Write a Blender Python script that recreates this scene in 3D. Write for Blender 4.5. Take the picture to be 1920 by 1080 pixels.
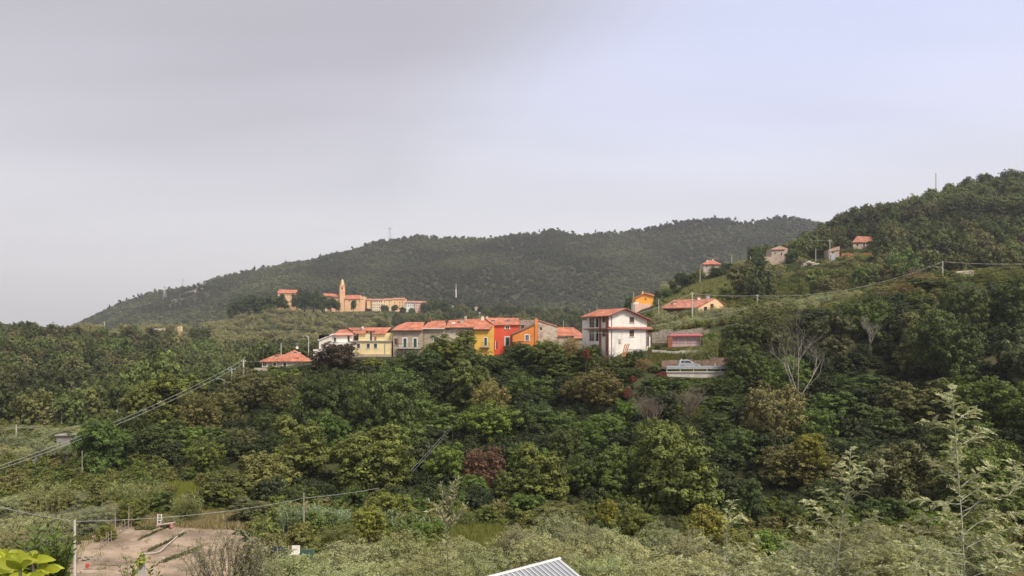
import bpy, bmesh, math, random
import numpy as np
from mathutils import Vector, Matrix

SC = bpy.context.scene
for o in list(bpy.data.objects):
    bpy.data.objects.remove(o)
COL = SC.collection
R = math.radians

# ---------------------------------------------------------------- camera
FP, HZ = 1400.0, 640.0            # focal length in photo pixels, row of the horizon
cam_d = bpy.data.cameras.new('camera')
cam = bpy.data.objects.new('camera', cam_d)
COL.objects.link(cam)
cam.rotation_euler = (R(90), 0, 0)
cam_d.sensor_width = 36.0
cam_d.lens = 36.0 * FP / 1920.0
cam_d.shift_y = (HZ - 540.0) / 1920.0
cam_d.clip_start = 0.1
cam_d.clip_end = 20000
SC.camera = cam

# ---------------------------------------------------------------- sky and sun
SUN_EL, SUN_AZ = R(50), R(138)    # azimuth clockwise from the view direction
wd = bpy.data.worlds.new('World')
SC.world = wd
wd.use_nodes = True
nt = wd.node_tree
nt.nodes.clear()


def N(tree, typ, **kw):
    n = tree.nodes.new(typ)
    for k, v in kw.items():
        setattr(n, k, v)
    return n


def sset(tree, sock, v):
    if isinstance(v, bpy.types.NodeSocket):
        tree.links.new(v, sock)
    else:
        sock.default_value = v


def M_(tree, op, a, b=0.0, c=None, clamp=False):
    n = N(tree, 'ShaderNodeMath', operation=op, use_clamp=clamp)
    sset(tree, n.inputs[0], a)
    sset(tree, n.inputs[1], b)
    if c is not None:
        sset(tree, n.inputs[2], c)
    return n.outputs[0]


def MIX(tree, f, a, b, mode='MIX'):
    n = N(tree, 'ShaderNodeMix', data_type='RGBA', blend_type=mode)
    sset(tree, n.inputs[0], f)
    sset(tree, n.inputs[6], a if not isinstance(a, tuple) else (*a, 1))
    sset(tree, n.inputs[7], b if not isinstance(b, tuple) else (*b, 1))
    return n.outputs[2]


def RANGE(tree, v, a, b, c=0.0, d=1.0, smooth=True):
    n = N(tree, 'ShaderNodeMapRange')
    n.interpolation_type = 'SMOOTHSTEP' if smooth else 'LINEAR'
    sset(tree, n.inputs[0], v)
    for i, x in enumerate((a, b, c, d)):
        sset(tree, n.inputs[1 + i], x)
    return n.outputs[0]


sky = N(nt, 'ShaderNodeTexSky', sky_type='NISHITA', sun_disc=False)
sky.sun_elevation, sky.sun_rotation = SUN_EL, SUN_AZ
sky.air_density, sky.dust_density, sky.ozone_density = 1.0, 2.0, 1.5
tc = N(nt, 'ShaderNodeTexCoord')
sep = N(nt, 'ShaderNodeSeparateXYZ')
nt.links.new(tc.outputs['Generated'], sep.inputs[0])
DX, DY, DZ = sep.outputs
# thin high veil over the whole sky, one lower cloud bank on the left
zz = M_(nt, 'ADD', M_(nt, 'MAXIMUM', DZ, 0.0), 0.18)
cmb = N(nt, 'ShaderNodeCombineXYZ')
sset(nt, cmb.inputs[0], M_(nt, 'DIVIDE', DX, zz))
sset(nt, cmb.inputs[1], M_(nt, 'DIVIDE', DY, zz))
n1 = N(nt, 'ShaderNodeTexNoise')
n1.inputs['Scale'].default_value = 0.55
n1.inputs['Detail'].default_value = 3.5
n1.inputs['Roughness'].default_value = 0.42
nt.links.new(cmb.outputs[0], n1.inputs['Vector'])
n2 = N(nt, 'ShaderNodeTexNoise')
n2.inputs['Scale'].default_value = 0.9
n2.inputs['Detail'].default_value = 3.0
mp = N(nt, 'ShaderNodeMapping')
mp.inputs['Location'].default_value = (7.3, 2.1, 0)
mp.inputs['Scale'].default_value = (0.5, 1.6, 1)
nt.links.new(cmb.outputs[0], mp.inputs[0])
nt.links.new(mp.outputs[0], n2.inputs['Vector'])
veil = MIX(nt, RANGE(nt, DX, -0.35, 0.4), (6.5, 6.3, 6.9), (6.6, 6.8, 8.8))
veil = MIX(nt, RANGE(nt, DZ, 0.05, 0.38), (8.0, 7.4, 7.0), veil)
wisps = RANGE(nt, n2.outputs[0], 0.3, 0.75, 0.93, 1.05)
vv = N(nt, 'ShaderNodeVectorMath', operation='SCALE')
nt.links.new(veil, vv.inputs[0])
nt.links.new(wisps, vv.inputs['Scale'])
base = MIX(nt, 0.74, sky.outputs[0], vv.outputs[0])
edge = M_(nt, 'ADD', M_(nt, 'MULTIPLY', M_(nt, 'MAXIMUM', M_(nt, 'ADD', DX, 0.16), 0.0), 0.7), 0.215)
t = M_(nt, 'SUBTRACT', DZ, edge)
t = M_(nt, 'ADD', t, M_(nt, 'MULTIPLY', M_(nt, 'SUBTRACT', n1.outputs[0], 0.5), 0.16))
bank = RANGE(nt, t, -0.09, 0.15, 0.0, 0.85)
dark = MIX(nt, RANGE(nt, n2.outputs[0], 0.3, 0.7), (3.4, 3.3, 3.7), (4.25, 4.15, 4.65))
leftdim = RANGE(nt, DX, -0.68, 0.1, 0.46, 0.0)
base = MIX(nt, leftdim, base, (5.05, 4.9, 5.25))
full = MIX(nt, bank, base, dark)
bg = N(nt, 'ShaderNodeBackground')
bg.inputs['Strength'].default_value = 0.085
nt.links.new(full, bg.inputs[0])
wo = N(nt, 'ShaderNodeOutputWorld')
nt.links.new(bg.outputs[0], wo.inputs[0])

sl = bpy.data.lights.new('sun', 'SUN')
sl.energy, sl.angle, sl.color = 2.7, R(14), (1.0, 0.92, 0.80)
so = bpy.data.objects.new('sun', sl)
COL.objects.link(so)
sdir = Vector((math.sin(SUN_AZ) * math.cos(SUN_EL), math.cos(SUN_AZ) * math.cos(SUN_EL), math.sin(SUN_EL)))
so.rotation_euler = sdir.to_track_quat('Z', 'Y').to_euler()
so.location = (0, 0, 60)

SC.view_settings.view_transform = 'Standard'
SC.view_settings.look = 'None'
SC.view_settings.exposure = 0.70
SC.view_settings.gamma = 1.0
SC.view_settings.use_curve_mapping = False
SC.render.engine = 'CYCLES'
cy = SC.cycles
cy.max_bounces, cy.diffuse_bounces, cy.glossy_bounces = 5, 3, 2
cy.transmission_bounces, cy.transparent_max_bounces, cy.volume_bounces = 3, 8, 0
cy.use_denoising = True
cy.caustics_reflective = cy.caustics_refractive = False

# ---------------------------------------------------------------- helpers


def P(px, py, d):
    return Vector(((px - 960.0) * d / FP, d, (HZ - py) * d / FP))


def tag(o, label=None, cat=None, group=None, kind=None):
    for k, v in (('label', label), ('category', cat), ('group', group), ('kind', kind)):
        if v:
            o[k] = v
    return o


def empty(name, loc, rz=0.0, parent=None):
    o = bpy.data.objects.new(name, None)
    o.empty_display_size = 0.3
    COL.objects.link(o)
    o.location = loc
    o.rotation_euler = (0, 0, rz)
    o.parent = parent
    return o


def link(name, me, mat=None, parent=None):
    o = bpy.data.objects.new(name, me)
    COL.objects.link(o)
    if mat is not None and not me.materials:
        me.materials.append(mat)
    o.parent = parent
    return o


class MB:
    """collects shapes, then links them as one mesh object"""

    def __init__(s):
        s.v, s.f = [], []

    def poly(s, pts):
        k = len(s.v)
        s.v += [tuple(p) for p in pts]
        s.f.append(tuple(range(k, k + len(pts))))
        return s

    def box(s, a, b, M=None):
        x0, y0, z0 = a
        x1, y1, z1 = b
        c = [(x0, y0, z0), (x1, y0, z0), (x1, y1, z0), (x0, y1, z0), (x0, y0, z1), (x1, y0, z1), (x1, y1, z1), (x0, y1, z1)]
        if M is not None:
            c = [tuple(M @ Vector(p)) for p in c]
        k = len(s.v)
        s.v += c
        s.f += [tuple(k + i for i in q) for q in ((0, 3, 2, 1), (4, 5, 6, 7), (0, 1, 5, 4), (1, 2, 6, 5), (2, 3, 7, 6), (3, 0, 4, 7))]
        return s

    def slab(s, pts, t):
        """polygon thickened downwards by t"""
        k, n = len(s.v), len(pts)
        s.v += [tuple(p) for p in pts] + [(p[0], p[1], p[2] - t) for p in pts]
        s.f.append(tuple(range(k, k + n)))
        s.f.append(tuple(range(k + 2 * n - 1, k + n - 1, -1)))
        for i in range(n):
            j = (i + 1) % n
            s.f.append((k + i, k + n + i, k + n + j, k + j))
        return s

    def tube(s, pts, rad, sides=6, cap=True):
        pts = [Vector(p) for p in pts]
        if not hasattr(rad, '__len__'):
            rad = [rad] * len(pts)
        k = len(s.v)
        for i, p in enumerate(pts):
            t = (pts[min(i + 1, len(pts) - 1)] - pts[max(i - 1, 0)]).normalized()
            a = t.cross(Vector((0, 0, 1)) if abs(t.z) < 0.9 else Vector((1, 0, 0))).normalized()
            b = t.cross(a)
            for j in range(sides):
                an = 2 * math.pi * j / sides
                s.v.append(tuple(p + (a * math.cos(an) + b * math.sin(an)) * rad[i]))
        for i in range(len(pts) - 1):
            for j in range(sides):
                j2 = (j + 1) % sides
                s.f.append((k + i * sides + j, k + i * sides + j2, k + (i + 1) * sides + j2, k + (i + 1) * sides + j))
        if cap:
            s.f.append(tuple(k + j for j in range(sides))[::-1])
            s.f.append(tuple(k + (len(pts) - 1) * sides + j for j in range(sides)))
        return s

    def build(s, name, mat, parent=None, smooth=False, loc=None, fix=True):
        me = bpy.data.meshes.new(name)
        me.from_pydata(s.v, [], s.f)
        if fix:
            bm = bmesh.new()
            bm.from_mesh(me)
            bmesh.ops.recalc_face_normals(bm, faces=bm.faces)
            bm.to_mesh(me)
            bm.free()
        if smooth:
            me.shade_smooth()
        o = link(name, me, mat, parent)
        if loc is not None:
            o.location = loc
        return o


def np_mesh(name, V, nper, attrs=None, smooth=False):
    """V: (n*nper,3) verts, faces of nper consecutive verts"""
    V = np.ascontiguousarray(V, dtype=np.float32)
    n = len(V)
    nf = n // nper
    me = bpy.data.meshes.new(name)
    me.vertices.add(n)
    me.vertices.foreach_set('co', V.ravel())
    me.loops.add(n)
    me.loops.foreach_set('vertex_index', np.arange(n, dtype=np.int32))
    me.polygons.add(nf)
    me.polygons.foreach_set('loop_start', np.arange(0, n, nper, dtype=np.int32))
    for k, a in (attrs or {}).items():
        at = me.attributes.new(k, 'FLOAT', 'FACE')
        at.data.foreach_set('value', np.asarray(a, dtype=np.float32))
    me.update(calc_edges=True)
    if not smooth:
        me.shade_flat()
    return me


def grid_mesh(name, G):
    """G: (a,b,3) array of points -> smooth sheet"""
    a, b, _ = G.shape
    me = bpy.data.meshes.new(name)
    idx = np.arange(a * b).reshape(a, b)
    q = np.stack([idx[:-1, :-1], idx[:-1, 1:], idx[1:, 1:], idx[1:, :-1]], -1).reshape(-1, 4)
    me.vertices.add(a * b)
    me.vertices.foreach_set('co', np.ascontiguousarray(G, dtype=np.float32).ravel())
    me.loops.add(q.size)
    me.loops.foreach_set('vertex_index', q.astype(np.int32).ravel())
    me.polygons.add(len(q))
    me.polygons.foreach_set('loop_start', np.arange(0, q.size, 4, dtype=np.int32))
    me.update(calc_edges=True)
    me.shade_smooth()
    return me


# ---------------------------------------------------------------- materials
MATS = {}
PLAST = ('render',)


def mat(name, col, rough=0.8, var=0.15, scale=1.5, bump=0.0, bscale=8.0, col2=None, spec=0.3, metal=0.0, stain=0.0, coords='Object'):
    if name in MATS:
        return MATS[name]
    m = bpy.data.materials.new(name)
    m.use_nodes = True
    t = m.node_tree
    b = t.nodes['Principled BSDF']
    tc = N(t, 'ShaderNodeTexCoord')
    nz = N(t, 'ShaderNodeTexNoise')
    nz.inputs['Scale'].default_value = scale
    nz.inputs['Detail'].default_value = 6
    nz.inputs['Roughness'].default_value = 0.6
    t.links.new(tc.outputs[coords], nz.inputs['Vector'])
    f = RANGE(t, nz.outputs[0], 0.32, 0.68)
    lo = tuple(c * (1 - var) for c in col)
    hi = col2 if col2 else tuple(min(1, c * (1 + var)) for c in col)
    c = MIX(t, f, lo, hi)
    if stain:
        mpn = N(t, 'ShaderNodeMapping')
        mpn.inputs['Scale'].default_value = (0.75, 0.75, 0.13)
        t.links.new(tc.outputs[coords], mpn.inputs[0])
        ns = N(t, 'ShaderNodeTexNoise')
        ns.inputs['Scale'].default_value = 1.3
        ns.inputs['Detail'].default_value = 5
        t.links.new(mpn.outputs[0], ns.inputs['Vector'])
        c = MIX(t, RANGE(t, ns.outputs[0], 0.48, 0.74, 0, min(1, stain * 1.7)), c, tuple(x * 0.55 + 0.03 for x in col))
        nf = N(t, 'ShaderNodeTexNoise')
        nf.inputs['Scale'].default_value = 0.55
        nf.inputs['Detail'].default_value = 9
        nf.inputs['Roughness'].default_value = 0.7
        t.links.new(tc.outputs[coords], nf.inputs['Vector'])
        c = MIX(t, RANGE(t, nf.outputs[0], 0.52, 0.66, 0, stain * 1.3), c, tuple(x * 0.72 + 0.12 for x in col))
    t.links.new(c, b.inputs['Base Color'])
    b.inputs['Roughness'].default_value = rough
    b.inputs['Metallic'].default_value = metal
    b.inputs['Specular IOR Level'].default_value = spec
    if bump:
        nb = N(t, 'ShaderNodeTexNoise')
        nb.inputs['Scale'].default_value = bscale
        nb.inputs['Detail'].default_value = 5
        t.links.new(tc.outputs[coords], nb.inputs['Vector'])
        bp = N(t, 'ShaderNodeBump')
        bp.inputs['Strength'].default_value = bump
        bp.inputs['Distance'].default_value = 0.1
        t.links.new(nb.outputs[0], bp.inputs['Height'])
        t.links.new(bp.outputs[0], b.inputs['Normal'])
    MATS[name] = m
    return m


def tile_mat(name, col, axis=0):
    """fired clay roof: rows of tiles, weathered patches"""
    if name in MATS:
        return MATS[name]
    m = mat(name, col, 0.85, 0.22, 0.45, spec=0.15)
    t = m.node_tree
    b = t.nodes['Principled BSDF']
    tc = N(t, 'ShaderNodeTexCoord')
    src = b.inputs['Base Color'].links[0].from_socket
    vo = N(t, 'ShaderNodeTexVoronoi')
    vo.inputs['Scale'].default_value = 2.6
    t.links.new(tc.outputs['Object'], vo.inputs['Vector'])
    sp = N(t, 'ShaderNodeSeparateColor')
    t.links.new(vo.outputs['Color'], sp.inputs[0])
    vs = N(t, 'ShaderNodeVectorMath', operation='SCALE')
    t.links.new(src, vs.inputs[0])
    t.links.new(RANGE(t, sp.outputs[0], 0, 1, 0.72, 1.16, False), vs.inputs['Scale'])
    ns = N(t, 'ShaderNodeTexNoise')
    ns.inputs['Scale'].default_value = 0.7
    ns.inputs['Detail'].default_value = 8
    t.links.new(tc.outputs['Object'], ns.inputs['Vector'])
    c = MIX(t, RANGE(t, ns.outputs[0], 0.55, 0.8, 0, 0.22), vs.outputs[0], tuple(0.35 * x + 0.06 for x in col))
    t.links.new(c, b.inputs['Base Color'])
    wv = N(t, 'ShaderNodeTexWave', wave_type='BANDS', bands_direction='X' if axis == 0 else 'Y')
    wv.inputs['Scale'].default_value = 1.25
    t.links.new(tc.outputs['Object'], wv.inputs['Vector'])
    bp = N(t, 'ShaderNodeBump')
    bp.inputs['Strength'].default_value = 0.6
    bp.inputs['Distance'].default_value = 0.08
    t.links.new(wv.outputs[0], bp.inputs['Height'])
    t.links.new(bp.outputs[0], b.inputs['Normal'])
    return m


def stone_mat(name, cols, scale=2.2, mortar=(0.3, 0.27, 0.22)):
    """rubble masonry too far off to pick out single stones"""
    if name in MATS:
        return MATS[name]
    m = mat(name, cols[0], 0.9, 0.25, 0.8, bump=0.4, bscale=5)
    t = m.node_tree
    b = t.nodes['Principled BSDF']
    tc = N(t, 'ShaderNodeTexCoord')
    mpn = N(t, 'ShaderNodeMapping')
    mpn.inputs['Scale'].default_value = (1, 1, 1.7)
    t.links.new(tc.outputs['Object'], mpn.inputs[0])
    v1 = N(t, 'ShaderNodeTexVoronoi')
    v1.inputs['Scale'].default_value = scale
    v2 = N(t, 'ShaderNodeTexVoronoi', feature='DISTANCE_TO_EDGE')
    v2.inputs['Scale'].default_value = scale
    for v in (v1, v2):
        t.links.new(mpn.outputs[0], v.inputs['Vector'])
    sp = N(t, 'ShaderNodeSeparateColor')
    t.links.new(v1.outputs['Color'], sp.inputs[0])
    c = MIX(t, sp.outputs[0], cols[0], cols[1])
    c = MIX(t, RANGE(t, sp.outputs[1], 0.6, 0.9, 0, 0.7), c, cols[2])
    nz = N(t, 'ShaderNodeTexNoise')
    nz.inputs['Scale'].default_value = 0.35
    nz.inputs['Detail'].default_value = 7
    t.links.new(tc.outputs['Object'], nz.inputs['Vector'])
    c = MIX(t, RANGE(t, nz.outputs[0], 0.45, 0.65, 0, 0.55), c, mortar)
    c = MIX(t, RANGE(t, v2.outputs[0], 0.0, 0.06, 0.75, 0.0), c, mortar)
    t.links.new(c, b.inputs['Base Color'])
    return m


def leaf_mat(name, col=None, ramp=None, rough=0.55, trans=0.22, spread=0.5, spec=0.25, patch=0.0):
    """leaf: colour of the object (or a ramp over instances), varied from spray to spray"""
    if name in MATS:
        return MATS[name]
    m = bpy.data.materials.new(name)
    m.use_nodes = True
    t = m.node_tree
    b = t.nodes['Principled BSDF']
    out = t.nodes['Material Output']
    oi = N(t, 'ShaderNodeObjectInfo')
    if ramp:
        rp = N(t, 'ShaderNodeValToRGB')
        el = rp.color_ramp.elements
        while len(el) < len(ramp):
            el.new(0.5)
        for i, c in enumerate(ramp):
            el[i].position = i / (len(ramp) - 1)
            el[i].color = (c[0] * 1.42, c[1] * 1.36, c[2] * 1.2, 1)
        t.links.new(oi.outputs['Random'], rp.inputs[0])
        c = rp.outputs[0]
        if patch:
            ge = N(t, 'ShaderNodeNewGeometry')
            pn = N(t, 'ShaderNodeTexNoise')
            pn.inputs['Scale'].default_value = patch
            pn.inputs['Detail'].default_value = 4
            t.links.new(ge.outputs['Position'], pn.inputs['Vector'])
            pv = N(t, 'ShaderNodeVectorMath', operation='SCALE')
            t.links.new(c, pv.inputs[0])
            t.links.new(RANGE(t, pn.outputs[0], 0.33, 0.67, 0.55, 1.5), pv.inputs['Scale'])
            c = pv.outputs[0]
    elif col:
        rgb = N(t, 'ShaderNodeRGB')
        rgb.outputs[0].default_value = (*col, 1)
        c = rgb.outputs[0]
    else:
        c = oi.outputs['Color']
    at = N(t, 'ShaderNodeAttribute', attribute_name='tint')
    f = RANGE(t, at.outputs['Fac'], 0, 1, 1 - spread, 1 + spread, False)
    vs = N(t, 'ShaderNodeVectorMath', operation='SCALE')
    t.links.new(c, vs.inputs[0])
    t.links.new(f, vs.inputs['Scale'])
    a2 = N(t, 'ShaderNodeAttribute', attribute_name='hue')
    warm = N(t, 'ShaderNodeVectorMath', operation='MULTIPLY')
    t.links.new(vs.outputs[0], warm.inputs[0])
    warm.inputs[1].default_value = (1.16, 1.02, 0.78)
    c = MIX(t, a2.outputs['Fac'], vs.outputs[0], warm.outputs[0])
    t.links.new(c, b.inputs['Base Color'])
    b.inputs['Roughness'].default_value = rough
    b.inputs['Specular IOR Level'].default_value = spec
    tr = N(t, 'ShaderNodeBsdfTranslucent')
    wy = N(t, 'ShaderNodeVectorMath', operation='MULTIPLY')
    t.links.new(c, wy.inputs[0])
    wy.inputs[1].default_value = (1.1, 1.25, 0.6)
    t.links.new(wy.outputs[0], tr.inputs[0])
    mx = N(t, 'ShaderNodeMixShader')
    mx.inputs[0].default_value = trans
    t.links.new(b.outputs[0], mx.inputs[1])
    t.links.new(tr.outputs[0], mx.inputs[2])
    t.links.new(mx.outputs[0], out.inputs[0])
    MATS[name] = m
    return m


# ---------------------------------------------------------------- terrain
# rows: distance -> (photo column, height over the eye); heights run on beyond the frame
ROWS = [
    (0, [(-600, -1.65), (2500, -1.65)]),
    (3, [(-600, -1.9), (960, -1.8), (2500, -1.6)]),
    (10, [(-600, -5.5), (1200, -5), (1450, -4.2), (1600, -4.0), (1700, -3.6), (1920, -3.25), (2500, -3.0)]),
    (20, [(-600, -11), (0, -10), (600, -9), (1400, -8.7), (1700, -7.6), (2500, -6)]),
    (35, [(-600, -15.5), (400, -14.5), (600, -13.2), (1400, -12.5), (2500, -10)]),
    (50, [(-600, -18), (400, -17.6), (600, -16.2), (1900, -15.6), (2500, -14)]),
    (65, [(-600, -18.4), (400, -18.2), (600, -18), (1000, -18.6), (1500, -19), (2500, -17)]),
    (80, [(-600, -19), (450, -18.7), (600, -19), (800, -19.6), (1200, -21.4), (1600, -21), (2500, -18)]),
    (95, [(-600, -20), (200, -20.5), (600, -22), (1200, -22.5), (1400, -22), (1600, -21.5), (1920, -18.5), (2500, -15)]),
    (110, [(-600, -20.5), (200, -20.5), (400, -20), (1200, -20), (1400, -18.6), (1600, -16.8), (1920, -13.5), (2500, -9)]),
    (130, [(-600, -21), (150, -21), (260, -19), (400, -17), (900, -16), (1100, -14.5), (1250, -12), (1400, -10.5), (1600, -8.8), (1920, -6), (2500, -2)]),
    (138, [(-600, -21), (150, -21), (260, -18), (400, -16), (900, -14.5), (1100, -12), (1200, -7.0), (1250, -6.6), (1390, -6.4), (1500, -5.4), (1700, -4.6), (2500, 1)]),
    (146, [(-600, -21), (150, -20.5), (300, -16.5), (480, -13.5), (900, -12.4), (1000, -11.5), (1100, -7.5), (1200, -5.5), (1390, -5.4), (1500, -1.2), (1700, 0.5), (2500, 5)]),
    (152, [(-600, -21), (150, -20.5), (300, -15.5), (480, -11), (900, -10), (1000, -8.2), (1090, -4), (1140, -2.4), (1225, -2.0), (1340, -1.5), (1390, -0.8), (1500, 2), (2500, 8)]),
    (160, [(-600, -21), (150, -20.5), (300, -14.5), (450, -10), (560, -7), (900, -6), (1000, -5), (1100, -2.7), (1200, -1), (1330, -0.8), (1400, 1.6), (1500, 4.5), (1700, 6.5), (2500, 11)]),
    (168, [(-600, -21), (150, -20.5), (300, -14), (450, -9), (520, -6.2), (620, -4), (1000, -3.2), (1100, -2.4), (1200, 1.6), (1400, 3.6), (1500, 5.0), (1600, 6.6), (1700, 9.0), (2500, 14)]),
    (190, [(-600, -20.5), (150, -20.5), (350, -14), (520, -6), (600, -3.6), (1000, -2.8), (1100, -1.6), (1200, 2.4), (1400, 6.4), (1500, 7.0), (1600, 10.0), (1700, 14.2), (1750, 16.2), (2500, 21)]),
    (220, [(-600, -18), (200, -20), (400, -16), (600, -7), (1000, -5), (1120, -1), (1200, 6), (1400, 10), (1500, 11), (1600, 14), (1750, 18), (2500, 24)]),
    (260, [(-600, -13), (0, -14), (200, -17), (420, -17), (600, -11), (1000, -7), (1120, 0), (1200, 10.4), (1300, 14), (1400, 17), (1600, 20), (2500, 30)]),
    (300, [(-600, -8), (0, -9), (200, -12), (420, -16), (600, -12), (1050, -8), (1130, 2), (1200, 13.5), (1300, 21), (1400, 26), (1600, 32), (1920, 37), (2500, 45)]),
    (340, [(-600, -3), (0, -3), (200, -7), (420, -14), (600, -12), (1050, -8), (1130, -2), (1200, 10), (1290, 27), (1350, 32), (1400, 34), (1560, 39), (1600, 40.5), (1650, 42), (1920, 55), (2500, 65)]),
    (400, [(-600, 6), (0, 5), (200, 0), (420, -9), (600, -8), (1050, -7), (1180, 0), (1300, 24), (1400, 33), (1450, 41), (1600, 60), (1920, 78), (2500, 92)]),
    (450, [(-600, 13), (0, 11), (60, 8.5), (200, 5.5), (420, -4), (600, -4), (1050, -5), (1200, 0), (1330, 16), (1400, 28), (1460, 44), (1550, 63), (1600, 74), (1680, 77), (1750, 84), (1850, 96), (1920, 97), (2500, 118)]),
    (500, [(-600, 8), (0, 6), (200, 7.2), (330, 7), (430, 1), (600, 2), (800, 0), (1050, -3), (1200, 0), (1400, 18), (1600, 66), (1920, 98), (2500, 120)]),
    (600, [(-600, 0), (0, 0), (200, 4), (330, 9.5), (430, 9), (500, 15), (600, 16), (800, 12), (1050, 8), (1200, 6), (1400, 14), (1600, 45), (1920, 85), (2500, 110)]),
    (680, [(-600, 0), (200, 2), (330, 6), (420, 14), (480, 27), (600, 26), (800, 25), (1000, 26), (1150, 18), (1400, 18), (1600, 40), (2500, 90)]),
    (760, [(-600, -5), (200, 0), (400, 6), (500, 27), (600, 31), (800, 31), (1000, 28), (1150, 20), (1400, 22), (1600, 50), (2500, 90)]),
    (900, [(-600, -20), (200, -10), (450, 2), (600, 14), (1000, 15), (1400, 30), (2500, 80)]),
    (1100, [(-600, -25), (120, -20), (250, 10), (400, 34), (600, 48), (1000, 52), (1400, 62), (2500, 90)]),
    (1300, [(-600, -25), (110, -20), (250, 42), (400, 74), (600, 108), (1000, 128), (1400, 142), (2500, 140)]),
    (1500, [(-600, -25), (80, -15), (130, 24), (200, 60), (280, 94), (380, 112), (410, 128), (520, 150), (640, 174), (700, 195), (780, 208), (900, 204), (1000, 216), (1040, 222), (1085, 210), (1180, 216), (1270, 236), (1350, 246), (1395, 236), (1410, 236), (1470, 250), (1540, 236), (1700, 240), (2500, 240)]),
    (1800, [(-600, -30), (130, 0), (400, 60), (800, 120), (1400, 150), (2500, 160)]),
    (2600, [(-600, -40), (2500, -10)]),
    (4500, [(-600, -60), (2500, -60)]),
]
RD = np.array([r[0] for r in ROWS], float)
rng0 = np.random.default_rng(5)
NO = rng0.uniform(0, 6.28, (8, 4))


def wob(X, Y, L):
    s = 0
    for k in range(4):
        a = NO[k]
        s = s + np.sin(X / L * (1 + .37 * k) * math.cos(a[0]) + Y / L * (1 + .37 * k) * math.sin(a[0]) + a[1]) * np.sin(Y / L * (.8 + .5 * k) * math.cos(a[2]) - X / L * (.8 + .5 * k) * math.sin(a[2]) + a[3])
    return s / 2.5


def ZT(X, Y):
    X, Y = np.atleast_1d(np.asarray(X, float)), np.atleast_1d(np.asarray(Y, float))
    Yc = np.maximum(Y, 0.0)
    px = np.clip(960 + FP * X / np.maximum(Yc, 3.0), -600, 2500)
    z = np.zeros_like(X)
    tabs = [np.interp(px, [p for p, _ in r[1]], [v for _, v in r[1]]) for r in ROWS]
    i = np.clip(np.searchsorted(RD, Yc, 'right') - 1, 0, len(RD) - 2)
    T = np.stack(tabs)
    k = np.arange(len(X))
    f = (Yc - RD[i]) / (RD[i + 1] - RD[i])
    z = T[i, k] * (1 - f) + T[i + 1, k] * f
    z = z + wob(X, Y, 9) * 0.35 * np.clip((Yc - 15) / 60, 0, 1)
    z = z + wob(X, Y, 45) * 2.2 * np.clip((Yc - 370) / 100, 0, 1) + wob(X + 91, Y, 140) * 20 * np.clip((Yc - 950) / 300, 0, 1) * np.clip((1480 - Yc) / 150, 0, 1)
    return z


def zt(x, y):
    return float(ZT(x, y)[0])


def ground_mat():
    m = mat('ground_earth_and_grass', (0.052, 0.056, 0.024), 0.95, 0.35, 0.08, bump=0.5, bscale=1.2, coords='Object', spec=0.1)
    t = m.node_tree
    b = t.nodes['Principled BSDF']
    tc = N(t, 'ShaderNodeTexCoord')
    src = b.inputs['Base Color'].links[0].from_socket
    a = N(t, 'ShaderNodeTexNoise')
    a.inputs['Scale'].default_value = 0.035
    a.inputs['Detail'].default_value = 9
    t.links.new(tc.outputs['Object'], a.inputs['Vector'])
    c = MIX(t, RANGE(t, a.outputs[0], 0.5, 0.66, 0, 0.75), src, (0.075, 0.066, 0.034))
    f = N(t, 'ShaderNodeTexNoise')
    f.inputs['Scale'].default_value = 1.1
    f.inputs['Detail'].default_value = 9
    f.inputs['Roughness'].default_value = 0.75
    t.links.new(tc.outputs['Object'], f.inputs['Vector'])
    c = MIX(t, RANGE(t, f.outputs[0], 0.5, 0.7, 0, 0.6), c, (0.03, 0.036, 0.015))
    t.links.new(c, b.inputs['Base Color'])
    return m


GROUND = ground_mat()
us = np.linspace(-1.35, 1.35, 361)
ds = np.concatenate([np.linspace(-14, 2, 9), np.geomspace(3, 130, 70), np.linspace(131, 200, 60), np.geomspace(202, 2600, 150), np.geomspace(2800, 4500, 6)])
UU, DD = np.meshgrid(us, ds, indexing='xy')
XX = UU * (DD + 15)
ZZ = ZT(XX.ravel(), DD.ravel()).reshape(XX.shape)
tag(link('ground', grid_mesh('ground', np.stack([XX, DD, ZZ], -1)), GROUND), kind='structure')

# ---------------------------------------------------------------- buildings
WHITE = mat('white_render', (0.80, 0.74, 0.66), 0.85, 0.07, 0.5, stain=0.22)
CREAM = mat('cream_render', (0.82, 0.62, 0.36), 0.85, 0.08, 0.5, stain=0.2)
PALEY = mat('pale_yellow_render', (0.82, 0.66, 0.34), 0.85, 0.08, 0.5, stain=0.2)
YELLOW = mat('yellow_render', (0.78, 0.46, 0.09), 0.85, 0.12, 0.3, stain=0.34)
RED = mat('red_render', (0.68, 0.105, 0.055), 0.85, 0.12, 0.3, stain=0.3)
ORANGE = mat('orange_render', (0.77, 0.26, 0.06), 0.85, 0.12, 0.3, stain=0.3)
PEACH = mat('peach_render', (0.86, 0.54, 0.30), 0.85, 0.08, 0.2, stain=0.2)
PINK = mat('pink_render', (0.80, 0.50, 0.40), 0.85, 0.08, 0.2, stain=0.2)
BEIGE = mat('beige_render', (0.50, 0.42, 0.32), 0.9, 0.15, 0.5, stain=0.35)
BROWNRED = mat('brown_red_paint', (0.29, 0.115, 0.09), 0.7, 0.1, 1.0)
STONE = stone_mat('grey_brown_masonry', [(0.38, 0.30, 0.22), (0.46, 0.37, 0.27), (0.27, 0.22, 0.17)], 2.4, (0.40, 0.33, 0.25))
STONE2 = stone_mat('pale_rubble_masonry', [(0.62, 0.52, 0.40), (0.42, 0.30, 0.22), (0.30, 0.22, 0.18)], 1.5, (0.66, 0.58, 0.48))
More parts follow.
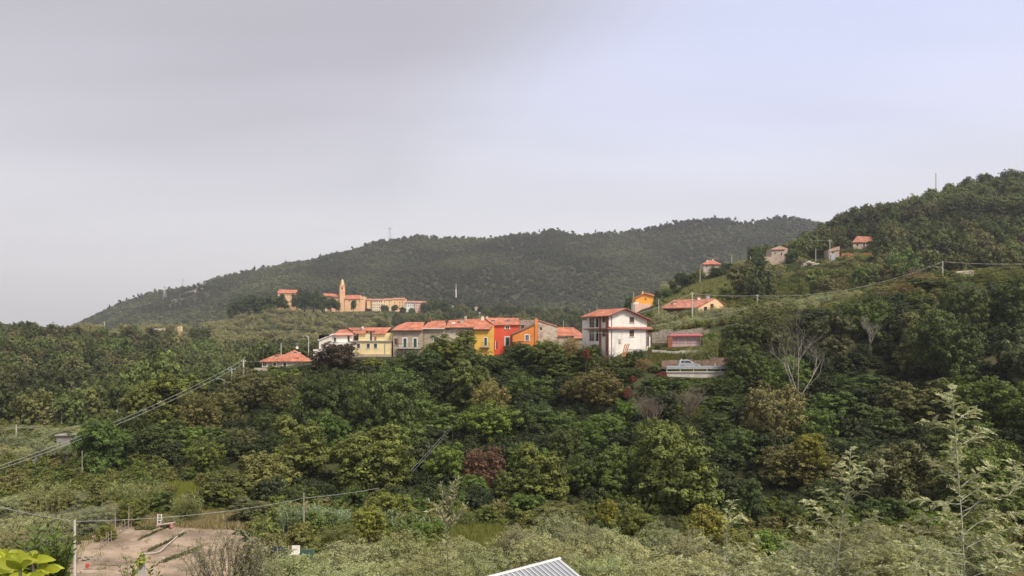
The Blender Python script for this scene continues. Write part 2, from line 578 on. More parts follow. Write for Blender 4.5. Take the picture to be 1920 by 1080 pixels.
STONE3 = stone_mat('weathered_hill_masonry', [(0.44, 0.34, 0.26), (0.52, 0.42, 0.32), (0.32, 0.25, 0.2)], 1.2, (0.46, 0.38, 0.3))
DRYWALL = stone_mat('dry_stone', [(0.30, 0.25, 0.19), (0.40, 0.34, 0.27), (0.18, 0.15, 0.12)], 2.0, (0.10, 0.085, 0.06))
TILE = tile_mat('clay_tiles', (0.52, 0.20, 0.122))
TILEY = tile_mat('clay_tiles_cross', (0.51, 0.195, 0.115), 1)
TILEO = tile_mat('old_clay_tiles', (0.42, 0.18, 0.12))
TILEP = tile_mat('faded_pink_tiles', (0.52, 0.24, 0.17))
TILEG = tile_mat('grey_brown_tiles', (0.24, 0.17, 0.13))
GLASS = mat('window_glass', (0.035, 0.04, 0.045), 0.12, 0.1, 1.0, spec=0.6)
GREENSH = mat('green_shutter_paint', (0.03, 0.085, 0.075), 0.6, 0.15, 3)
GREYSH = mat('grey_shutter_paint', (0.075, 0.085, 0.085), 0.6, 0.15, 3)
BROWNSH = mat('brown_shutter_wood', (0.12, 0.075, 0.05), 0.6, 0.2, 3)
ORSH = mat('orange_shutter_wood', (0.5, 0.17, 0.09), 0.6, 0.15, 3)
TRIM = mat('white_trim', (0.74, 0.70, 0.64), 0.7, 0.06, 2)
METALD = mat('dark_railing_metal', (0.10, 0.08, 0.07), 0.5, 0.1, 4)
METALG = mat('galvanised_metal', (0.50, 0.52, 0.54), 0.42, 0.08, 2, metal=0.6, spec=0.5)
CONC = mat('weathered_concrete', (0.50, 0.46, 0.40), 0.9, 0.12, 1.2, bump=0.2, stain=0.3)
WOOD = mat('grey_weathered_wood', (0.30, 0.25, 0.19), 0.85, 0.2, 3, bump=0.3, bscale=14)
DARKWOOD = mat('dark_timber', (0.10, 0.06, 0.04), 0.75, 0.2, 3)


class House:
    def __init__(s, name, label, cat, px, yb, d, W, D, top, wall, bx=(), by=(), yaw=0.0, group=None, zb=-3.0, roundz=None):
        s.px, s.yb, s.d, s.W, s.D, s.top, s.wm = px, yb, d, W, D, top, wall
        s.bx, s.by, s.zb = bx, by, zb
        s.s = d / FP
        s.root = tag(empty(name, P(px, yb, d), yaw), label, cat, group)
        s.ops = []

    def X(s, px):
        return (px - s.px) * s.s

    def Z(s, py):
        return (s.yb - py) * s.s

    def at(s, px, py, dy=0.0):
        d2 = s.d + dy
        return Vector((((px - 960) * d2 - (s.px - 960) * s.d) / FP, dy, ((HZ - py) * d2 - (HZ - s.yb) * s.d) / FP))

    def m(s, side, t, o, z):
        return {'F': (t, -o, z), 'R': (s.W + o, t, z), 'B': (t, s.D + o, z), 'L': (-o, t, z)}[side]

    def sbox(s, mb, side, t0, t1, z0, z1, o0, o1):
        a, b = s.m(side, t0, o0, z0), s.m(side, t1, o1, z1)
        return mb.box([min(p) for p in zip(a, b)], [max(p) for p in zip(a, b)])

    def op(s, side, t0, z0, t1, z1, fill='pane', frame=TRIM, fm=None, fw=0.14, sill=True, label=None, name='window'):
        s.ops.append((side, min(t0, t1), min(z0, z1), max(t0, t1), max(z0, z1), fill, frame, fm, fw, sill, label, name))

    def opx(s, px0, py0, px1, py1, **k):
        s.op('F', s.X(px0), s.Z(py0), s.X(px1), s.Z(py1), **k)

    def walls(s, name='wall', sides='FRBL', wm=None):
        mb = MB()
        r = 0.22
        for side in sides:
            L = s.W if side in 'FB' else s.D
            ops = [o for o in s.ops if o[0] == side]
            ts = sorted({0.0, L, *[o[1] for o in ops], *[o[3] for o in ops], *[b for b in (s.bx if side in 'FB' else s.by) if 0 < b < L]})
            zs = sorted({s.zb, *[o[2] for o in ops], *[o[4] for o in ops]})

            def tz(t):
                x, y, _ = s.m(side, t, 0, 0)
                return s.top(x, y)
            for a, b in zip(ts[:-1], ts[1:]):
                for i, z0 in enumerate(zs):
                    z1 = zs[i + 1] if i + 1 < len(zs) else None
                    if z1 is not None and any(o[1] <= a + 1e-6 and o[3] >= b - 1e-6 and o[2] <= z0 + 1e-6 and o[4] >= z1 - 1e-6 for o in ops):
                        continue
                    za, zc = (tz(a), tz(b)) if z1 is None else (z1, z1)
                    mb.poly([s.m(side, a, 0, z0), s.m(side, b, 0, z0), s.m(side, b, 0, zc), s.m(side, a, 0, za)])
            for o in ops:
                _, a, z0, b, z1 = o[:5]
                for p, q in (((a, z0), (b, z0)), ((b, z0), (b, z1)), ((b, z1), (a, z1)), ((a, z1), (a, z0))):
                    mb.poly([s.m(side, p[0], 0, p[1]), s.m(side, q[0], 0, q[1]), s.m(side, q[0], -r, q[1]), s.m(side, p[0], -r, p[1])])
        mb.build(name, wm or s.wm, s.root, fix=False)
        for (side, a, z0, b, z1, fill, frame, fm, fw, sill, label, nm) in s.ops:
            w = MB()
            if frame is not None:
                e = 0.05
                s.sbox(w, side, a - fw, a + 0.03, z0, z1 + fw, -0.03, e)
                s.sbox(w, side, b - 0.03, b + fw, z0, z1 + fw, -0.03, e)
                s.sbox(w, side, a + 0.03, b - 0.03, z1 - 0.03, z1 + fw, -0.03, e - 0.004)
            else:
                s.sbox(w, side, a, b, z1 - 0.05, z1, -0.2, -0.06)
                s.sbox(w, side, a, a + 0.05, z0, z1 - 0.05, -0.2, -0.06)
                s.sbox(w, side, b - 0.05, b, z0, z1 - 0.05, -0.2, -0.06)
            wo_ = w.build(nm, frame or fm or METALD, s.root)
            if label:
                wo_['label'] = label
            g = MB()
            s.sbox(g, side, a + 0.002, b - 0.002, z0 + 0.002, z1 - 0.002, -0.205, -0.17)
            if fill == 'pane':
                g.build('pane', GLASS, wo_)
                if (b - a) > 0.75:
                    bar = MB()
                    s.sbox(bar, side, (a + b) / 2 - 0.04, (a + b) / 2 + 0.04, z0 + 0.01, z1 - 0.06, -0.168, -0.13)
                    bar.build('glazing_bar', frame or METALD, wo_)
            elif fill == 'shutter':
                for p, q in ((a + 0.02, (a + b) / 2 - 0.015), ((a + b) / 2 + 0.015, b - 0.02)):
                    h = MB()
                    s.sbox(h, side, p, q, z0 + 0.02, z1 - 0.04, -0.12, -0.07)
                    n_ = max(2, int((z1 - z0) / 0.42))
                    for k in range(n_ + 1):
                        zc = z0 + 0.03 + (z1 - z0 - 0.14) * k / n_
                        s.sbox(h, side, p + 0.01, q - 0.01, zc, zc + 0.06, -0.07, -0.045)
                    h.build('shutter', fm, wo_)
                g.build('pane', GLASS, wo_)
            elif fill == 'open':
                for p, q in ((a - (b - a) * 0.55, a - 0.06), (b + 0.06, b + (b - a) * 0.55)):
                    h = MB()
                    s.sbox(h, side, p, q, z0, z1, 0.03, 0.08)
                    h.build('shutter', fm, wo_)
                g.build('pane', GLASS, wo_)
            elif fill == 'door':
                g.build('door_leaf', fm, wo_)
            if sill:
                k = MB()
                s.sbox(k, side, a - fw - 0.03, b + fw + 0.03, z0 - 0.1, z0 - 0.003, -0.1, 0.12)
                k.build('sill', TRIM, wo_)
        return s

    def roof(s, polys, m, t=0.16, name='roof'):
        mb = MB()
        for p in polys:
            mb.slab(p, t)
        return mb.build(name, m, s.root)

    def part(s, name, m, boxes=(), tubes=(), parent=None, label=None):
        mb = MB()
        for a, b in boxes:
            mb.box([min(p) for p in zip(a, b)], [max(p) for p in zip(a, b)])
        for pts, r in tubes:
            mb.tube(pts, r)
        o = mb.build(name, m, parent or s.root)
        if label:
            o['label'] = label
        return o

    def chimney(s, px, py0, py1, dy, w=0.6, m=None, cap=True, name='chimney', parent=None):
        a, b = s.at(px, py1, dy), s.at(px, py0, dy)
        o = s.part(name, m or BEIGE, [((a.x - w / 2, dy - w / 2, a.z - 0.6), (a.x + w / 2, dy + w / 2, b.z))], parent=parent)
        if cap:
            s.part('chimney_cap', TILEO, [((a.x - w * 0.7, dy - w * 0.7, b.z + 0.003), (a.x + w * 0.7, dy + w * 0.7, b.z + 0.16))], parent=o)
        return o

    def skylight(s, px, py, dy, w=0.9, h=0.9, m=None, tilt=0.4):
        c = s.at(px, py, dy)
        M = Matrix.Translation(c) @ Matrix.Rotation(tilt, 4, 'X')
        f = MB().box((-w / 2 - .08, -h / 2 - .08, -0.1), (w / 2 + .08, h / 2 + .08, 0.06), M).build('skylight', METALG, s.root)
        MB().box((-w / 2, -h / 2, 0.063), (w / 2, h / 2, 0.075), M).build('pane', m or GLASS, f)

    def railing(s, side, t0, t1, z, h=0.95, out=0.9, m=METALD, n=None, name='railing'):
        mb = MB()
        s.sbox(mb, side, t0, t1, z + h - 0.05, z + h, out - 0.05, out)
        s.sbox(mb, side, t0, t1, z + 0.08, z + 0.12, out - 0.05, out)
        n = n or max(3, int((t1 - t0) / 0.28))
        for k in range(n + 1):
            t = t0 + (t1 - t0 - 0.04) * k / n
            s.sbox(mb, side, t, t + 0.035, z, z + h - 0.053, out - 0.045, out - 0.005)
        return mb.build(name, m, s.root)


def flat(h):
    return lambda x, y: h


def prof(pts, axis=0):
    xs, zs = [p[0] for p in pts], [p[1] for p in pts]
    return lambda x, y: float(np.interp((x, y)[axis], xs, zs))


def gp(px, d, dz=0):
    x = (px - 960) * d / FP
    return Vector((x, d, zt(x, d) + dz))


GV = 'houses of the near village'
# hipped house at the left end of the village
h = House('hipped_house', 'low beige house under a red hipped roof at the left end of the village', 'house', 491, 703, 170, 86 * .1214, 9, flat(27 * .1214), BEIGE, group=GV)
h.opx(493, 679, 500, 687, fill='pane', frame=TRIM)
h.opx(512, 680, 518, 687, fill='shutter', fm=BROWNSH)
h.opx(531, 679.5, 537, 688, fill='shutter', fm=GREYSH)
h.opx(566, 680, 572, 687, fill='pane')
h.walls()
e1, e2 = -0.5, 9.5
A = h.at
h.roof([[A(508, 677, e1), A(584, 677, e1), A(552.5, 655.5, 4.6)], [A(584, 677, e1), A(582, 674.5, e2), A(552.5, 655.5, 4.6)],
        [A(582, 674.5, e2), A(511, 674.5, e2), A(552.5, 655.5, 4.6)], [A(511, 674.5, e2), A(508, 677, e1), A(552.5, 655.5, 4.6)]], TILE)
h.roof([[A(485.5, 677.4, e1 - .05), A(530, 677.4, e1 - .05), A(533, 664.5, 4.2), A(519, 664.5, 4.2)], [A(485.5, 677.4, e1 - .05), A(519, 664.5, 4.2), A(490, 675.2, 9)],
        [A(490, 675.2, 9), A(519, 664.5, 4.2), A(533, 664.5, 4.2), A(533, 675.2, 9)]], TILE, name='roof')
h.chimney(518, 667, 672, 1.6, 0.7)
h.chimney(556.5, 671.5, 677, 0.8, 0.6)
h.chimney(547, 667, 672, 1.8, 0.35, WHITE, False, 'vent_pipe')
h.chimney(537.5, 664, 668.5, 2.6, 0.3, BEIGE, False, 'vent_pipe')
h.skylight(553.5, 661.5, 3.2, 0.8, 0.5, tilt=0.5)
h.chimney(561.8, 660.5, 663, 3.4, 0.35, WHITE, False, 'vent_pipe')
c = h.at(557, 655, 5)
an = h.part('aerial', METALG, [], [([c, c + Vector((0, 0, 1.7))], 0.04), ([c + Vector((-.5, 0, 1.4)), c + Vector((.5, 0, 1.4))], 0.03), ([c + Vector((-.4, 0, 1.1)), c + Vector((.4, 0, 1.1))], 0.03)])
dm = MB()
for k in range(8):
    a0, a1 = k * math.pi / 4, (k + 1) * math.pi / 4
    q = c + Vector((0.1, -0.1, 0.45))
    dm.poly([q + Vector((0, .1, 0)), q + Vector((math.cos(a0) * .38, -.05, math.sin(a0) * .38)), q + Vector((math.cos(a1) * .38, -.05, math.sin(a1) * .38))])
dm.build('dish', TRIM, an)
h.part('terrace_wall', BEIGE, [((h.X(484), -2.6, -2.5), (h.X(520), -2.35, h.Z(689)))])

# white house with the sloping left side
h = House('white_house', 'white house with a sloping left gable beside the pale yellow house', 'house', 598, 668, 176, 63 * .1257, 8,
          prof([(0, 31 * .1257), (27 * .1257, 42.5 * .1257), (70 * .1257, 42.5 * .1257)]), WHITE, bx=(27 * .1257,), group=GV)
h.opx(626, 633, 630, 640.5, fill='pane', frame=None, fm=METALD)
h.opx(651.5, 628.5, 655.5, 640, fill='door', frame=None, fm=BROWNSH, sill=False, name='door')
h.opx(606, 646, 611, 654, fill='shutter', fm=GREYSH)
h.walls()
A = h.at
h.roof([[A(624, 628, -.5), A(661.5, 628, -.5), A(664, 616.5, 4.6), A(636, 618, 4.6)], [A(636, 618, 4.6), A(664, 616.5, 4.6), A(661.5, 624, 8.6), A(626, 625, 8.6)]], TILE)
h.roof([[A(595.5, 638.4, -.3), A(625, 626.6, -.3), A(627, 624.6, 8.3), A(598, 635, 8.3)]], TRIM, 0.1, name='verge')
h.part('lean_to', WHITE, [((h.X(588), -0.3, -3), (h.X(597.9), 5, h.Z(655)))])
h.chimney(666, 619, 625, 2, 0.9, WHITE)
h.part('parapet', WHITE, [((h.X(632), -1.4, -2), (h.X(661.2), -0.003, h.Z(641)))])

# pale yellow house: lower block with roof terrace, upper block set back
h = House('pale_yellow_house', 'pale yellow house with three dark windows and a roof terrace, left of the stone house', 'house', 662, 676, 174, 70 * .1243, 9, flat(36 * .1243), PALEY, group=GV)
for x in (672, 690.5, 704):
    h.opx(x - 3.2, 644, x + 3.2, 652.5, fill='shutter', fm=GREYSH, frame=TRIM, fw=0.1)
h.op('R', 1.2, h.Z(652), 2.2, h.Z(643), fill='pane')
h.walls()
A = h.at
h.part('terrace_slab', CONC, [((h.X(659.5), -0.35, h.Z(640)), (h.X(734), 2.6, h.Z(638.6)))])
up = MB()
x0, x1, za, zr = h.X(668), h.X(733), h.Z(638.6), h.Z(624)
xd0, xd1 = h.X(688.7), h.X(694.6)
for a, b in ((x0, xd0), (xd1, x1)):
    up.poly([(a, 2.6, za), (b, 2.6, za), (b, 2.6, zr), (a, 2.6, zr)])
up.poly([(x1, 2.6, za), (x1, 9, za), (x1, 9, zr), (x1, 5.9, h.Z(613)), (x1, 2.6, zr)])
up.poly([(x0, 2.6, za), (x0, 2.6, zr), (x0, 5.9, h.Z(613)), (x0, 9, zr), (x0, 9, za)])
up.poly([(x0, 9, za), (x1, 9, za), (x1, 9, zr), (x0, 9, zr)])
up.build('upper_wall', PALEY, h.root, fix=False)
dr = h.part('door', TRIM, [((xd0, 2.62, za), (xd0 + .12, 2.8, h.Z(621.4))), ((xd1 - .12, 2.62, za), (xd1, 2.8, h.Z(621.4)))])
h.part('pane', GLASS, [((xd0 + .12, 2.8, za), (xd1 - .12, 2.84, h.Z(621.6)))], parent=dr)
dorm = h.part('dormer', PALEY, [((xd0 - .25, 2.45, h.Z(624.2)), (xd0 - .003, 5, h.Z(621.2))), ((xd1 + .003, 2.45, h.Z(624.2)), (xd1 + .25, 5, h.Z(621.2)))])
h.part('dormer_roof', TILE, [((xd0 - .6, 2.2, h.Z(621.2) + .003), (xd1 + .6, 5, h.Z(619.9)))], parent=dorm)
h.roof([[A(666, 625, 2.1), A(686.5, 625, 2.1), A(686.5, 614.4, 5.9), A(652, 614.4, 5.9)], [A(696.8, 625, 2.1), A(722.5, 625, 2.1), A(733.5, 613.6, 5.9), A(696.8, 614.4, 5.9)],
        [A(686.5, 619.4, 4.1), A(696.8, 619.4, 4.1), A(696.8, 614.4, 5.9), A(686.5, 614.4, 5.9)],
        [A(652, 614.4, 5.9), A(733.5, 613.6, 5.9), A(731, 622, 9.6), A(654, 622, 9.6)]], TILE)
h.part('railing', METALD, [((h.X(660), -.3, h.Z(638.6) + k), (h.X(734), -.26, h.Z(638.6) + k + .035)) for k in (.45, .85)])
for q_ in (661.2, 722):
    h.part('downpipe', METALG, [], [([(h.X(q_), -.12, 0), (h.X(q_), -.12, h.Z(640))], 0.07)])
h.skylight(676.5, 617.5, 4.4, .8, .7)
h.chimney(680, 612, 617, 5, 0.4, TRIM, False, 'vent_pipe')
h.part('base_wall', STONE3, [((h.X(661.5), -.25, -3), (h.X(733), -.003, h.Z(664)))])
h.part('terrace_chair', BROWNRED, [((h.X(699), 1.2, za), (h.X(703), 1.9, za + .5)), ((h.X(699), 1.8, za + .5), (h.X(703), 1.95, za + 1.0))])

# long stone house in two parts
h = House('stone_house', 'grey brown stone house with green shutters and a balcony', 'house', 737, 676, 175, 55 * .125, 9, flat(59 * .125), STONE, group=GV)
for x in (759.3, 778.3):
    h.opx(x - 3.2, 634.4, x + 3.2, 651.2, fill='shutter', fm=GREENSH, frame=TRIM, fw=0.2, sill=False, name='window_door')
h.opx(739.5, 634.8, 747, 646.5, fill='pane', frame=None, fm=BROWNRED)
h.opx(757.2, 656.5, 761.8, 664.4, fill='open', fm=ORSH, frame=TRIM, fw=0.06, label='small lower window with orange shutters folded back')
h.opx(743.6, 660, 745.6, 662.6, frame=None, sill=False)
h.walls()
A = h.at
h.roof([[A(734.5, 619, -.5), A(792.5, 618.6, -.5), A(796, 603.6, 4.5), A(761, 604.4, 4.5), A(751, 610, 2.4), A(745, 610.6, 2.3)],
        [A(734.5, 619, -.5), A(745, 610.6, 2.3), A(751, 610, 2.4), A(761, 604.4, 4.5), A(740, 614, 9)], [A(761, 604.4, 4.5), A(796, 603.6, 4.5), A(792, 613, 9.5), A(740, 614, 9)]], TILE)
bs = h.part('balcony', CONC, [((h.X(745), -1.1, h.Z(653.6)), (h.X(790), -.003, h.Z(651.6)))])
h.railing('F', h.X(745), h.X(790), h.Z(651.6), 0.95, 1.05)
h.part('gutter', METALD, [((h.X(735), -.75, h.Z(619) - .2), (h.X(791), -.55, h.Z(619) - .02))])
h.part('laundry_box', TRIM, [((h.X(749), -.9, h.Z(651.5)), (h.X(755), -.45, h.Z(646.5)))])
h.part('downpipe', METALD, [], [([(h.X(795), -.2, h.Z(666)), (h.X(795), -.2, h.Z(618))], 0.07)])
h.part('clothes', BROWNRED, [((h.X(744), -.25, h.Z(646)), (h.X(746.6), -.2, h.Z(635)))])

h = House('stone_house', 'stone house with one green shuttered window, between two tiled roof steps', 'house', 792.2, 676, 175.6, 42 * .1254, 9, flat(61.6 * .1254), STONE, group=GV)
h.opx(813.5, 632.5, 817.6, 643, fill='shutter', fm=GREENSH, frame=TRIM, fw=0.2)
h.opx(821.5, 633, 826, 642, fill='shutter', fm=BROWNSH, frame=TRIM, fw=0.1)
h.opx(826, 624.5, 828, 628, fill='pane', frame=TRIM, fw=.1, sill=False)
h.walls()
A = h.at
h.roof([[A(791.6, 615.4, -.5), A(834.6, 615, -.5), A(837.5, 601, 4.5), A(805, 601.6, 4.5)], [A(805, 601.6, 4.5), A(837.5, 601, 4.5), A(834, 611, 9.5), A(794, 611, 9.5)]], TILE)
h.chimney(805.5, 599, 603, 3.8, 0.6, METALD)
h.chimney(837.5, 600.5, 606, 3.4, 0.5, METALD)
h.part('gutter', TRIM, [((h.X(792), -.75, h.Z(615.4) - .2), (h.X(834), -.55, h.Z(615.4) - .03))])

h = House('row_house', 'grey rendered row house with two roof windows behind the leafy tree top', 'house', 834.6, 676, 176, 54 * .1257, 9, flat(64 * .1257), BEIGE, group=GV)
h.opx(871.5, 615.4, 880, 619.6, fill='pane', frame=TRIM, fw=.1)
h.opx(871.5, 631, 880.5, 641.5, fill='pane', frame=TRIM, fw=.15)
h.opx(837, 615.4, 843, 619.6, fill='pane', frame=None, fm=METALD)
h.walls()
A = h.at
h.roof([[A(835, 614, -.5), A(889, 613.6, -.5), A(903, 597, 4.5), A(842, 600.5, 4.5)], [A(842, 600.5, 4.5), A(903, 597, 4.5), A(900, 609, 9.5), A(838, 610, 9.5)]], TILEY)
h.skylight(850.5, 606.2, 2.2, .8, .7, TRIM)
h.skylight(881, 606.2, 2.0, .8, .7, TRIM)
h.chimney(866, 598, 612, 2.4, 0.9, BEIGE)
h.chimney(873, 592.5, 600, 4, 0.6, BEIGE, False)
h.part('gutter', METALD, [((h.X(835), -.75, h.Z(614) - .2), (h.X(888.5), -.55, h.Z(614) - .03))])

h = House('yellow_house', 'bright yellow house with a green shuttered balcony window left of the red house', 'house', 889.4, 676, 172, 36.6 * .1229, 8,
          prof([(0, 58.5 * .1229), (31 * .1229, 58.5 * .1229), (37 * .1229, 67 * .1229)]), YELLOW, bx=(31 * .1229,), group=GV)
h.opx(908, 633.2, 913.2, 647.8, fill='shutter', fm=GREENSH, frame=TRIM, fw=0.14, sill=False, name='window_door')
h.walls()
A = h.at
h.roof([[A(887.5, 617, -.5), A(919, 616.6, -.5), A(926, 608.3, 2.2), A(926, 598, 6.5), A(896, 599, 6.5)]], TILEY)
h.part('balcony', CONC, [((h.X(901), -.8, h.Z(651.4)), (h.X(918), -.003, h.Z(649.9)))])
h.railing('F', h.X(901), h.X(918), h.Z(649.9), 0.95, .76)
h.part('gutter', METALD, [((h.X(888), -.72, h.Z(617) - .2), (h.X(919), -.54, h.Z(617) - .03))])

h = House('red_house', 'tall bright red house with white framed windows', 'house', 926.2, 680, 174, 47.8 * .1243, 9, flat(71.5 * .1243), RED, group=GV)
h.opx(948, 610.8, 954.8, 616.4, fill='pane', frame=TRIM, fw=.22)
h.opx(947.6, 632.2, 954.8, 647.8, fill='shutter', fm=GREENSH, frame=TRIM, fw=.22)
h.opx(949.6, 652, 958.5, 664, fill='door', fm=METALD, frame=None, sill=False, name='garage_door')
h.opx(930.4, 640.5, 932.8, 654, fill='shutter', fm=GREYSH, frame=None, sill=False)
h.walls()
A = h.at
h.roof([[A(925.8, 608.8, -.4), A(975.4, 608, -.4), A(973, 596.2, 4.5), A(908, 595.6, 4.5)], [A(908, 595.6, 4.5), A(973, 596.2, 4.5), A(974, 606, 9.5), A(925, 607, 9.5)]], TILE)
for x, y in ((924.5, 601.6), (952.3, 600.8)):
    h.skylight(x, y, 2.2, .9, .5)
h.chimney(905, 592.5, 597.5, 4.2, .7, TRIM)
h.chimney(913.5, 593.5, 597, 4.4, .4, TRIM, False, 'vent_pipe')
c = h.at(899.5, 596, 5.4)
h.part('aerial', METALG, [((c.x - .2, c.y - .2, c.z + 1), (c.x + .2, c.y + .2, c.z + 1.4))], [([c, c + Vector((0, 0, 1.2))], 0.05)])
h.part('downpipe', TRIM, [], [([(h.X(929), -.12, h.Z(656)), (h.X(929), -.12, h.Z(639))], 0.1)])

h = House('grey_roofed_house', 'house with a dull grey brown roof and dark dormer behind the orange wall', 'house', 975.6, 660, 181, 36 * .1293, 7, flat(43 * .1293), BEIGE, group=GV)
h.walls()
A = h.at
h.roof([[A(975.5, 618.5, -.3), A(1012, 614, -.3), A(1010, 600.2, 4.5), A(975.5, 599.4, 4.5)], [A(975.5, 599.4, 4.5), A(1010, 600.2, 4.5), A(1010, 608, 7.5), A(976, 608, 7.5)]], TILEG)
a = A(976.8, 616, .2)
b = A(983, 611, .2)
dq = h.part('dormer', BEIGE, [((a.x - .15, -.3, a.z - .3), (a.x, 2, b.z + .2)), ((b.x, -.3, a.z - .3), (b.x + .15, 2, b.z + .2)), ((a.x - .2, -.4, b.z + .2), (b.x + .2, 2, b.z + .35))])
h.part('pane', GLASS, [((a.x, -.1, a.z - .3), (b.x, -.05, b.z + .2))], parent=dq)

h = House('orange_house', 'orange house with a sloping roof edge and a tall orange chimney pillar', 'house', 961, 676, 168, 42 * .12, 7,
          prof([(0, 49 * .12), (42 * .12, 67 * .12)]), ORANGE, group=GV)
h.opx(985.2, 628.2, 991.6, 638.5, fill='pane', frame=TRIM, fw=.2)
h.walls()
A = h.at
h.roof([[A(958.5, 627.6, -.25), A(1003, 607.6, -.25), A(1003, 604.5, 7), A(959.5, 625, 7)]], TILEG, .12)
h.part('chimney', ORANGE, [((h.X(1003.1), -.2, -3), (h.X(1008.2), 1.2, h.Z(597.8)))])
h.part('chimney_pot', TILEO, [((h.X(1004), 0, h.Z(597.8)), (h.X(1007.2), .8, h.Z(595.6)))])

h = House('rubble_gable_house', 'pale rough stone gable with one small window, right of the orange house', 'house', 1008.6, 676, 170, 36.5 * .1214, 8,
          prof([(0, 75.4 * .1214), (36.5 * .1214, 63 * .1214)]), STONE2, group=GV)
h.opx(1012, 613.4, 1016.6, 619, fill='pane', frame=None, fm=METALG, sill=False)
h.walls()
A = h.at
h.roof([[A(1007.5, 600, -.15), A(1045.6, 612.4, -.15), A(1044.5, 610.8, 8.2), A(1007.5, 599, 8.2)]], TILEO, .1)

h = House('low_tiled_house', 'low house with an orange tiled roof between the rough gable and the white house', 'house', 1046.5, 650, 180, 40 * .1286, 7, flat(22 * .1286), BEIGE, group=GV)
h.walls()
A = h.at
h.roof([[A(1044, 629, -.4), A(1090, 629, -.4), A(1075, 613.6, 4), A(1040, 613.6, 4)], [A(1090, 629, -.4), A(1090, 624, 8), A(1075, 613.6, 4)], [A(1040, 613.6, 4), A(1075, 613.6, 4), A(1090, 624, 8), A(1042, 624, 8)]], TILE)
h = House('low_tiled_house', 'small red tiled annexe roof just left of the white three storey house', 'house', 1078, 652, 170, 26 * .1214, 5, flat(19 * .1214), BEIGE, group=GV)
h.walls()
A = h.at
h.roof([[A(1075, 634, -.4), A(1105, 633, -.4), A(1103, 625, 3), A(1079, 626, 3)], [A(1079, 626, 3), A(1103, 625, 3), A(1103, 630, 5.5), A(1077, 631, 5.5)]], TILE)

# white three storey house seen on the corner
W_, D_ = 10.2, 7.2
h = House('white_corner_house', 'white three storey house with red tiled roof and brown red corner strips', 'house', 1141.5, 664, 150, W_, D_,
          prof([(0, 7.9), (3.77, 9.15), (W_, 7.05)]), WHITE, bx=(3.77,), yaw=R(32), zb=-4)
for z0, z1 in ((6.4, 7.55), (3.55, 4.85)):
    h.op('F', 5.43, z0, 6.68, z1, fill='shutter', fm=BROWNSH, frame=None)
    h.op('L', 1.05, z0, 2.15, z1, fill='shutter', fm=BROWNSH, frame=None)
for z0, z1 in ((5.45, 7.5), (2.6, 4.85)):
    h.op('L', 3.3, z0, 6.3, z1, fill='none', frame=None, fm=DARKWOOD, sill=False, name='loggia')
h.walls()
for z0, z1 in ((5.45, 7.5), (2.6, 4.85)):
    h.part('loggia_wall', WHITE, [((1.5, 3.2, z0 - .1), (1.56, 6.5, z1 + .1)), ((.2, 3.1, z0 - .12), (1.56, 6.5, z0 - .02)), ((.2, 3.1, z1 + .02), (1.56, 6.5, z1 + .12)), ((.2, 3.05, z0), (1.56, 3.2, z1)), ((.2, 6.4, z0), (1.56, 6.5, z1))])
    dd = h.part('glazed_door', DARKWOOD, [((1.40, 4.9, z0), (1.48, 6.1, z1 - .2))])
    h.part('pane', GLASS, [((1.385, 5.0, z0 + .1), (1.398, 6.0, z1 - .3))], parent=dd)
    h.part('column', WHITE, [((.02, 4.35, z0), (.3, 4.65, z1))])
    h.railing('L', 3.3, 6.3, z0, .9, -.05, METALD, 10)
for t0, t1 in ((-.02, .9), (2.35, 3.05)):
    h.part('corner_strip', BROWNRED, [((-.1, t0, -4), (-.004, t1, 7.75))])
h.roof([[(-1.0, -.8, 7.72), (3.77, -.8, 9.32), (3.77, D_ + .9, 9.32), (-1.0, D_ + .9, 7.72)], [(3.77, -.8, 9.32), (W_ + .7, -.8, 6.98), (W_ + .7, D_ + .9, 6.98), (3.77, D_ + .9, 9.32)]], TILEY, .2)
h.part('bargeboard', BROWNRED, [], [([(-1, -.86, 7.6), (3.77, -.86, 9.2), (W_ + .7, -.86, 6.86)], .13)])
h.part('floor_canopy', BROWNRED, [((-.02, -.62, 5.0), (W_ + 1.1, -.004, 5.22)), ((-.9, -.62, 5.0), (-.105, D_, 5.22))])
mb = MB()
mb.slab([(-.02, -.6, 5.24), (W_ + 1.2, -.6, 5.24), (W_ + 1.2, -.01, 5.55), (-.02, -.01, 5.55)], .03)
mb.build('canopy_tiles', TILEO, h.root)
for q_ in ([(.7, -.1, -2), (.7, -.1, 4.95)], [(.7, -.1, 5.6), (.7, -.1, 7.6), (.1, -.5, 7.7)], [(W_ - .25, -.1, -1), (W_ - .25, -.1, 4.95)]):
    h.part('downpipe', METALD, [], [(q_, .06)])
h.part('annexe', WHITE, [((W_ + .003, .6, -3), (W_ + 1.5, 4, 4.1))])
h.part('annexe_roof', BROWNRED, [((W_ - .1, .1, 4.104), (W_ + 1.8, 4.3, 4.35))])
h.part('door', DARKWOOD, [((W_ + .35, .53, 1.6), (W_ + 1.05, .596, 3.6))])
h.part('rear_wing', WHITE, [((.5, D_ + .004, -3), (W_ - 1, D_ + 2.2, 7.0))])
c = Vector((2.9, -.15, 2.2))
h.part('wall_shrine', CONC, [((2.55, -.16, 2.2), (3.1, -.004, 3.1)), ((2.62, -.2, 2.3), (3.03, -.165, 2.9))])
h.part('terrace_parapet', CONC, [((3.4, -1.7, -.6), (W_ - 1, -1.45, 1.05))])
c = Vector((6.1, 6.5, 8.6))
h.part('aerial', METALG, [], [([(-.2, 6, 7.8), (-.2, 6, 9.4)], .04), ([(2.5, 6.9, 8.6), (2.5, 6.9, 10)], .04)])
pl_ = tag(empty('leaning_boards', P(1165, 668, 147)), 'orange brown boards leaning against the white house wall', 'boards')
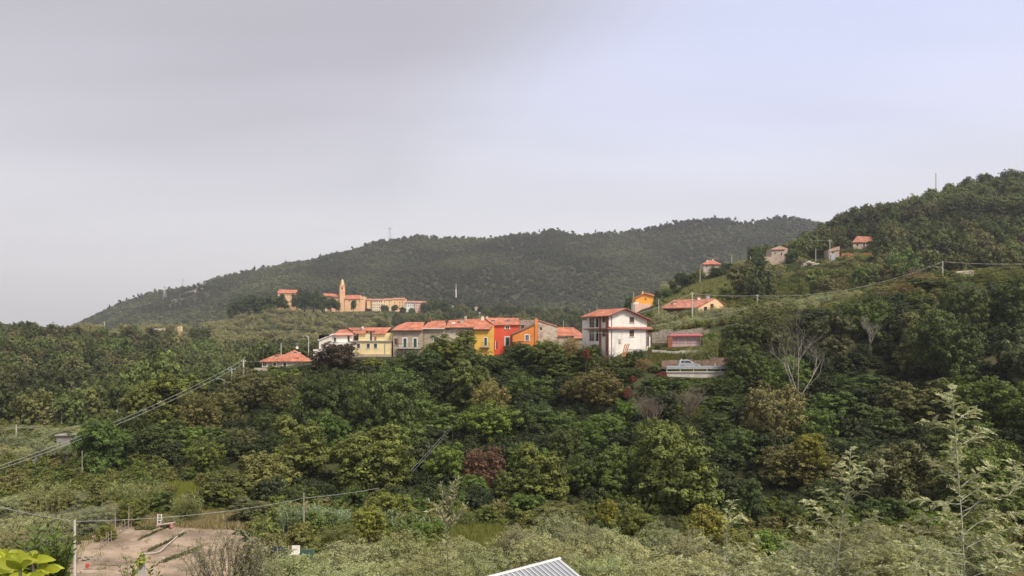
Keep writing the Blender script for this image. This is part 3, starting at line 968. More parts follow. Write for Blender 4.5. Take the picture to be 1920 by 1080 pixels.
for k in range(3):
    MB().box((0, 0, 0), (.22, .05, 2.6), Matrix.Translation((k * .3, 0, 0)) @ Matrix.Rotation(.28 + .03 * k, 4, 'Y')).build('board', mat('orange_board', (0.5, 0.24, 0.1), 0.7, 0.2, 3), pl_)

# pink panelled store by the white house
h = House('panel_store', 'pinkish panelled store with a flat red roof on the terrace right of the white house', 'shed', 1259, 653, 155, 53 * .1107, 4, flat(24 * .1107), mat('dusty_pink_boards', (0.40, 0.25, 0.23), 0.8, 0.15, 2))
h.walls()
pp = mat('pink_grey_panel', (0.52, 0.36, 0.35), 0.75, 0.12, 1.5, stain=0.2)
for i in range(4):
    for j in range(3):
        x0, x1 = h.X(1259.8 + i * 12.9), h.X(1259.8 + (i + 1) * 12.9) - .14
        z0, z1 = h.Z(651 - j * 7.0) + .02, h.Z(651 - (j + 1) * 7.0) - .08
        h.part('panel', pp, [((x0, -.06, z0), (x1, -.004, z1))])
for i in range(5):
    x0 = h.X(1259.1 + i * 12.9)
    h.part('post', mat('pale_post', (0.6, 0.48, 0.44), 0.8), [((x0 - .06, -.12, 0), (x0 + .06, -.064, h.Z(630)))])
h.roof([[h.at(1255.5, 629, -.8), h.at(1318, 628.6, -.8), h.at(1314, 625.8, 4.6), h.at(1257.5, 626.2, 4.6)]], mat('red_sheet_roof', (0.45, 0.11, 0.11), 0.6, 0.1, 1), .2)
h.part('side_post', WOOD, [((h.X(1311), -.7, -.4), (h.X(1312), -.55, h.Z(629.5)))])
tag(MB().box((-.45, -.4, -.6), (.45, .4, 1.9)).build('rusty_tank', mat('rust', (0.30, 0.11, 0.06), 0.8, 0.3, 2), loc=P(1256, 650, 154.6)), 'rust red upright tank at the left end of the panelled store', 'tank')
tag(MB().tube([(0, 0, -.1), (0, 0, .12), (0, 0, .9), (0, 0, 1.0)], [.38, .45, .45, .38], 12).build('black_drum', mat('black_plastic', (0.02, 0.02, 0.022), 0.5), loc=P(1316, 645, 154.8)), 'black drum at the right end of the panelled store', 'drum')

# brown roofed house on the hill shoulder
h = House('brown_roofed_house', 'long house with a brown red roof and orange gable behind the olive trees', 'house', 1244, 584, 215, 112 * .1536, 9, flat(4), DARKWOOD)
A = h.at
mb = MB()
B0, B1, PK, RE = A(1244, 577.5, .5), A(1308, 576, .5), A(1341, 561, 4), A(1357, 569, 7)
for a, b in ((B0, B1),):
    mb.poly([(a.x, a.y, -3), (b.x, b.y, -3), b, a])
mb.build('shaded_wall', DARKWOOD, h.root, fix=False)  # shade below the eave put into the wall as dark timber colour
mb = MB()
lo = lambda v: Vector((v.x, v.y, -3))
mb.poly([lo(B1), lo(PK), PK, B1])
mb.poly([lo(PK), lo(RE), RE, PK])
mb.build('gable_wall', PEACH, h.root, fix=False)
h.roof([[A(1239.5, 577, -.3), A(1305.5, 576, -.3), A(1341.5, 559.2, 4.2), A(1264, 562, 6.5)], [A(1341.5, 559.2, 4.2), A(1361, 569.8, 7), A(1330, 571, 14), A(1264, 562, 6.5)]], TILEO, .25)
for t0, w in ((.35, .14), (.72, .1)):
    c = B1.lerp(PK, t0)
    dvec = (Vector((PK.x, PK.y, 0)) - Vector((B1.x, B1.y, 0))).normalized()
    nn = Vector((dvec.y, -dvec.x, 0)) * .06
    for nm, mm, g in (('window', BROWNSH, 0), ('pane', GLASS, .12)):
        q = MB()
        a = Vector((c.x, c.y, 0)) + nn * (1 + .3 * (g > 0)) + dvec * g
        b = a + dvec * (1.3 - 2 * g)
        za, zb_ = c.z - 2.0 + g, c.z - .7 - g
        q.slab([(a.x, a.y, zb_), (b.x, b.y, zb_), (b.x - nn.x * .5, b.y - nn.y * .5, zb_), (a.x - nn.x * .5, a.y - nn.y * .5, zb_)], zb_ - za)
        q.build(nm, mm, h.root)
for x, y in ((1278, 567.4), (1286, 567)):
    h.skylight(x, y, 3.6, 1.1, 1.2, TRIM)
h.chimney(1264.5, 566.5, 573, 2.2, .9, PEACH)
h.chimney(1310, 557, 563, 4.4, .8, TRIM)
h.chimney(1327, 554.5, 561, 5, 1.0, METALG)

# yellow house on the spur
h = House('yellow_gable_house', 'small yellow gabled house on the spur above the white house roof', 'house', 1191.5, 575, 280, 34 * .2, 8, prof([(0, 17 * .2), (17 * .2, 25 * .2), (34 * .2, 21 * .2)]), mat('amber_render', (0.80, 0.38, 0.07), 0.85, 0.08, .3, stain=.15), bx=(3.4,))
h.opx(1209.2, 558.8, 1211.4, 563, fill='shutter', fm=BROWNSH, frame=None, sill=False)
h.walls()
A = h.at
h.roof([[A(1188.6, 559.6, -.6), A(1208.5, 549.4, -.6), A(1209, 548.6, 8.5), A(1190, 557.6, 8.5)], [A(1208.5, 549.4, -.6), A(1227, 554.6, -.6), A(1227, 553, 8.5), A(1209, 548.6, 8.5)]], TILEY, .18)
h.chimney(1205, 545.8, 551, 3, .6, PEACH)
h.part('terrace', WHITE, [((h.X(1186), -2.5, -2), (h.X(1196), 3, h.Z(567.5)))])
h.part('terrace_front', PINK, [((h.X(1188), -2.8, -3), (h.X(1217), -.004, h.Z(570.5)))])

GH = 'houses high on the right hillside'
h = House('hill_house', 'beige hill house with a red hipped roof and trees on both sides', 'house', 1319, 506, 330, 29 * .2357, 7, flat(12 * .2357), BEIGE, group=GH, zb=-5)
h.opx(1323, 496.5, 1325.5, 500.5, frame=None)
h.opx(1336, 496.5, 1339, 500.5, frame=None)
h.walls()
A = h.at
pk0, pk1 = A(1329, 487.8, 3.5), A(1338, 487.8, 3.5)
h.roof([[A(1315.5, 495, -.6), A(1352, 495, -.6), pk1, pk0], [A(1352, 495, -.6), A(1351, 494.5, 7.6), pk1], [A(1351, 494.5, 7.6), A(1316.5, 494.5, 7.6), pk0, pk1], [A(1316.5, 494.5, 7.6), A(1315.5, 495, -.6), pk0]], TILE, .2)
h.chimney(1336.5, 485.8, 489, 3.2, .6, TRIM)
h.chimney(1326, 488, 492, 2, .5, TRIM, False)
h = House('hill_house', 'pale stone tower house standing alone on the hillside terraces', 'house', 1446.6, 492, 330, 30 * .2357, 7, prof([(0, 25.5 * .2357), (15 * .2357, 31 * .2357), (30 * .2357, 25 * .2357)]), STONE3, bx=(15 * .2357,), group=GH, zb=-5)
h.opx(1452, 473, 1454, 477, frame=None, sill=False)
h.opx(1464, 474, 1466.5, 479, frame=None, sill=False)
h.walls()
A = h.at
h.roof([[A(1445, 468, -.5), A(1472, 467, -.5), A(1461.6, 460.6, 3)], [A(1445, 468, -.5), A(1461.6, 460.6, 3), A(1461.6, 461, 7.4), A(1446, 466, 7.4)], [A(1472, 467, -.5), A(1478, 466, 7.4), A(1461.6, 461, 7.4), A(1461.6, 460.6, 3)]], TILEO, .18)
h.part('garden_wall', STONE3, [((h.X(1427.5), -.4, -3), (h.X(1446.5), .2, h.Z(481.5)))])
h = House('hill_ruin', 'small ruined stone hut with a sloping broken roof beside the transformer pole', 'hut', 1553.8, 481, 325, 20 * .232, 5, prof([(0, 13 * .232), (10 * .232, 15 * .232), (20 * .232, 18.5 * .232)]), STONE3, bx=(10 * .232,), zb=-5)
h.opx(1560, 470, 1563, 474.5, frame=None, sill=False)
h.walls()
A = h.at
h.roof([[A(1556, 471.5, -.3), A(1574.5, 468, -.3), A(1574.5, 461.5, 4.4), A(1559, 465, 4.4)]], TILEO, .15)
h = House('hill_house', 'stone hill house with a low pitched reddish roof, highest of the hillside houses', 'house', 1599.5, 469, 345, 35 * .2464, 7, flat(16.5 * .2464), STONE3, group=GH, zb=-6)
h.opx(1617.5, 456, 1622, 461.5, frame=TRIM, fw=.2)
h.opx(1606, 457, 1609, 461, frame=None, sill=False)
h.walls()
A = h.at
h.roof([[A(1598, 454, -.5), A(1636.5, 453.5, -.5), A(1634, 443.6, 3.5), A(1607, 442.6, 3.5)], [A(1598, 454, -.5), A(1607, 442.6, 3.5), A(1600, 451, 7.5)], [A(1607, 442.6, 3.5), A(1634, 443.6, 3.5), A(1636, 451, 7.5), A(1600, 451, 7.5)]], TILEO, .2)
h.part('lean_to', STONE3, [((h.X(1634.6), .5, -3), (h.X(1640), 4, h.Z(452)))])

# far hill village with the church
FV = 'buildings of the far hilltop village'
F7 = .5
h = House('church', 'far church with an ochre bell tower and red nave roof on the hilltop', 'church', 646.5, 580, 700, 37 * F7, 12, flat(20 * F7), PEACH, zb=-6, group=FV)
for x in (654, 664, 674):
    h.opx(x, 562.5, x + 1.6, 566, frame=None, sill=False)
h.walls()
A = h.at
h.roof([[A(645.8, 560.6, -.6), A(681, 560.6, -.6), A(676.5, 553.2, 6), A(646.5, 553.6, 6)], [A(646.5, 553.6, 6), A(676.5, 553.2, 6), A(681, 559, 12.6), A(645.8, 559, 12.6)], [A(681, 560.6, -.6), A(681, 559, 12.6), A(676.5, 553.2, 6)]], TILE, .3)
h.part('apse', PEACH, [((h.X(675), -.3, -5), (h.X(683.4), 10, h.Z(556)))])
h.part('side_chapel', PEACH, [((h.X(622), 2, -6), (h.X(637), 10, h.Z(556.5)))])
h.roof([[A(606.5, 553.4, 1), A(638, 557, 1), A(638, 551.6, 6), A(607, 549.8, 6)]], TILE, .4, 'side_roof')
h.part('cloister', PEACH, [((h.X(608), 3, -6), (h.X(622), 9, h.Z(553.4)))])
tx0, tx1 = h.X(637.4), h.X(645.6)
tw = MB()
tw.box((tx0, -1, -6), (tx1, 3.1, h.Z(547)))
tw.box((tx0 - .25, -1.25, h.Z(547) + .004), (tx1 + .25, 3.35, h.Z(547) + .5))
tw.build('tower_shaft', PEACH, h.root)
z0, z1 = h.Z(547) + .504, h.Z(535.8)
bf = MB()
for (a, b) in (((tx0, -1), (tx0 + 1.3, .3)), ((tx1 - 1.3, -1), (tx1, .3)), ((tx0, 1.8), (tx0 + 1.3, 3.1)), ((tx1 - 1.3, 1.8), (tx1, 3.1))):
    bf.box((*a, z0), (*b, z1))
bf.box((tx0 + .1, -.9, z0), (tx1 - .1, 3, z0 + 1.2))
bf.box((tx0 + .004, -.996, z1 - 1.4), (tx1 - .004, 3.096, z1 - .004))
bf.box((tx0 - .35, -1.35, z1), (tx1 + .35, 3.45, z1 + .45))
bf.build('belfry', PEACH, h.root)
lt = MB()
cx, cyy = (tx0 + tx1) / 2, 1.05
lt.tube([(cx, cyy, z1 + .454), (cx, cyy, h.Z(530.4)), (cx, cyy, h.Z(530)), (cx, cyy, h.Z(529.4))], [1.85, 1.65, 1.85, 1.3], 8)
lt.build('lantern', PEACH, h.root)
lt = MB()
lt.tube([(cx, cyy, h.Z(529.4) + .01), (cx, cyy, h.Z(526.8)), (cx, cyy, h.Z(525.2)), (cx, cyy, h.Z(524)), (cx, cyy, h.Z(523.3))], [1.25, 1.15, .85, .4, .1], 8)
lt.build('cupola', CREAM, h.root)
h.part('cross', METALD, [((cx - .06, cyy - .06, h.Z(523.3)), (cx + .06, cyy + .06, h.Z(521))), ((cx - .45, cyy - .06, h.Z(522.2)), (cx + .45, cyy + .06, h.Z(521.8)))])

h = House('hilltop_building', 'long far building with a red roof half hidden by trees left of the church', 'building', 521, 572, 690, 37 * .493, 10, flat(23.5 * .493), PEACH, zb=-6, group=FV)
for x in (539, 543, 547, 551):
    h.opx(x, 552, x + 1.4, 555, frame=None, sill=False)
h.walls()
A = h.at
h.roof([[A(519.5, 549.4, -.6), A(559.5, 549.4, -.6), A(557.5, 543.4, 5), A(522.5, 542.8, 5)], [A(522.5, 542.8, 5), A(557.5, 543.4, 5), A(559, 548, 10.6), A(520, 548, 10.6)]], TILE, .3)


def block(px0, px1, yt, yb, d, m, label, cols, rows, ww=1.4, wh=2.6, dp=10, frame=None, tile=True):
    s_ = d / FP
    h = House('hilltop_building', label, 'building', px0, yb, d, (px1 - px0) * s_, dp, flat((yb - yt) * s_), m, zb=-6, group=FV)
    for x in cols:
        for y in rows:
            h.opx(x - ww / 2, y - wh / 2, x + ww / 2, y + wh / 2, frame=frame, sill=False, fw=.15)
    h.walls()
    A = h.at
    if tile:
        h.roof([[A(px0 - .6, yt + .5, -.5), A(px1 + .6, yt + .5, -.5), A(px1 - .5, yt - 2.2, dp / 2), A(px0 + .5, yt - 2.2, dp / 2)], [A(px0 + .5, yt - 2.2, dp / 2), A(px1 - .5, yt - 2.2, dp / 2), A(px1 + .6, yt - .2, dp + .5), A(px0 - .6, yt - .2, dp + .5)]], TILEP, .3)
    return h


block(697.6, 718, 562.4, 590, 700, mat('ivory_render', (0.84, 0.68, 0.48), 0.85, 0.06, .2), 'tall ivory block of four window rows, nearest of the far village row', (699.4, 703, 707, 711.3, 715.3), (566, 571.5, 576.6, 581.6))
h = block(687.8, 697.4, 562, 586, 702, PEACH, 'blank ochre block between the far church and the ivory block', (694,), (566,))
block(718.3, 736, 561.6, 588, 704, CREAM, 'cream building with few windows, right of the ivory block in the far village', (721, 729.8), (566.2, 572))
block(736.3, 760, 560.6, 586, 706, PEACH, 'wide peach building in the middle of the far village row', (740, 749.5, 755), (567.5, 573))
block(760.3, 778, 566.4, 588, 705, mat('chalk_render', (0.80, 0.78, 0.70), 0.85, 0.06, .2), 'white building with green windows in the far village row', (762.5, 766, 769.5, 773, 776), (569.5, 573.6), 1.3, 2.4)
block(778.3, 798, 566.6, 590, 704, PINK, 'pink building at the right end of the far village row', (781, 785, 789.5, 794), (568.8, 573.4, 578.6), 1.2, 2.2)
for px, w_, hh, lab in ((887, 26, 2.5, 'long low ruined wall on the far ridge'), (905, 8, 6, 'squat ruined tower block on the far ridge')):
    b = gp(px, 745)
    mb = MB()
    rr = random.Random(px)
    for k in range(3):
        a = -w_ * .266 + k * w_ * .177
        mb.box((a, -1.5 + .01 * k, -8), (a + w_ * .177, 1.5 + .01 * k, 3 + hh * .4 * rr.uniform(.6, 1)))
    tag(mb.build('ruined_wall', STONE3, loc=b), lab, 'ruin')
tag(MB().tube([(0, 0, -6), (0, 0, 1.5), (0, 0, 1.6), (0, 0, 8.6)], [.7, .6, .35, .1], 6).build('spire_marker', TRIM, loc=P(855, 546, 740)), 'thin white spire on the far rocky ridge', 'marker')
h = House('ridge_chapel', 'tiny cream chapel on the skyline of the left wooded hill', 'chapel', 332.5, 621, 490, 6.2 * .35, 3, prof([(0, 8 * .35), (3.1 * .35, 11 * .35), (6.2 * .35, 8 * .35)]), CREAM, bx=(3.1 * .35,), zb=-3)
h.opx(335, 615.5, 336.4, 619.5, fill='door', fm=BROWNSH, frame=None, sill=False, name='door')
h.walls()
h.roof([[h.at(331.8, 613.6, -.3), h.at(335.6, 609.8, -.3), h.at(335.6, 609.8, 3.3), h.at(331.8, 613.6, 3.3)], [h.at(335.6, 609.8, -.3), h.at(339.4, 613.6, -.3), h.at(339.4, 613.6, 3.3), h.at(335.6, 609.8, 3.3)]], TILEO, .12)
mb = MB()
rr = random.Random(3)
for k in range(9):
    a = k * 1.75
    mb.box((a, 0, -2.5), (a + 1.72, .6, rr.uniform(1.0, 1.7)))
tag(mb.build('ridge_wall', mat('pale_wall', (0.62, 0.55, 0.47), 0.9, .15, .5), loc=P(285, 620, 492)), 'long pale terrace wall on the left hill skyline beside the chapel', 'wall')

# ---------------------------------------------------------------- road, guardrail, car
ASPH = mat('asphalt', (0.06, 0.058, 0.055), 0.9, 0.2, 2)
RZ = -5.15
road = MB()
for a in range(1240, 1420, 20):
    q = [P(a, HZ, 139.5), P(a + 20, HZ, 139.5), P(a + 20, HZ, 145), P(a, HZ, 145)]
    zz_ = [RZ + max(0, (p - 1400)) * .012 - max(0, 1230 - p) * .004 for p in (a, a + 20, a + 20, a)]
    road.poly([(v.x, v.y, z) for v, z in zip(q, zz_)])
tag(road.build('road', ASPH, fix=True), kind='structure')
w = MB()
x0, x1 = P(1250, 0, 139.2).x, P(1400, 0, 139.2).x
w.box((x0, 138.7, RZ - 5), (x1, 139.45, RZ - .62))
w.box((x0 - .15, 138.5, RZ - .616), (x1 + .1, 139.6, RZ - .44))
w_o = tag(w.build('road_wall', CONC), 'pale concrete retaining wall under the guardrail by the silver car', 'wall')
gr = tag(empty('guardrail', (x0, 139.0, RZ - .44)), 'galvanised steel guardrail along the road in front of the silver car', 'guardrail')
n_ = 7
for k in range(n_):
    gx = k * (x1 - x0) / (n_ - 1)
    MB().box((gx - .07, .0, 0), (gx + .07, .12, 1.05)).build('post', METALG, gr)
for k in range(n_ - 1):
    a, b = k * (x1 - x0) / (n_ - 1) - .05, (k + 1) * (x1 - x0) / (n_ - 1) - .06
    rail = MB()
    pr = [(0, .45), (-.09, .52), (-.09, .62), (0, .70), (0, .78), (-.09, .84), (-.09, .96), (0, 1.02)]
    for (y0, z0), (y1, z1) in zip(pr[:-1], pr[1:]):
        rail.poly([(a, y0 - .02, z0), (b, y0 - .02, z0), (b, y1 - .02, z1), (a, y1 - .02, z1)])
    rail.build('rail_beam', METALG, gr, fix=False)
for px, lab in ((1276, 'white marker post leaning above the silver car'), (1340.5, 'white marker post behind the guardrail, right of the silver car')):
    b = P(px, 687 if px < 1300 else 697, 146.5)
    mb = MB().tube([(0, 0, -.6), (.06 if px < 1300 else 0, 0, .7), (.16 if px < 1300 else 0, 0, 1.5)], [.12, .12, .11], 8)
    tag(mb.build('marker_post', TRIM, loc=b), lab, 'post', 'white road marker posts')

SILVER = mat('silver_car_paint', (0.42, 0.43, 0.44), 0.32, 0.04, 1, metal=0.35, spec=0.6)
TYRE = mat('tyre_rubber', (0.02, 0.02, 0.02), 0.85)
car = tag(empty('parked_car', P(1273, 716, 141.6)), 'silver estate car parked behind the guardrail', 'car')
car.location.z = RZ + .004
body = [(-.1, .45), (-.15, .8), (.0, 1.0), (1.6, 1.02), (2.75, .98), (3.75, .88), (4.1, .72), (4.15, .4), (3.9, .28), (.2, .28)]
cab = [(.05, 1.0), (.28, 1.52), (.5, 1.6), (1.9, 1.6), (2.2, 1.52), (2.95, .99)]


def extr(pts, y0, y1, inset=0.0):
    mb = MB()
    n = len(pts)
    cxm = sum(p[0] for p in pts) / n
    k = 0
    A0 = [(x, y0 + inset * (z - 1.0), z) for x, z in pts]
    A1 = [(x, y1 - inset * (z - 1.0), z) for x, z in pts]
    mb.poly(A0)
    mb.poly(A1[::-1])
    for i in range(n):
        j = (i + 1) % n
        mb.poly([A0[i], A1[i], A1[j], A0[j]])
    return mb


bo = extr(body, 0, 1.7).build('body', SILVER, car)
bo.modifiers.new('bevel', 'BEVEL').width = .06
ca = extr(cab, .08, 1.62, .28).build('cabin', SILVER, car)
for poly in ([(.38, 1.06), (.46, 1.46), (1.12, 1.5), (1.12, 1.06)], [(1.2, 1.06), (1.2, 1.5), (1.88, 1.49), (2.12, 1.42), (2.55, 1.06)]):
    for y in (.08, 1.62):
        sgn = 1 if y < 1 else -1
        MB().poly([(x, y + sgn * (.28 * (z - 1.0) - .012), z) for x, z in poly]).build('side_window', GLASS, ca, fix=False)
MB().poly([(2.24, .3, 1.51), (2.93, .12, 1.03), (2.93, 1.58, 1.03), (2.24, 1.4, 1.51)]).build('windscreen', GLASS, ca, fix=False)
for x in (.75, 3.3):
    for y in (.0, 1.52):
        wh = MB().tube([(x, y - .02, .31), (x, y + .2, .31)], .32, 16).build('wheel', TYRE, car)
        MB().tube([(x, y - .03 if y < 1 else y + .2, .31), (x, y - .02 if y < 1 else y + .22, .31)], .19, 12).build('rim', METALG, wh)
for y in (.12, 1.35):
    MB().box((4.02, y, .6), (4.13, y + .24, .74)).build('headlight', TRIM, car)
MB().box((.4, .3, 1.6), (1.9, .34, 1.68)).build('roof_rail', METALG, car)

# walls and rocks on the slopes
def stone_heap(name, label, cat, loc, size, n, m, seed, rmin=.3, rmax=.7, group=None, flatz=.6, one=False):
    """boulders piled on a bank; each boulder is a piece"""
    rg = random.Random(seed)
    root = tag(empty(name, loc), label, cat, group)
    protos = []
    for k in range(3):
        bm = bmesh.new()
        bmesh.ops.create_icosphere(bm, subdivisions=2, radius=1)
        for v in bm.verts:
            v.co *= 1 + .28 * math.sin(v.co.x * 3.1 + k * 2) * math.cos(v.co.y * 2.7 + k) + rg.uniform(-.12, .12)
        me = bpy.data.meshes.new('stone')
        bm.to_mesh(me)
        bm.free()
        me.materials.append(m)
        protos.append(me)
    for k in range(n):
        o = bpy.data.objects.new('stone', protos[k % 3])
        COL.objects.link(o)
        o.parent = root
        a, r = rg.uniform(0, 6.28), math.sqrt(rg.random())
        x, y = math.cos(a) * r * size[0], math.sin(a) * r * size[1]
        s_ = rg.uniform(rmin, rmax)
        gz = zt(loc[0] + x, loc[1] + y) - loc[2]
        o.location = (x, y, max(gz, -2) + size[2] * (1 - r) + s_ * .1)
        o.scale = (s_ * rg.uniform(.9, 1.4), s_, s_ * flatz * rg.uniform(.8, 1.2))
        o.rotation_euler = (rg.uniform(-.4, .4), rg.uniform(-.4, .4), rg.uniform(0, 6))
    return root


ROCK = mat('pale_rock', (0.40, 0.34, 0.28), 0.95, 0.3, .5, bump=.6, bscale=2)
ROCKF = mat('pinkish_crag', (0.30, 0.25, 0.215), 0.95, 0.3, .06, bump=.8, bscale=.3)
GREYROCK = mat('grey_rubble', (0.40, 0.385, 0.36), 0.95, 0.25, 1, bump=.4)
b = P(1516, 514, 305)
b.z = zt(b.x, b.y)
stone_heap('rubble_heap', 'big heap of pale rubble on the terraces below the tower house', 'rubble', b, (4.2, 2.5, 2.1), 60, ROCK, 4, .4, .9)
for i, (px, py, d, w_, n) in enumerate(((390, 530, 1350, 16, 9), (352, 552, 1330, 14, 8), (372, 545, 1310, 12, 7), (330, 565, 1290, 12, 6), (410, 522, 1400, 14, 6), (606, 510, 1300, 9, 4), (568, 536, 1150, 6, 4), (548, 533, 1180, 3, 2), (966, 556, 760, 8, 9), (850, 552, 745, 12, 9), (940, 568, 735, 9, 6), (1010, 502, 1250, 6, 3), (990, 520, 1200, 5, 3))):
    # find the ground that shows at this spot
    best = min(np.arange(d - 140, d + 140, 4), key=lambda q: abs(HZ - FP * zt((px - 960) * q / FP, q) / q - py))
    loc = Vector(((px - 960) * best / FP, best, 0))
    loc.z = zt(loc.x, loc.y)
    stone_heap('rock_outcrop', ('broad pink grey crag below the left shoulder of the far mountain', 'pale crag lower left on the far mountain', 'crag in the middle of the far mountain rock band', 'lowest crag on the left of the far mountain', 'topmost crag near the far mountain skyline on the left', 'small pale patch of rock high behind the church tower', 'round pale rock just above the left hilltop trees', 'tiny white rock left of the round pale rock', 'pinkish rock face right of the ruined walls', 'pale rocks by the thin white spire', 'pink rock bank under the ruined tower', 'small pale rock in the centre of the far mountain', 'lower small rock in the centre of the far mountain')[i],
               'rock', loc, (w_ * 1.2, w_ * .5, w_ * .3), int(n * 3.2), ROCKF, 20 + i, w_ * .07, w_ * .2, 'rock outcrops on the far slopes', .8)

# dry stone wall and field hut on the left
h = House('field_hut', 'low grey stone hut with a flat roof among olive trees on the left', 'hut', 106, 838, 132, 27 * .0943, 1.6, flat(21 * .0943), mat('grey_hut_render', (0.30, 0.265, 0.235), .9, .15, 1, stain=.3), zb=-4)
h.opx(110, 829, 114, 838, fill='door', fm=DARKWOOD, frame=None, sill=False, name='door')
h.walls()
h.part('flat_roof', mat('hut_roof', (0.33, 0.30, 0.26), .9, .2, 1), [((-.25, -.3, 21 * .0943 + .003), (27 * .0943 + .2, 1.8, 21 * .0943 + .16))])
stone_heap('rubble_bank', 'bank of loose grey stones sloping down left of the flat stone hut', 'stones', Vector((P(88, 0, 128).x, 128, zt(P(88, 0, 128).x, 128))), (3.2, 2.2, .9), 55, GREYROCK, 8, .2, .5)
stone_heap('rubble_bank', 'bank of loose grey stones in front of the flat stone hut', 'stones', Vector((P(126, 0, 127).x, 127, zt(P(126, 0, 127).x, 127))), (2.4, 1.8, .7), 35, GREYROCK, 9, .2, .45)
def wall_run(name, label, pts, hgt, thick, m, seed):
    rr = random.Random(seed)
    mb = MB()
    for (a, b) in zip(pts[:-1], pts[1:]):
        n = max(1, int((b - a).length / 1.2))
        dv = (b - a).normalized()
        nv = Vector((-dv.y, dv.x, 0)).normalized() * thick / 2
        for k in range(n):
            p, q = a.lerp(b, k / n), a.lerp(b, (k + .985) / n)
            hz = hgt * rr.uniform(.85, 1.1)
            zb = min(zt(p.x, p.y), zt(q.x, q.y)) - .8
            tops = [(*(p + nv).xy, p.z + hz), (*(q + nv).xy, q.z + hz), (*(q - nv).xy, q.z + hz), (*(p - nv).xy, p.z + hz)]
            mb.slab(tops, p.z + hz - zb)
    return tag(mb.build(name, m), label, 'wall')


wall_run('terrace_wall', 'brown dry stone terrace wall behind the panelled store', [gp(1222, 162), gp(1262, 162), gp(1330, 163)], 2.6, .6, DRYWALL, 1)
wall_run('terrace_wall', 'low pale edge wall on the grass bank below the panelled store', [gp(1222, 151.5), gp(1262, 151), gp(1322, 151)], .5, .4, CONC, 2)
wall_run('bank_wall', 'brown earth retaining wall behind the guardrail and car', [gp(1240, 146.4), gp(1300, 146.8), gp(1330, 147), gp(1385, 147.2)], 1.5, .6, stone_mat('brown_bank', [(0.26, 0.17, 0.12), (0.33, 0.23, 0.17), (0.2, 0.13, 0.1)], 1.8, (0.16, 0.11, 0.08)), 3)
wall_run('ruined_wall', 'pale stone ruin wall beside the pole on the right shoulder', [gp(1792, 186), gp(1826, 186)], 2.2, .6, STONE2, 5)

# orange safety fence and small things on the hillside
nf = tag(empty('safety_fence', gp(1579, 322)), 'bright orange safety net fence below the highest hill house', 'fence')
NET = mat('orange_net', (0.75, 0.10, 0.04), .6, .1, 2)
fp = [gp(1578 + k * 7.9, 322) for k in range(9)]
o0 = nf.location
for k, p in enumerate(fp):
    top = (HZ - 475.2 + .0 * k) * 322 / FP
    q = Vector((p.x - o0.x, 0, min(p.z, top - 1) - o0.z - .5))
    MB().box((q.x - .05, -.05, q.z), (q.x + .05, .05, top - o0.z + .1)).build('post', WOOD, nf)
    if k < 8 and k != 4:
        x2 = fp[k + 1].x - o0.x
        MB().box((q.x + .06, -.02, top - o0.z - 1.15 - .1 * (k % 3)), (x2 - .06, .02, top - o0.z)).build('net_panel', NET, nf)
h = House('garden_shed', 'small shed with an orange red roof on the hillside grass', 'shed', 1399, 528, 300, 20 * .2143, 3, flat(4 * .2143), PEACH, zb=-2)
h.walls()
h.roof([[h.at(1398, 524, -.3), h.at(1420, 524.4, -.3), h.at(1418, 521.2, 2.2), h.at(1400, 521, 2.2)]], TILE, .12)
h = House('greenhouse', 'small grey plastic covered greenhouse on the hillside left of the rubble heap', 'greenhouse', 1461, 522, 302, 17 * .2157, 4, prof([(0, 5 * .2157), (8.5 * .2157, 10 * .2157), (17 * .2157, 5 * .2157)]), mat('grey_plastic_sheet', (0.45, 0.48, 0.5), .4, .1, 1), bx=(8.5 * .2157,), zb=-2)
h.walls()
h.roof([[h.at(1460, 518, -.2), h.at(1469.5, 511.8, -.2), h.at(1469.5, 511.8, 4.2), h.at(1460, 518, 4.2)], [h.at(1469.5, 511.8, -.2), h.at(1479, 518, -.2), h.at(1479, 518, 4.2), h.at(1469.5, 511.8, 4.2)]], MATS['grey_plastic_sheet'], .06)

# ---------------------------------------------------------------- poles and cables
PALEPOLE = mat('concrete_pole', (0.52, 0.49, 0.45), .85, .1, 2)
WOODPOLE = mat('timber_pole', (0.30, 0.25, 0.19), .9, .2, 2)
CABLE = mat('cable_sheath', (0.42, 0.41, 0.40), .6, .05, 1)
POLES = {}


def pole(px, yt, yb, d, label, r=.13, m=None, arm=0, lamp=False, group='utility poles on the slopes', name='utility_pole', cat='pole', lean=0.0):
    b = gp(px, d)
    zt_, zb_ = (HZ - yt) * d / FP, (HZ - yb) * d / FP
    base = Vector((b.x, d, min(b.z, zb_)))
    root = tag(empty(name, base), label, cat, group)
    H_ = zt_ - base.z
    MB().tube([(0, 0, -.3), (lean * .5, 0, H_ * .5), (lean, 0, H_)], [r, r * .9, r * .72], 8).build('shaft', m or PALEPOLE, root)
    if arm:
        MB().box((-arm, -.05, H_ - .42), (arm, .05, H_ - .32)).build('crossarm', METALG, root)
        for k in (-1, 0, 1):
            MB().tube([(k * arm * .85, -.02, H_ - .318), (k * arm * .85, -.02, H_ - .12)], .05, 6).build('insulator', TRIM, root)
    if lamp:
        MB().tube([(0, 0, H_ - .2), (-.5, 0, H_ + .15), (-1.1, 0, H_ + .2)], .04, 6).build('lamp_arm', METALG, root)
        MB().box((-1.6, -.12, H_ + .12), (-1.05, .12, H_ + .24)).build('lamp_head', METALG, root)
    POLES[px] = Vector((base.x + lean, d, zt_))
    return root


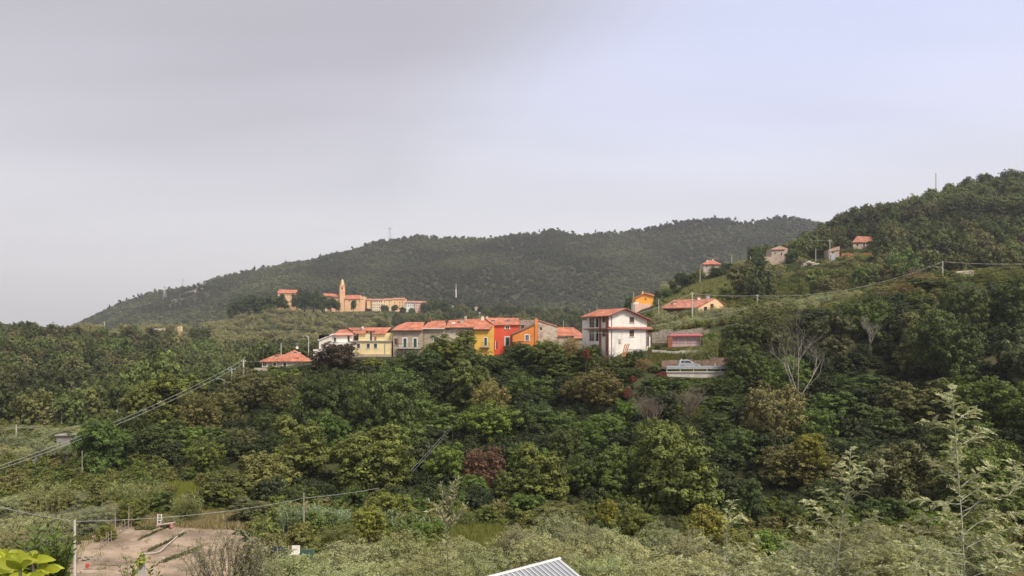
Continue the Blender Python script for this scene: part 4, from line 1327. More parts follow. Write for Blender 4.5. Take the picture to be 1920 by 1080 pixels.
pole(456.5, 674, 706, 152, 'thick pale concrete pole left of the red hipped roof', .2, arm=.5)
pole(434.5, 690, 705, 156, 'short pole with crossarm left of the thick concrete pole', .14, arm=.9)
pole(420.5, 712, 733, 148, 'street lamp post among the brown trees left of the village', .09, lamp=True, name='street_lamp', cat='lamp', group=None)
pole(115.5, 762, 797, 170, 'pale pole against the left wood above the olive trees', .13)
pole(30.5, 796, 830, 150, 'pale pole at the left edge among rounded olive trees', .12)
pole(219.5, 769, 785, 148, 'short pole at the left end of the tall wood', .13)
pole(154, 845, 880, 108, 'wooden pole under the double cable at left', .08, WOODPOLE)
pole(140, 975, 1120, 52, 'pale garden pole carrying the near cable at the left plot', .1, PALEPOLE)
pole(569.5, 925, 996, 70, 'wooden pole in front of the cane clump', .1, WOODPOLE)
pole(848.5, 795, 838, 127, 'wooden pole under the cable in the middle of the wood', .09, WOODPOLE)
pole(1298, 548, 600, 178, 'tall pole beside the brown roofed house', .16, arm=.4)
pole(1420, 552, 580, 186, 'pole in the olive grove right of the brown roofed house', .15, arm=.4)
pole(1767.5, 489.5, 528, 184, 'tall pale pole on the right shoulder skyline', .14)
pole(1529.5, 466, 495, 315, 'slim pole left of the transformer pole', .16)
pole(1437.5, 499, 521, 305, 'slim pole on the terraces left of the rubble heap', .12)
pole(1381, 516.5, 537, 300, 'slim pole on the grass below the hillside trees', .12)
pole(1372, 477, 494, 335, 'pole between the beige hill house and the tower house', .16)
pole(1407, 480, 496, 335, 'pole left of the tower house garden wall', .16)
pole(1312.5, 505, 520, 318, 'pole below the beige hill house', .16)
pole(1235, 561, 583, 225, 'pole between the yellow gabled house and the brown roof', .15)
pole(1188, 546, 566, 290, 'thin pole left of the yellow gabled house', .12)
pole(578.5, 631, 668, 182, 'tall slender pole behind the red hipped roof', .12, lamp=True)
pole(527, 643, 670, 186, 'slender pole behind the left wing of the red hipped roof', .12)
pole(1056.5, 601, 625, 190, 'thin pole behind the low tiled roof', .08)
pole(196, 602, 616, 500, 'thin pole on the skyline of the left wooded hill', .25)
pole(1755, 324.5, 350, 455, 'lone mast on the skyline of the right hill', .38, name='mast', cat='mast', group=None)
r_ = pole(1556, 450, 496, 312, 'transformer pole with a grey box on the terraced hillside', .2, arm=.9)
MB().box((.3, -.4, 3.2 - 2), (2.0, .5, 5.2 - 1)).build('transformer_box', METALG, r_)
MB().box((.2, -.5, .2), (2.1, .6, .9)).build('platform', METALG, r_)
r_ = None
for px, yt, yb, d, lab in ((731, 424, 452, 1490, 'lattice pylon on the far mountain skyline above the church'), (309, 535, 557, 1400, 'lattice pylon on the far left mountain slope'), (343, 522, 537, 1500, 'thin pylon on the far left mountain skyline')):
    b = gp(px, d)
    zt_ = (HZ - yt) * d / FP
    root = tag(empty('pylon', b), lab, 'pylon', 'pylons on the far mountain')
    H_ = zt_ - b.z
    mb = MB()
    wb, wt = 3.0, .8
    legs = [[Vector((sx * wb, sy * wb, -2)), Vector((sx * wt, sy * wt, H_ * .8)), Vector((0, 0, H_))] for sx in (-1, 1) for sy in (-1, 1)]
    for l in legs:
        mb.tube(l, .22, 4)
    for k in range(6):
        f0, f1 = k / 6 * .8, (k + 1) / 6 * .8
        for sx in (-1, 1):
            w0, w1 = wb + (wt - wb) * f0 / .8, wb + (wt - wb) * f1 / .8
            mb.tube([(-sx * w0, -w0, H_ * f0), (sx * w1, -w1, H_ * f1)], .12, 4)
    mb.build('lattice', METALG, root)
    MB().box((-4.5, -.2, H_ * .84), (4.5, .2, H_ * .86)).build('crossarm', METALG, root)


def cable(a, b, label, sag=.8, r=.03, group=None, n=20):
    pts = []
    for k in range(n + 1):
        f = k / n
        p = a.lerp(b, f)
        p.z -= sag * 4 * f * (1 - f)
        pts.append(p)
    tag(MB().tube(pts, r * .62, 5).build('overhead_cable', CABLE, smooth=True), label, 'cable', group)


for dz, nm in ((-.25, 'upper'), (-1.0, 'lower')):
    cable(POLES[456.5] + Vector((-.3, 0, dz)), P(-60, 892 - dz * 8, 92), nm + ' of the paired cables falling from the concrete pole to the left edge', 1.2, .04)
cable(POLES[456.5] + Vector((0, 0, -.3)), P(488, 677, 169), 'short cable from the concrete pole to the red hipped house', .15, .035)
cable(POLES[456.5] + Vector((0, 0, -.5)), POLES[434.5] + Vector((0, 0, -.35)), 'short cable between the two poles left of the village', .2, .03)
cable(POLES[219.5], POLES[115.5] + Vector((0, -22, -4.6)), 'sagging cable left of the tall wood', 1.5, .04)
cable(POLES[30.5] + Vector((0, 0, -.4)), P(150, 799, 160), 'cable over the rounded olive trees at left', .5, .035)
cable(POLES[30.5] + Vector((0, 0, -.4)), P(-60, 812, 140), 'cable leaving the frame above the left olive trees', .3, .035)
cable(POLES[140] + Vector((0, 0, -.1)), P(-60, 936, 45), 'near cable from the garden pole to the left edge', .1, .026)
cable(POLES[140] + Vector((0, 0, -.1)), POLES[569.5] + Vector((0, 0, -.45)), 'near cable between the garden pole and the cane clump pole', .45, .026)
cable(POLES[569.5] + Vector((0, 0, -.45)), P(712, 915, 84), 'near cable running from the cane clump pole into the trees', .1, .03)
cable(POLES[848.5] + Vector((0, 0, -.1)), P(770, 882, 88), 'cable slanting down through the middle of the wood', .1, .022)
cable(POLES[848.5] + Vector((.1, 0, -.35)), P(774, 884, 88), 'second cable slanting down through the middle of the wood', .15, .02)
cable(POLES[1298] + Vector((0, 0, -.3)), POLES[1420] + Vector((0, 0, -.3)), 'cable over the brown roofed house and the olive grove', .3, .05)
cable(POLES[1420] + Vector((0, 0, -.3)), POLES[1767.5] + Vector((0, 0, -.15)), 'long cable climbing to the pole on the right shoulder', 2.6, .05)
cable(POLES[1420] + Vector((0, 0, -.5)), P(1510, 561, 175), 'short cable right of the olive grove pole', .3, .045)
cable(POLES[1767.5] + Vector((0, 0, -.15)), P(2000, 491, 186), 'cable from the right shoulder pole to the right edge', .6, .05)
cable(POLES[1298] + Vector((0, 0, -.3)), P(1160, 597, 176), 'cable falling left from the tall pole behind the white house', .5, .05)
cable(P(1400, 578, 146), P(1040, 632, 152), 'cable passing in front of the white three storey house', .7, .04)
cable(P(1232, 628, 146), P(1090, 621, 140), 'lower cable across the white three storey house', .2, .03)
cable(POLES[1556] + Vector((0, 0, -.3)), P(1490, 448, 360), 'cable from the transformer pole towards the far wood', .3, .07)
cable(POLES[1437.5], POLES[1381] + Vector((0, 0, -.2)), 'cable between two slim poles on the terraces', .8, .05)

# ---------------------------------------------------------------- vegetation
def unit(a):
    return a / np.maximum(np.linalg.norm(a, axis=-1, keepdims=True), 1e-9)


def rhombs(pos, nrm, size, aspect, rg, axis=None):
    """one leaf face (4 verts) for each position"""
    n = len(pos)
    t = unit(np.cross(nrm, rg.normal(size=(n, 3)))) if axis is None else unit(axis)
    b = unit(np.cross(nrm, t))
    s = np.broadcast_to(np.asarray(size, float).reshape(-1, 1), (n, 1))
    V = np.empty((n, 4, 3))
    V[:, 0] = pos - t * s
    V[:, 1] = pos + b * s * aspect
    V[:, 2] = pos + t * s
    V[:, 3] = pos - b * s * aspect
    return V.reshape(-1, 3)


def make_lobes(rg, n, shape):
    """ellipsoid lobes in the unit crown box x,y in -.5...5, z in 0..1"""
    L = []
    for k in range(n):
        f = (k + .5) / n
        a = k * 2.4 + rg.uniform(-.4, .4)
        if shape == 'round':
            z = .22 + .58 * f
            rr = .30 * math.sqrt(max(.05, 1 - ((z - .45) / .5) ** 2))
            s = rg.uniform(.17, .25)
        elif shape == 'tall':
            z = .12 + .74 * f
            rr = .24 * (1 - .75 * max(0, z - .45) / .45)
            s = rg.uniform(.15, .22)
        elif shape == 'cone':
            z = .12 + .76 * f
            rr = .34 * (1 - z) + .03
            s = .10 + .14 * (1 - z)
        elif shape == 'layer':
            z = .25 + .55 * rg.random()
            rr = .33 * math.sqrt(rg.random())
            s = rg.uniform(.14, .2)
        else:  # dome: bush
            z = .15 + .5 * f
            rr = .30 * math.sqrt(max(.05, 1 - (z / .85) ** 2))
            s = rg.uniform(.2, .28)
        zs = s * (.62 if shape == 'layer' else .95)
        L.append((math.cos(a) * rr, math.sin(a) * rr, z, s, s * rg.uniform(.85, 1.1), zs))
    L.append((0, 0, .5 if shape != 'dome' else .38, .24, .24, .34 if shape != 'layer' else .2))
    L = np.array(L)
    top = (L[:, 2] + L[:, 5]).max()
    bot = (L[:, 2] - L[:, 5]).min()
    L[:, 2] = (L[:, 2] - bot) / (top - bot)
    L[:, 5] /= (top - bot)
    w = max((np.hypot(L[:, 0], L[:, 1]) + L[:, 3]).max(), .1)
    L[:, [0, 1, 3, 4]] *= .5 / w
    return L


def crown_mesh(name, seed, shape, nl, nclump, nleaf, cr, leaf, m, up=.8, jit=.42, aspect=.62, inner=.45, asp_z=1.0, dome=1.1):
    rg = np.random.default_rng(seed)
    L = make_lobes(rg, nl, shape)
    area = L[:, 3] * L[:, 5]
    pts, nr = [], []
    while len(pts) < nclump:
        li = rg.choice(len(L), p=area / area.sum())
        d = rg.normal(size=3)
        d /= np.linalg.norm(d)
        if d[2] < -.55 and rg.random() < .8:
            continue
        c, r = L[li, :3], L[li, 3:]
        p = c + d * r * rg.uniform(.86, 1.05)
        q = (((p - L[:, :3]) / L[:, 3:]) ** 2).sum(1)
        q[li] = 9
        if q.min() < .62:
            continue
        pts.append(p)
        nr.append(d / r)
    C = np.array(pts)
    NR = unit(np.array(nr))
    NR = unit(NR + np.array([0, 0, up]))
    ctint = rg.beta(2, 2, len(C))
    chue = np.clip(rg.normal(.2, .3, len(C)), 0, 1)
    ci = np.repeat(np.arange(len(C)), nleaf)
    n = len(ci)
    q = unit(rg.normal(size=(n, 3)) + NR[ci] * dome)
    rad = cr * rg.uniform(.75, 1.3, len(C))[ci][:, None] * rg.uniform(.45, 1.0, (n, 1))
    pos = C[ci] + q * rad * np.array([1, 1, .8])
    nrm = unit(q * .8 + NR[ci] * .5 + rg.normal(size=(n, 3)) * jit)
    sz = leaf * rg.uniform(.6, 1.25, n)
    tint = np.clip(ctint[ci] + rg.normal(0, .12, n), 0, 1)
    hue = np.clip(chue[ci] + rg.normal(0, .15, n), 0, 1)
    k = int(n * inner)
    if k:
        li = rg.choice(len(L), k)
        d = unit(rg.normal(size=(k, 3))) * (rg.random((k, 1)) ** .5) * .8
        pos = np.vstack([pos, L[li, :3] + d * L[li, 3:]])
        nrm = np.vstack([nrm, unit(rg.normal(size=(k, 3)) + np.array([0, 0, .6]))])
        sz = np.concatenate([sz, leaf * rg.uniform(1.3, 2.0, k)])
        tint = np.concatenate([tint, rg.uniform(.2, .5, k)])
        hue = np.concatenate([hue, rg.uniform(0, .3, k)])
    V = rhombs(pos, nrm, sz, aspect, rg)
    me = np_mesh(name, V, 4, {'tint': tint, 'hue': hue})
    me.materials.append(m)
    return me


def trunk_mesh(name, seed, m, nb=6, r=.035, h0=.3, spread=.3):
    """unit trunk: base at z=0, limbs reaching to z=.9"""
    rg = random.Random(seed)
    mb = MB()
    mb.tube([(0, 0, -.06), (rg.uniform(-.02, .02), rg.uniform(-.02, .02), h0), (rg.uniform(-.04, .04), rg.uniform(-.04, .04), .62), (rg.uniform(-.06, .06), 0, .88)], [r * 1.25, r, r * .7, r * .2], 7)
    for k in range(nb):
        a = k * 2.4 + rg.uniform(-.3, .3)
        z0 = h0 + .3 * rg.random()
        e = Vector((math.cos(a) * spread * rg.uniform(.6, 1.1), math.sin(a) * spread * rg.uniform(.6, 1.1), min(.92, z0 + rg.uniform(.2, .4))))
        mid = Vector((e.x * .45, e.y * .45, z0 + (e.z - z0) * .6))
        mb.tube([(0, 0, z0 - .03), mid, e], [r * .6, r * .38, r * .1], 5)
    o = mb.build(name, m, smooth=True)
    me = o.data
    bpy.data.objects.remove(o)
    return me


BARK = mat('brown_bark', (0.10, 0.08, 0.06), .95, .3, 2, bump=.5, bscale=6)
PALEBARK = mat('pale_bark', (0.29, 0.26, 0.215), .9, .2, 2, bump=.4)
OLIVEBARK = mat('olive_bark', (0.22, 0.19, 0.15), .95, .3, 2, bump=.5)
LEAF = leaf_mat('broad_leaf', None, None, .55, .12, .55)
LEAFO = leaf_mat('olive_leaf', None, None, .5, .15, .28)

PROTO = {}
BIGP = {
    'round': [crown_mesh('crown', 11 + i, 'round', 11, 230, 50, .062, .0135, LEAF) for i in range(3)],
    'tall': [crown_mesh('crown', 31 + i, 'tall', 12, 230, 50, .06, .0135, LEAF) for i in range(2)],
    'cone': [crown_mesh('crown', 41, 'cone', 14, 230, 46, .055, .0135, LEAF)],
    'layer': [crown_mesh('crown', 51 + i, 'layer', 14, 230, 50, .06, .015, LEAF, up=1.0, jit=.35) for i in range(2)],
    'dome': [crown_mesh('crown', 61 + i, 'dome', 9, 190, 40, .07, .017, LEAF) for i in range(3)],
    'holm': [crown_mesh('crown', 71 + i, 'round', 9, 340, 36, .048, .0115, LEAF, dome=1.2) for i in range(2)],
    'olive': [crown_mesh('crown', 81 + i, 'dome', 9, 300, 42, .07, .0145, LEAFO, aspect=.3, jit=.6, dome=1.4) for i in range(3)],
    'feather': [crown_mesh('crown', 91 + i, 'tall', 12, 260, 24, .07, .021, LEAF, aspect=.2, jit=1.1) for i in range(2)],
}
TRUNK = [trunk_mesh('trunk', 100 + i, BARK) for i in range(3)]
TRUNKO = [trunk_mesh('trunk', 110 + i, OLIVEBARK, 7, .05, .2, .34) for i in range(2)]
FALLBACK = {'stem': TRUNK}

SPEC = {  # leaf albedo, crown kinds, words
    'dk': ((0.050, 0.074, 0.021), ('round', 'layer', 'round'), 'dark green broadleaf tree'),
    'md': ((0.074, 0.114, 0.027), ('round', 'layer', 'tall'), 'mid green broadleaf tree'),
    'ol': ((0.092, 0.116, 0.029), ('round', 'layer'), 'olive green broadleaf tree'),
    'br': ((0.096, 0.098, 0.040), ('holm',), 'flowering brown holm oak'),
    'tan': ((0.165, 0.152, 0.066), ('holm',), 'tan flowering holm oak'),
    'bright': ((0.088, 0.138, 0.028), ('round', 'dome'), 'fresh bright green tree'),
    'yel': ((0.21, 0.215, 0.038), ('dome',), 'yellow green bush'),
    'red': ((0.105, 0.064, 0.044), ('holm',), 'reddish brown tree'),
    'pur': ((0.055, 0.040, 0.030), ('holm', 'round'), 'dark purple brown tree'),
    'bl': ((0.052, 0.084, 0.032), ('cone', 'round'), 'blue green dense tree'),
    'gr': ((0.090, 0.106, 0.048), ('feather', 'layer'), 'grey green feathery tree'),
    'oliv': ((0.30, 0.315, 0.158), ('olive',), 'silvery olive tree'),
    'scrub': ((0.096, 0.112, 0.035), ('dome', 'feather'), 'olive green scrub bush'),
    'vine': ((0.25, 0.085, 0.045), ('dome',), 'red leaved creeper bush'),
    'dry': ((0.19, 0.15, 0.085), ('feather',), 'dry brown bush'),
}
SPEC = {k: (tuple(c * f for c, f in zip(v[0], (1.5, 1.4, 1.15) if k not in ('oliv', 'yel', 'vine') else (1, 1, 1))), *v[1:]) for k, v in SPEC.items()}
COLS = [(130, 'at the left edge'), (300, 'under the left wooded hill'), (430, 'left of the concrete pole'), (500, 'below the hipped left wing'), (585, 'below the hipped red roof'), (662, 'below the sloping house'), (736, 'below the pale yellow house'),
        (792, 'below the balcony house'), (836, 'below the second stone house'), (889, 'below the grey row house'), (926, 'below the bright yellow house'), (962, 'below the bright red house'), (1008, 'below the orange house'),
        (1046, 'below the rough stone gable'), (1095, 'below the low tiled roofs'), (1160, 'below the white corner house'), (1225, 'below the white house gable'), (1300, 'below the silver car'), (1375, 'below the guardrail end'),
        (1450, 'left of the pale bare tree'), (1540, 'by the pale bare tree'), (1620, 'right of the pale bare tree'), (1700, 'below the brown thicket'), (1780, 'below the right shoulder pole'), (1850, 'left of the right edge'), (3000, 'at the right edge')]
RWS = [(600, 'on the shoulder'), (650, 'in the top row'), (700, 'near the top'), (750, 'high up'), (800, 'upper middle'), (850, 'halfway down'), (900, 'lower middle'), (950, 'low down'), (1000, 'on the valley floor'), (3000, 'in the foreground')]
THINGS = []


def place_words(px, py):
    c = next(t for x, t in COLS if px < x)
    r = next(t for y, t in RWS if py < y)
    return r, c


TN = 0


def tree(px, ytop, wpx, d, sp, hpx=None, label=None, name=None, cat=None, group=None, kind=None, rz=None, deep=None, z0=None):
    """a tree or bush whose crown tops out at photo row ytop, wpx wide, standing at distance d"""
    global TN
    TN += 1
    rg = random.Random(TN * 7 + int(px))
    col, kinds, words_ = SPEC[sp]
    kd = kind or rg.choice(kinds)
    s_ = d / FP
    W = wpx * s_
    x = (px - 960) * s_
    zb = zt(x, d) if z0 is None else z0
    ztop = (HZ - ytop) * s_
    free = ztop - zb
    if free < .5:
        return None
    ch = (hpx * s_) if hpx else W * rg.uniform(.95, 1.2) * (.8 if kd in ('dome', 'olive') else 1)
    ch = min(ch, free + .15 * W)
    if d > 280:
        ch = max(ch, free * .92)
    bush = kd in ('dome',) or W < 3.2
    nm = name or ('olive_tree' if sp == 'oliv' else 'bush' if bush else 'holm_oak' if kd == 'holm' else 'broadleaf_tree')
    root = empty(nm, (x, d, zb))
    me = BIGP[kd][rg.randrange(len(BIGP[kd]))]
    c = bpy.data.objects.new('crown', me)
    COL.objects.link(c)
    c.parent = root
    c.location = (0, 0, free - ch)
    c.scale = (W, W * (deep or 1), ch)
    c.rotation_euler = (0, 0, rg.uniform(0, 6.28) if rz is None else rz)
    v = rg.uniform(.75, 1.22) if label is None else 1.0
    c.color = (col[0] * v * rg.uniform(.92, 1.08), col[1] * v, col[2] * v * rg.uniform(.85, 1.15), 1)
    tm = rg.choice(TRUNKO if sp == 'oliv' else TRUNK)
    t_ = bpy.data.objects.new('trunk', tm)
    COL.objects.link(t_)
    t_.parent = root
    hh = max(free - ch * .12, .5)
    t_.scale = (min(W, hh) * .9, min(W, hh) * .9, hh)
    t_.rotation_euler = (0, 0, rg.uniform(0, 6.28))
    THINGS.append([root, px, ytop, ytop + min(ch / s_, 60) * .45, words_ if nm != 'bush' or 'bush' in words_ else words_.replace('broadleaf tree', 'bush').replace('tree', 'bush').replace('holm oak', 'holm bush'), label, cat or ('bush' if nm == 'bush' else 'tree'), group, d, W])
    return root


# --- the wood on the slope below the village, its landmark trees by hand
HAND = [
    # px, top, width, dist, kind, crown height, label
    (630, 641, 88, 164, 'pur', 66, 'round dark purple brown tree in front of the white and pale yellow houses'),
    (850, 622, 96, 160, 'ol', 70, 'leafy olive green tree top hiding the grey row house'),
    (795, 655, 90, 158, 'dk', 80, None), (888, 655, 80, 157, 'dk', 80, None), (938, 667, 70, 158, 'dk', 60, None), (985, 641, 86, 159, 'dk', 80, 'dark tree crown covering the foot of the orange house'),
    (1035, 637, 80, 157, 'ol', 60, None), (1072, 632, 50, 155, 'dry', 50, None), (1060, 662, 90, 150, 'dk', 80, None), (1103, 646, 60, 150, 'dk', 55, None),
    (1117, 690, 118, 138, 'br', 118, 'big brownish holm oak with a domed top below the white house'),
    (918, 709, 74, 133, 'tan', 72, 'tan flowering holm oak crown in the centre of the wood'),
    (924, 752, 116, 128, 'bright', 100, 'broad fresh green crown just under the tan oak in the centre'),
    (740, 686, 90, 150, 'md', 80, None), (705, 670, 60, 160, 'ol', 50, None), (680, 700, 90, 148, 'dk', 90, None), (760, 730, 100, 138, 'dk', 90, None), (812, 752, 120, 131, 'md', 110, None),
    (600, 700, 70, 152, 'dk', 60, None), (650, 716, 90, 142, 'dk', 90, None), (700, 745, 100, 134, 'ol', 90, None), (560, 700, 60, 150, 'br', 60, None),
    (1000, 700, 90, 144, 'dk', 90, None), (1010, 752, 110, 130, 'bl', 110, None), (960, 690, 60, 150, 'dk', 60, None), (1050, 770, 90, 126, 'dk', 90, None), (870, 700, 70, 147, 'dk', 70, None),
    (840, 690, 80, 150, 'dk', 80, None), (1180, 748, 60, 128, 'bright', 56, None), (1165, 720, 60, 140, 'md', 60, None), (1235, 705, 80, 136, 'dk', 90, None), (1185, 690, 60, 142, 'dk', 50, None),
    (1205, 672, 46, 146, 'dry', 40, None), (1150, 668, 50, 147, 'scrub', 34, None), (1115, 664, 40, 147.5, 'scrub', 40, None), (1185, 660, 40, 148, 'scrub', 30, None), (1232, 684, 44, 143, 'scrub', 34, None),
    (472, 692, 112, 148, 'br', 150, 'largest brown holm oak on the left end of the wood'),
    (420, 728, 70, 142, 'br', 90, None), (372, 734, 86, 134, 'br', 110, 'pale brown oak left of the largest brown holm oak'), (300, 700, 120, 140, 'ol', 110, 'broad olive green tree at the left end of the wood'), (262, 716, 84, 136, 'ol', 100, None),
    (345, 702, 80, 150, 'ol', 70, None), (405, 700, 70, 158, 'dk', 60, None), (530, 688, 80, 152, 'ol', 80, None), (536, 720, 60, 144, 'br', 90, None), (575, 735, 80, 138, 'md', 80, None), (515, 770, 70, 132, 'dk', 80, None),
    (240, 770, 80, 130, 'dk', 90, None), (300, 790, 110, 122, 'dk', 80, None), (365, 800, 90, 122, 'md', 80, None), (420, 800, 90, 124, 'dk', 80, None), (460, 800, 70, 122, 'br', 60, None),
    (560, 784, 132, 110, 'ol', 150, 'big rounded olive green tree at the foot of the wood, left of centre'),
    (684, 800, 168, 104, 'ol', 150, 'widest olive green tree at the foot of the wood'),
    (620, 770, 90, 118, 'md', 100, None), (760, 790, 90, 116, 'md', 90, None), (740, 830, 90, 108, 'ol', 100, None), (500, 850, 110, 100, 'scrub', 90, None), (440, 880, 90, 96, 'scrub', 60, None),
    (836, 832, 82, 108, 'bright', 100, 'fresh green round tree left of the reddish brown tree'), (905, 836, 80, 107, 'red', 84, 'reddish brown tree low in the centre of the wood'), (880, 890, 90, 100, 'md', 80, None),
    (1012, 838, 132, 99, 'ol', 130, 'full olive green tree right of the reddish brown tree'), (960, 880, 80, 98, 'ol', 80, None), (1060, 800, 70, 112, 'dk', 70, None),
    (1100, 785, 74, 118, 'md', 90, None), (1142, 775, 90, 122, 'md', 90, None), (1155, 832, 110, 102, 'md', 140, 'tall mid green tree left of the great round oak'), (1095, 850, 80, 104, 'dk', 110, None),
    (1270, 812, 178, 94, 'ol', 172, 'great round olive green oak at the foot of the slope, right of centre'),
    (1340, 740, 110, 128, 'dk', 110, None), (1375, 800, 90, 112, 'dk', 90, None), (1350, 770, 80, 120, 'dk', 80, None), (1400, 740, 70, 128, 'dk', 80, None), (1300, 760, 70, 124, 'scrub', 50, None),
    (1411, 893, 62, 88, 'bl', 104, 'small dense blue green tree at the foot of the tall tan oak'),
    (1452, 716, 104, 116, 'tan', 130, 'tall tan flowering holm oak right of the guardrail'),
    (1492, 826, 150, 103, 'br', 140, 'massive brown holm oak below the tan oak'), (1520, 760, 90, 114, 'md', 90, None), (1516, 812, 62, 100.5, 'yel', 60, 'bright yellow green crown patch beside the tan oak'),
    (1560, 735, 100, 122, 'md', 90, None), (1600, 700, 110, 130, 'dk', 100, None), (1640, 760, 110, 116, 'dk', 110, None), (1590, 820, 90, 106, 'bl', 100, None),
    (1430, 566, 120, 152, 'gr', 130, 'dense grey green tree behind the pale bare tree'), (1390, 600, 70, 150, 'dk', 90, None), (1480, 590, 70, 158, 'gr', 60, None), (1400, 660, 90, 142, 'dk', 80, None), (1450, 670, 110, 140, 'dk', 80, None),
    (1560, 585, 110, 164, 'ol', 100, None), (1545, 640, 100, 152, 'scrub', 90, None), (1640, 592, 80, 166, 'ol', 80, None), (1690, 640, 110, 150, 'dk', 110, None), (1620, 650, 80, 150, 'md', 70, None),
    (1735, 618, 100, 158, 'dk', 90, None), (1760, 570, 90, 166, 'dk', 80, None), (1690, 575, 60, 172, 'dk', 60, None), (1820, 590, 110, 160, 'ol', 90, None), (1880, 600, 110, 158, 'md', 100, None), (1800, 650, 120, 142, 'gr', 110, None),
    (1870, 680, 130, 134, 'gr', 120, None), (1725, 712, 150, 118, 'gr', 150, 'big grey green tree in the right half of the wood'), (1660, 705, 90, 132, 'gr', 90, None), (1850, 706, 140, 112, 'md', 100, None), (1910, 745, 90, 110, 'bright', 100, None),
    (1640, 850, 110, 98, 'dk', 120, None), (1710, 850, 150, 96, 'gr', 140, None), (1800, 790, 130, 104, 'dk', 120, None), (1880, 830, 130, 100, 'ol', 130, None), (1560, 900, 100, 92, 'dk', 90, None), (1790, 880, 120, 94, 'dk', 100, None), (1920, 910, 120, 90, 'dk', 100, None),
    (1560, 935, 90, 84, 'md', 70, None), (1650, 930, 100, 84, 'dk', 80, None), (1745, 960, 100, 82, 'md', 70, None), (1490, 940, 70, 86, 'dk', 60, None),
    (1720, 512, 80, 182, 'dry', 40, None), (1665, 535, 70, 182, 'scrub', 50, None), (1735, 520, 80, 178, 'dk', 70, 'dark tree with a brown top on the right shoulder'), (1690, 530, 60, 176, 'dry', 40, None), (1840, 505, 100, 178, 'scrub', 60, None), (1880, 520, 60, 176, 'yel', 40, None), (1850, 530, 90, 172, 'yel', 34, None), (1780, 540, 60, 174, 'scrub', 50, None), (1900, 505, 70, 180, 'scrub', 60, None),
    (1176, 726, 20, 134, 'vine', 24, None), (1188, 705, 15, 139, 'vine', 18, None), (1240, 697, 24, 138, 'vine', 30, None), (1098, 654, 18, 146, 'vine', 22, None),
    # shrubs at the foot of the wood
    (692, 950, 66, 62, 'yel', 60, 'yellow flowering bush right of the cane clump'), (730, 920, 80, 80, 'ol', 80, None), (770, 930, 70, 82, 'md', 90, None), (640, 985, 90, 60, 'scrub', 40, None), (1140, 935, 42, 68, 'yel', 50, 'small upright yellow bush in front of the dark tree gap'), (1195, 958, 66, 64, 'ol', 54, None), (1045, 945, 90, 70, 'scrub', 40, None), (990, 925, 80, 84, 'bright', 60, None),
    (1325, 952, 90, 58, 'yel', 80, 'large yellow green bush below the great round oak'), (1385, 1000, 90, 50, 'scrub', 60, None), (1440, 1000, 80, 52, 'bright', 70, None), (1250, 965, 60, 72, 'gr', 60, None), (800, 975, 80, 70, 'bright', 50, None), (860, 960, 70, 78, 'scrub', 40, None),
    (250, 930, 60, 74, 'ol', 60, 'rounded olive green bush behind the garden plot'), (300, 920, 80, 80, 'md', 80, None), (350, 935, 60, 76, 'scrub', 60, None), (410, 900, 110, 86, 'ol', 100, None), (470, 935, 80, 76, 'gr', 60, None), (200, 985, 40, 68, 'yel', 30, None),
]
CAN = [(-300, 812), (0, 812), (200, 780), (235, 735), (262, 712), (330, 702), (400, 712), (440, 705), (480, 690), (530, 683), (585, 684), (595, 684), (668, 672), (700, 667), (737, 673), (780, 662), (800, 652), (830, 640), (870, 640), (892, 655), (925, 668), (945, 672), (965, 655), (990, 646), (1045, 645), (1090, 652), (1140, 674), (1220, 692), (1250, 718), (1370, 718), (1385, 640), (1400, 590), (1450, 572), (1550, 580), (1620, 560), (1680, 530), (1920, 520), (2300, 510)]
cx_, cy_ = zip(*CAN)
CX, CY = cx_, cy_
rh = random.Random(21)
for px in range(478, 1100, 19):
    if 600 < px < 650:
        continue
    HAND.append((px + rh.uniform(-6, 6), float(np.interp(px, CX, CY)) + rh.uniform(0, 9), rh.uniform(38, 60), 163.5 if px < 760 else 160, rh.choice(['dk', 'md', 'ol', 'dk']), 48, None))
for px, yt, w_, d, sp in ((1258, 708, 60, 134, 'dk'), (1285, 713, 56, 133, 'md'), (1318, 714, 60, 133, 'dk'), (1348, 712, 56, 133, 'dk'), (1372, 704, 56, 132, 'dk'), (1236, 708, 50, 134, 'md'), (1290, 738, 60, 129, 'md'), (1393, 640, 70, 137, 'dk'), (1345, 744, 70, 127, 'md'), (1335, 707, 46, 137, 'dk'), (1300, 708, 40, 137, 'md'), (1356, 703, 40, 137, 'dk')):
    HAND.append((px, yt, w_, d, sp, w_ * 1.1, None))
for r_ in HAND:
    tree(r_[0], r_[1], r_[2] * (1.15 if r_[2] > 60 else 1), r_[3], r_[4], hpx=r_[5] * (1.12 if r_[2] > 60 else 1), label=r_[6])

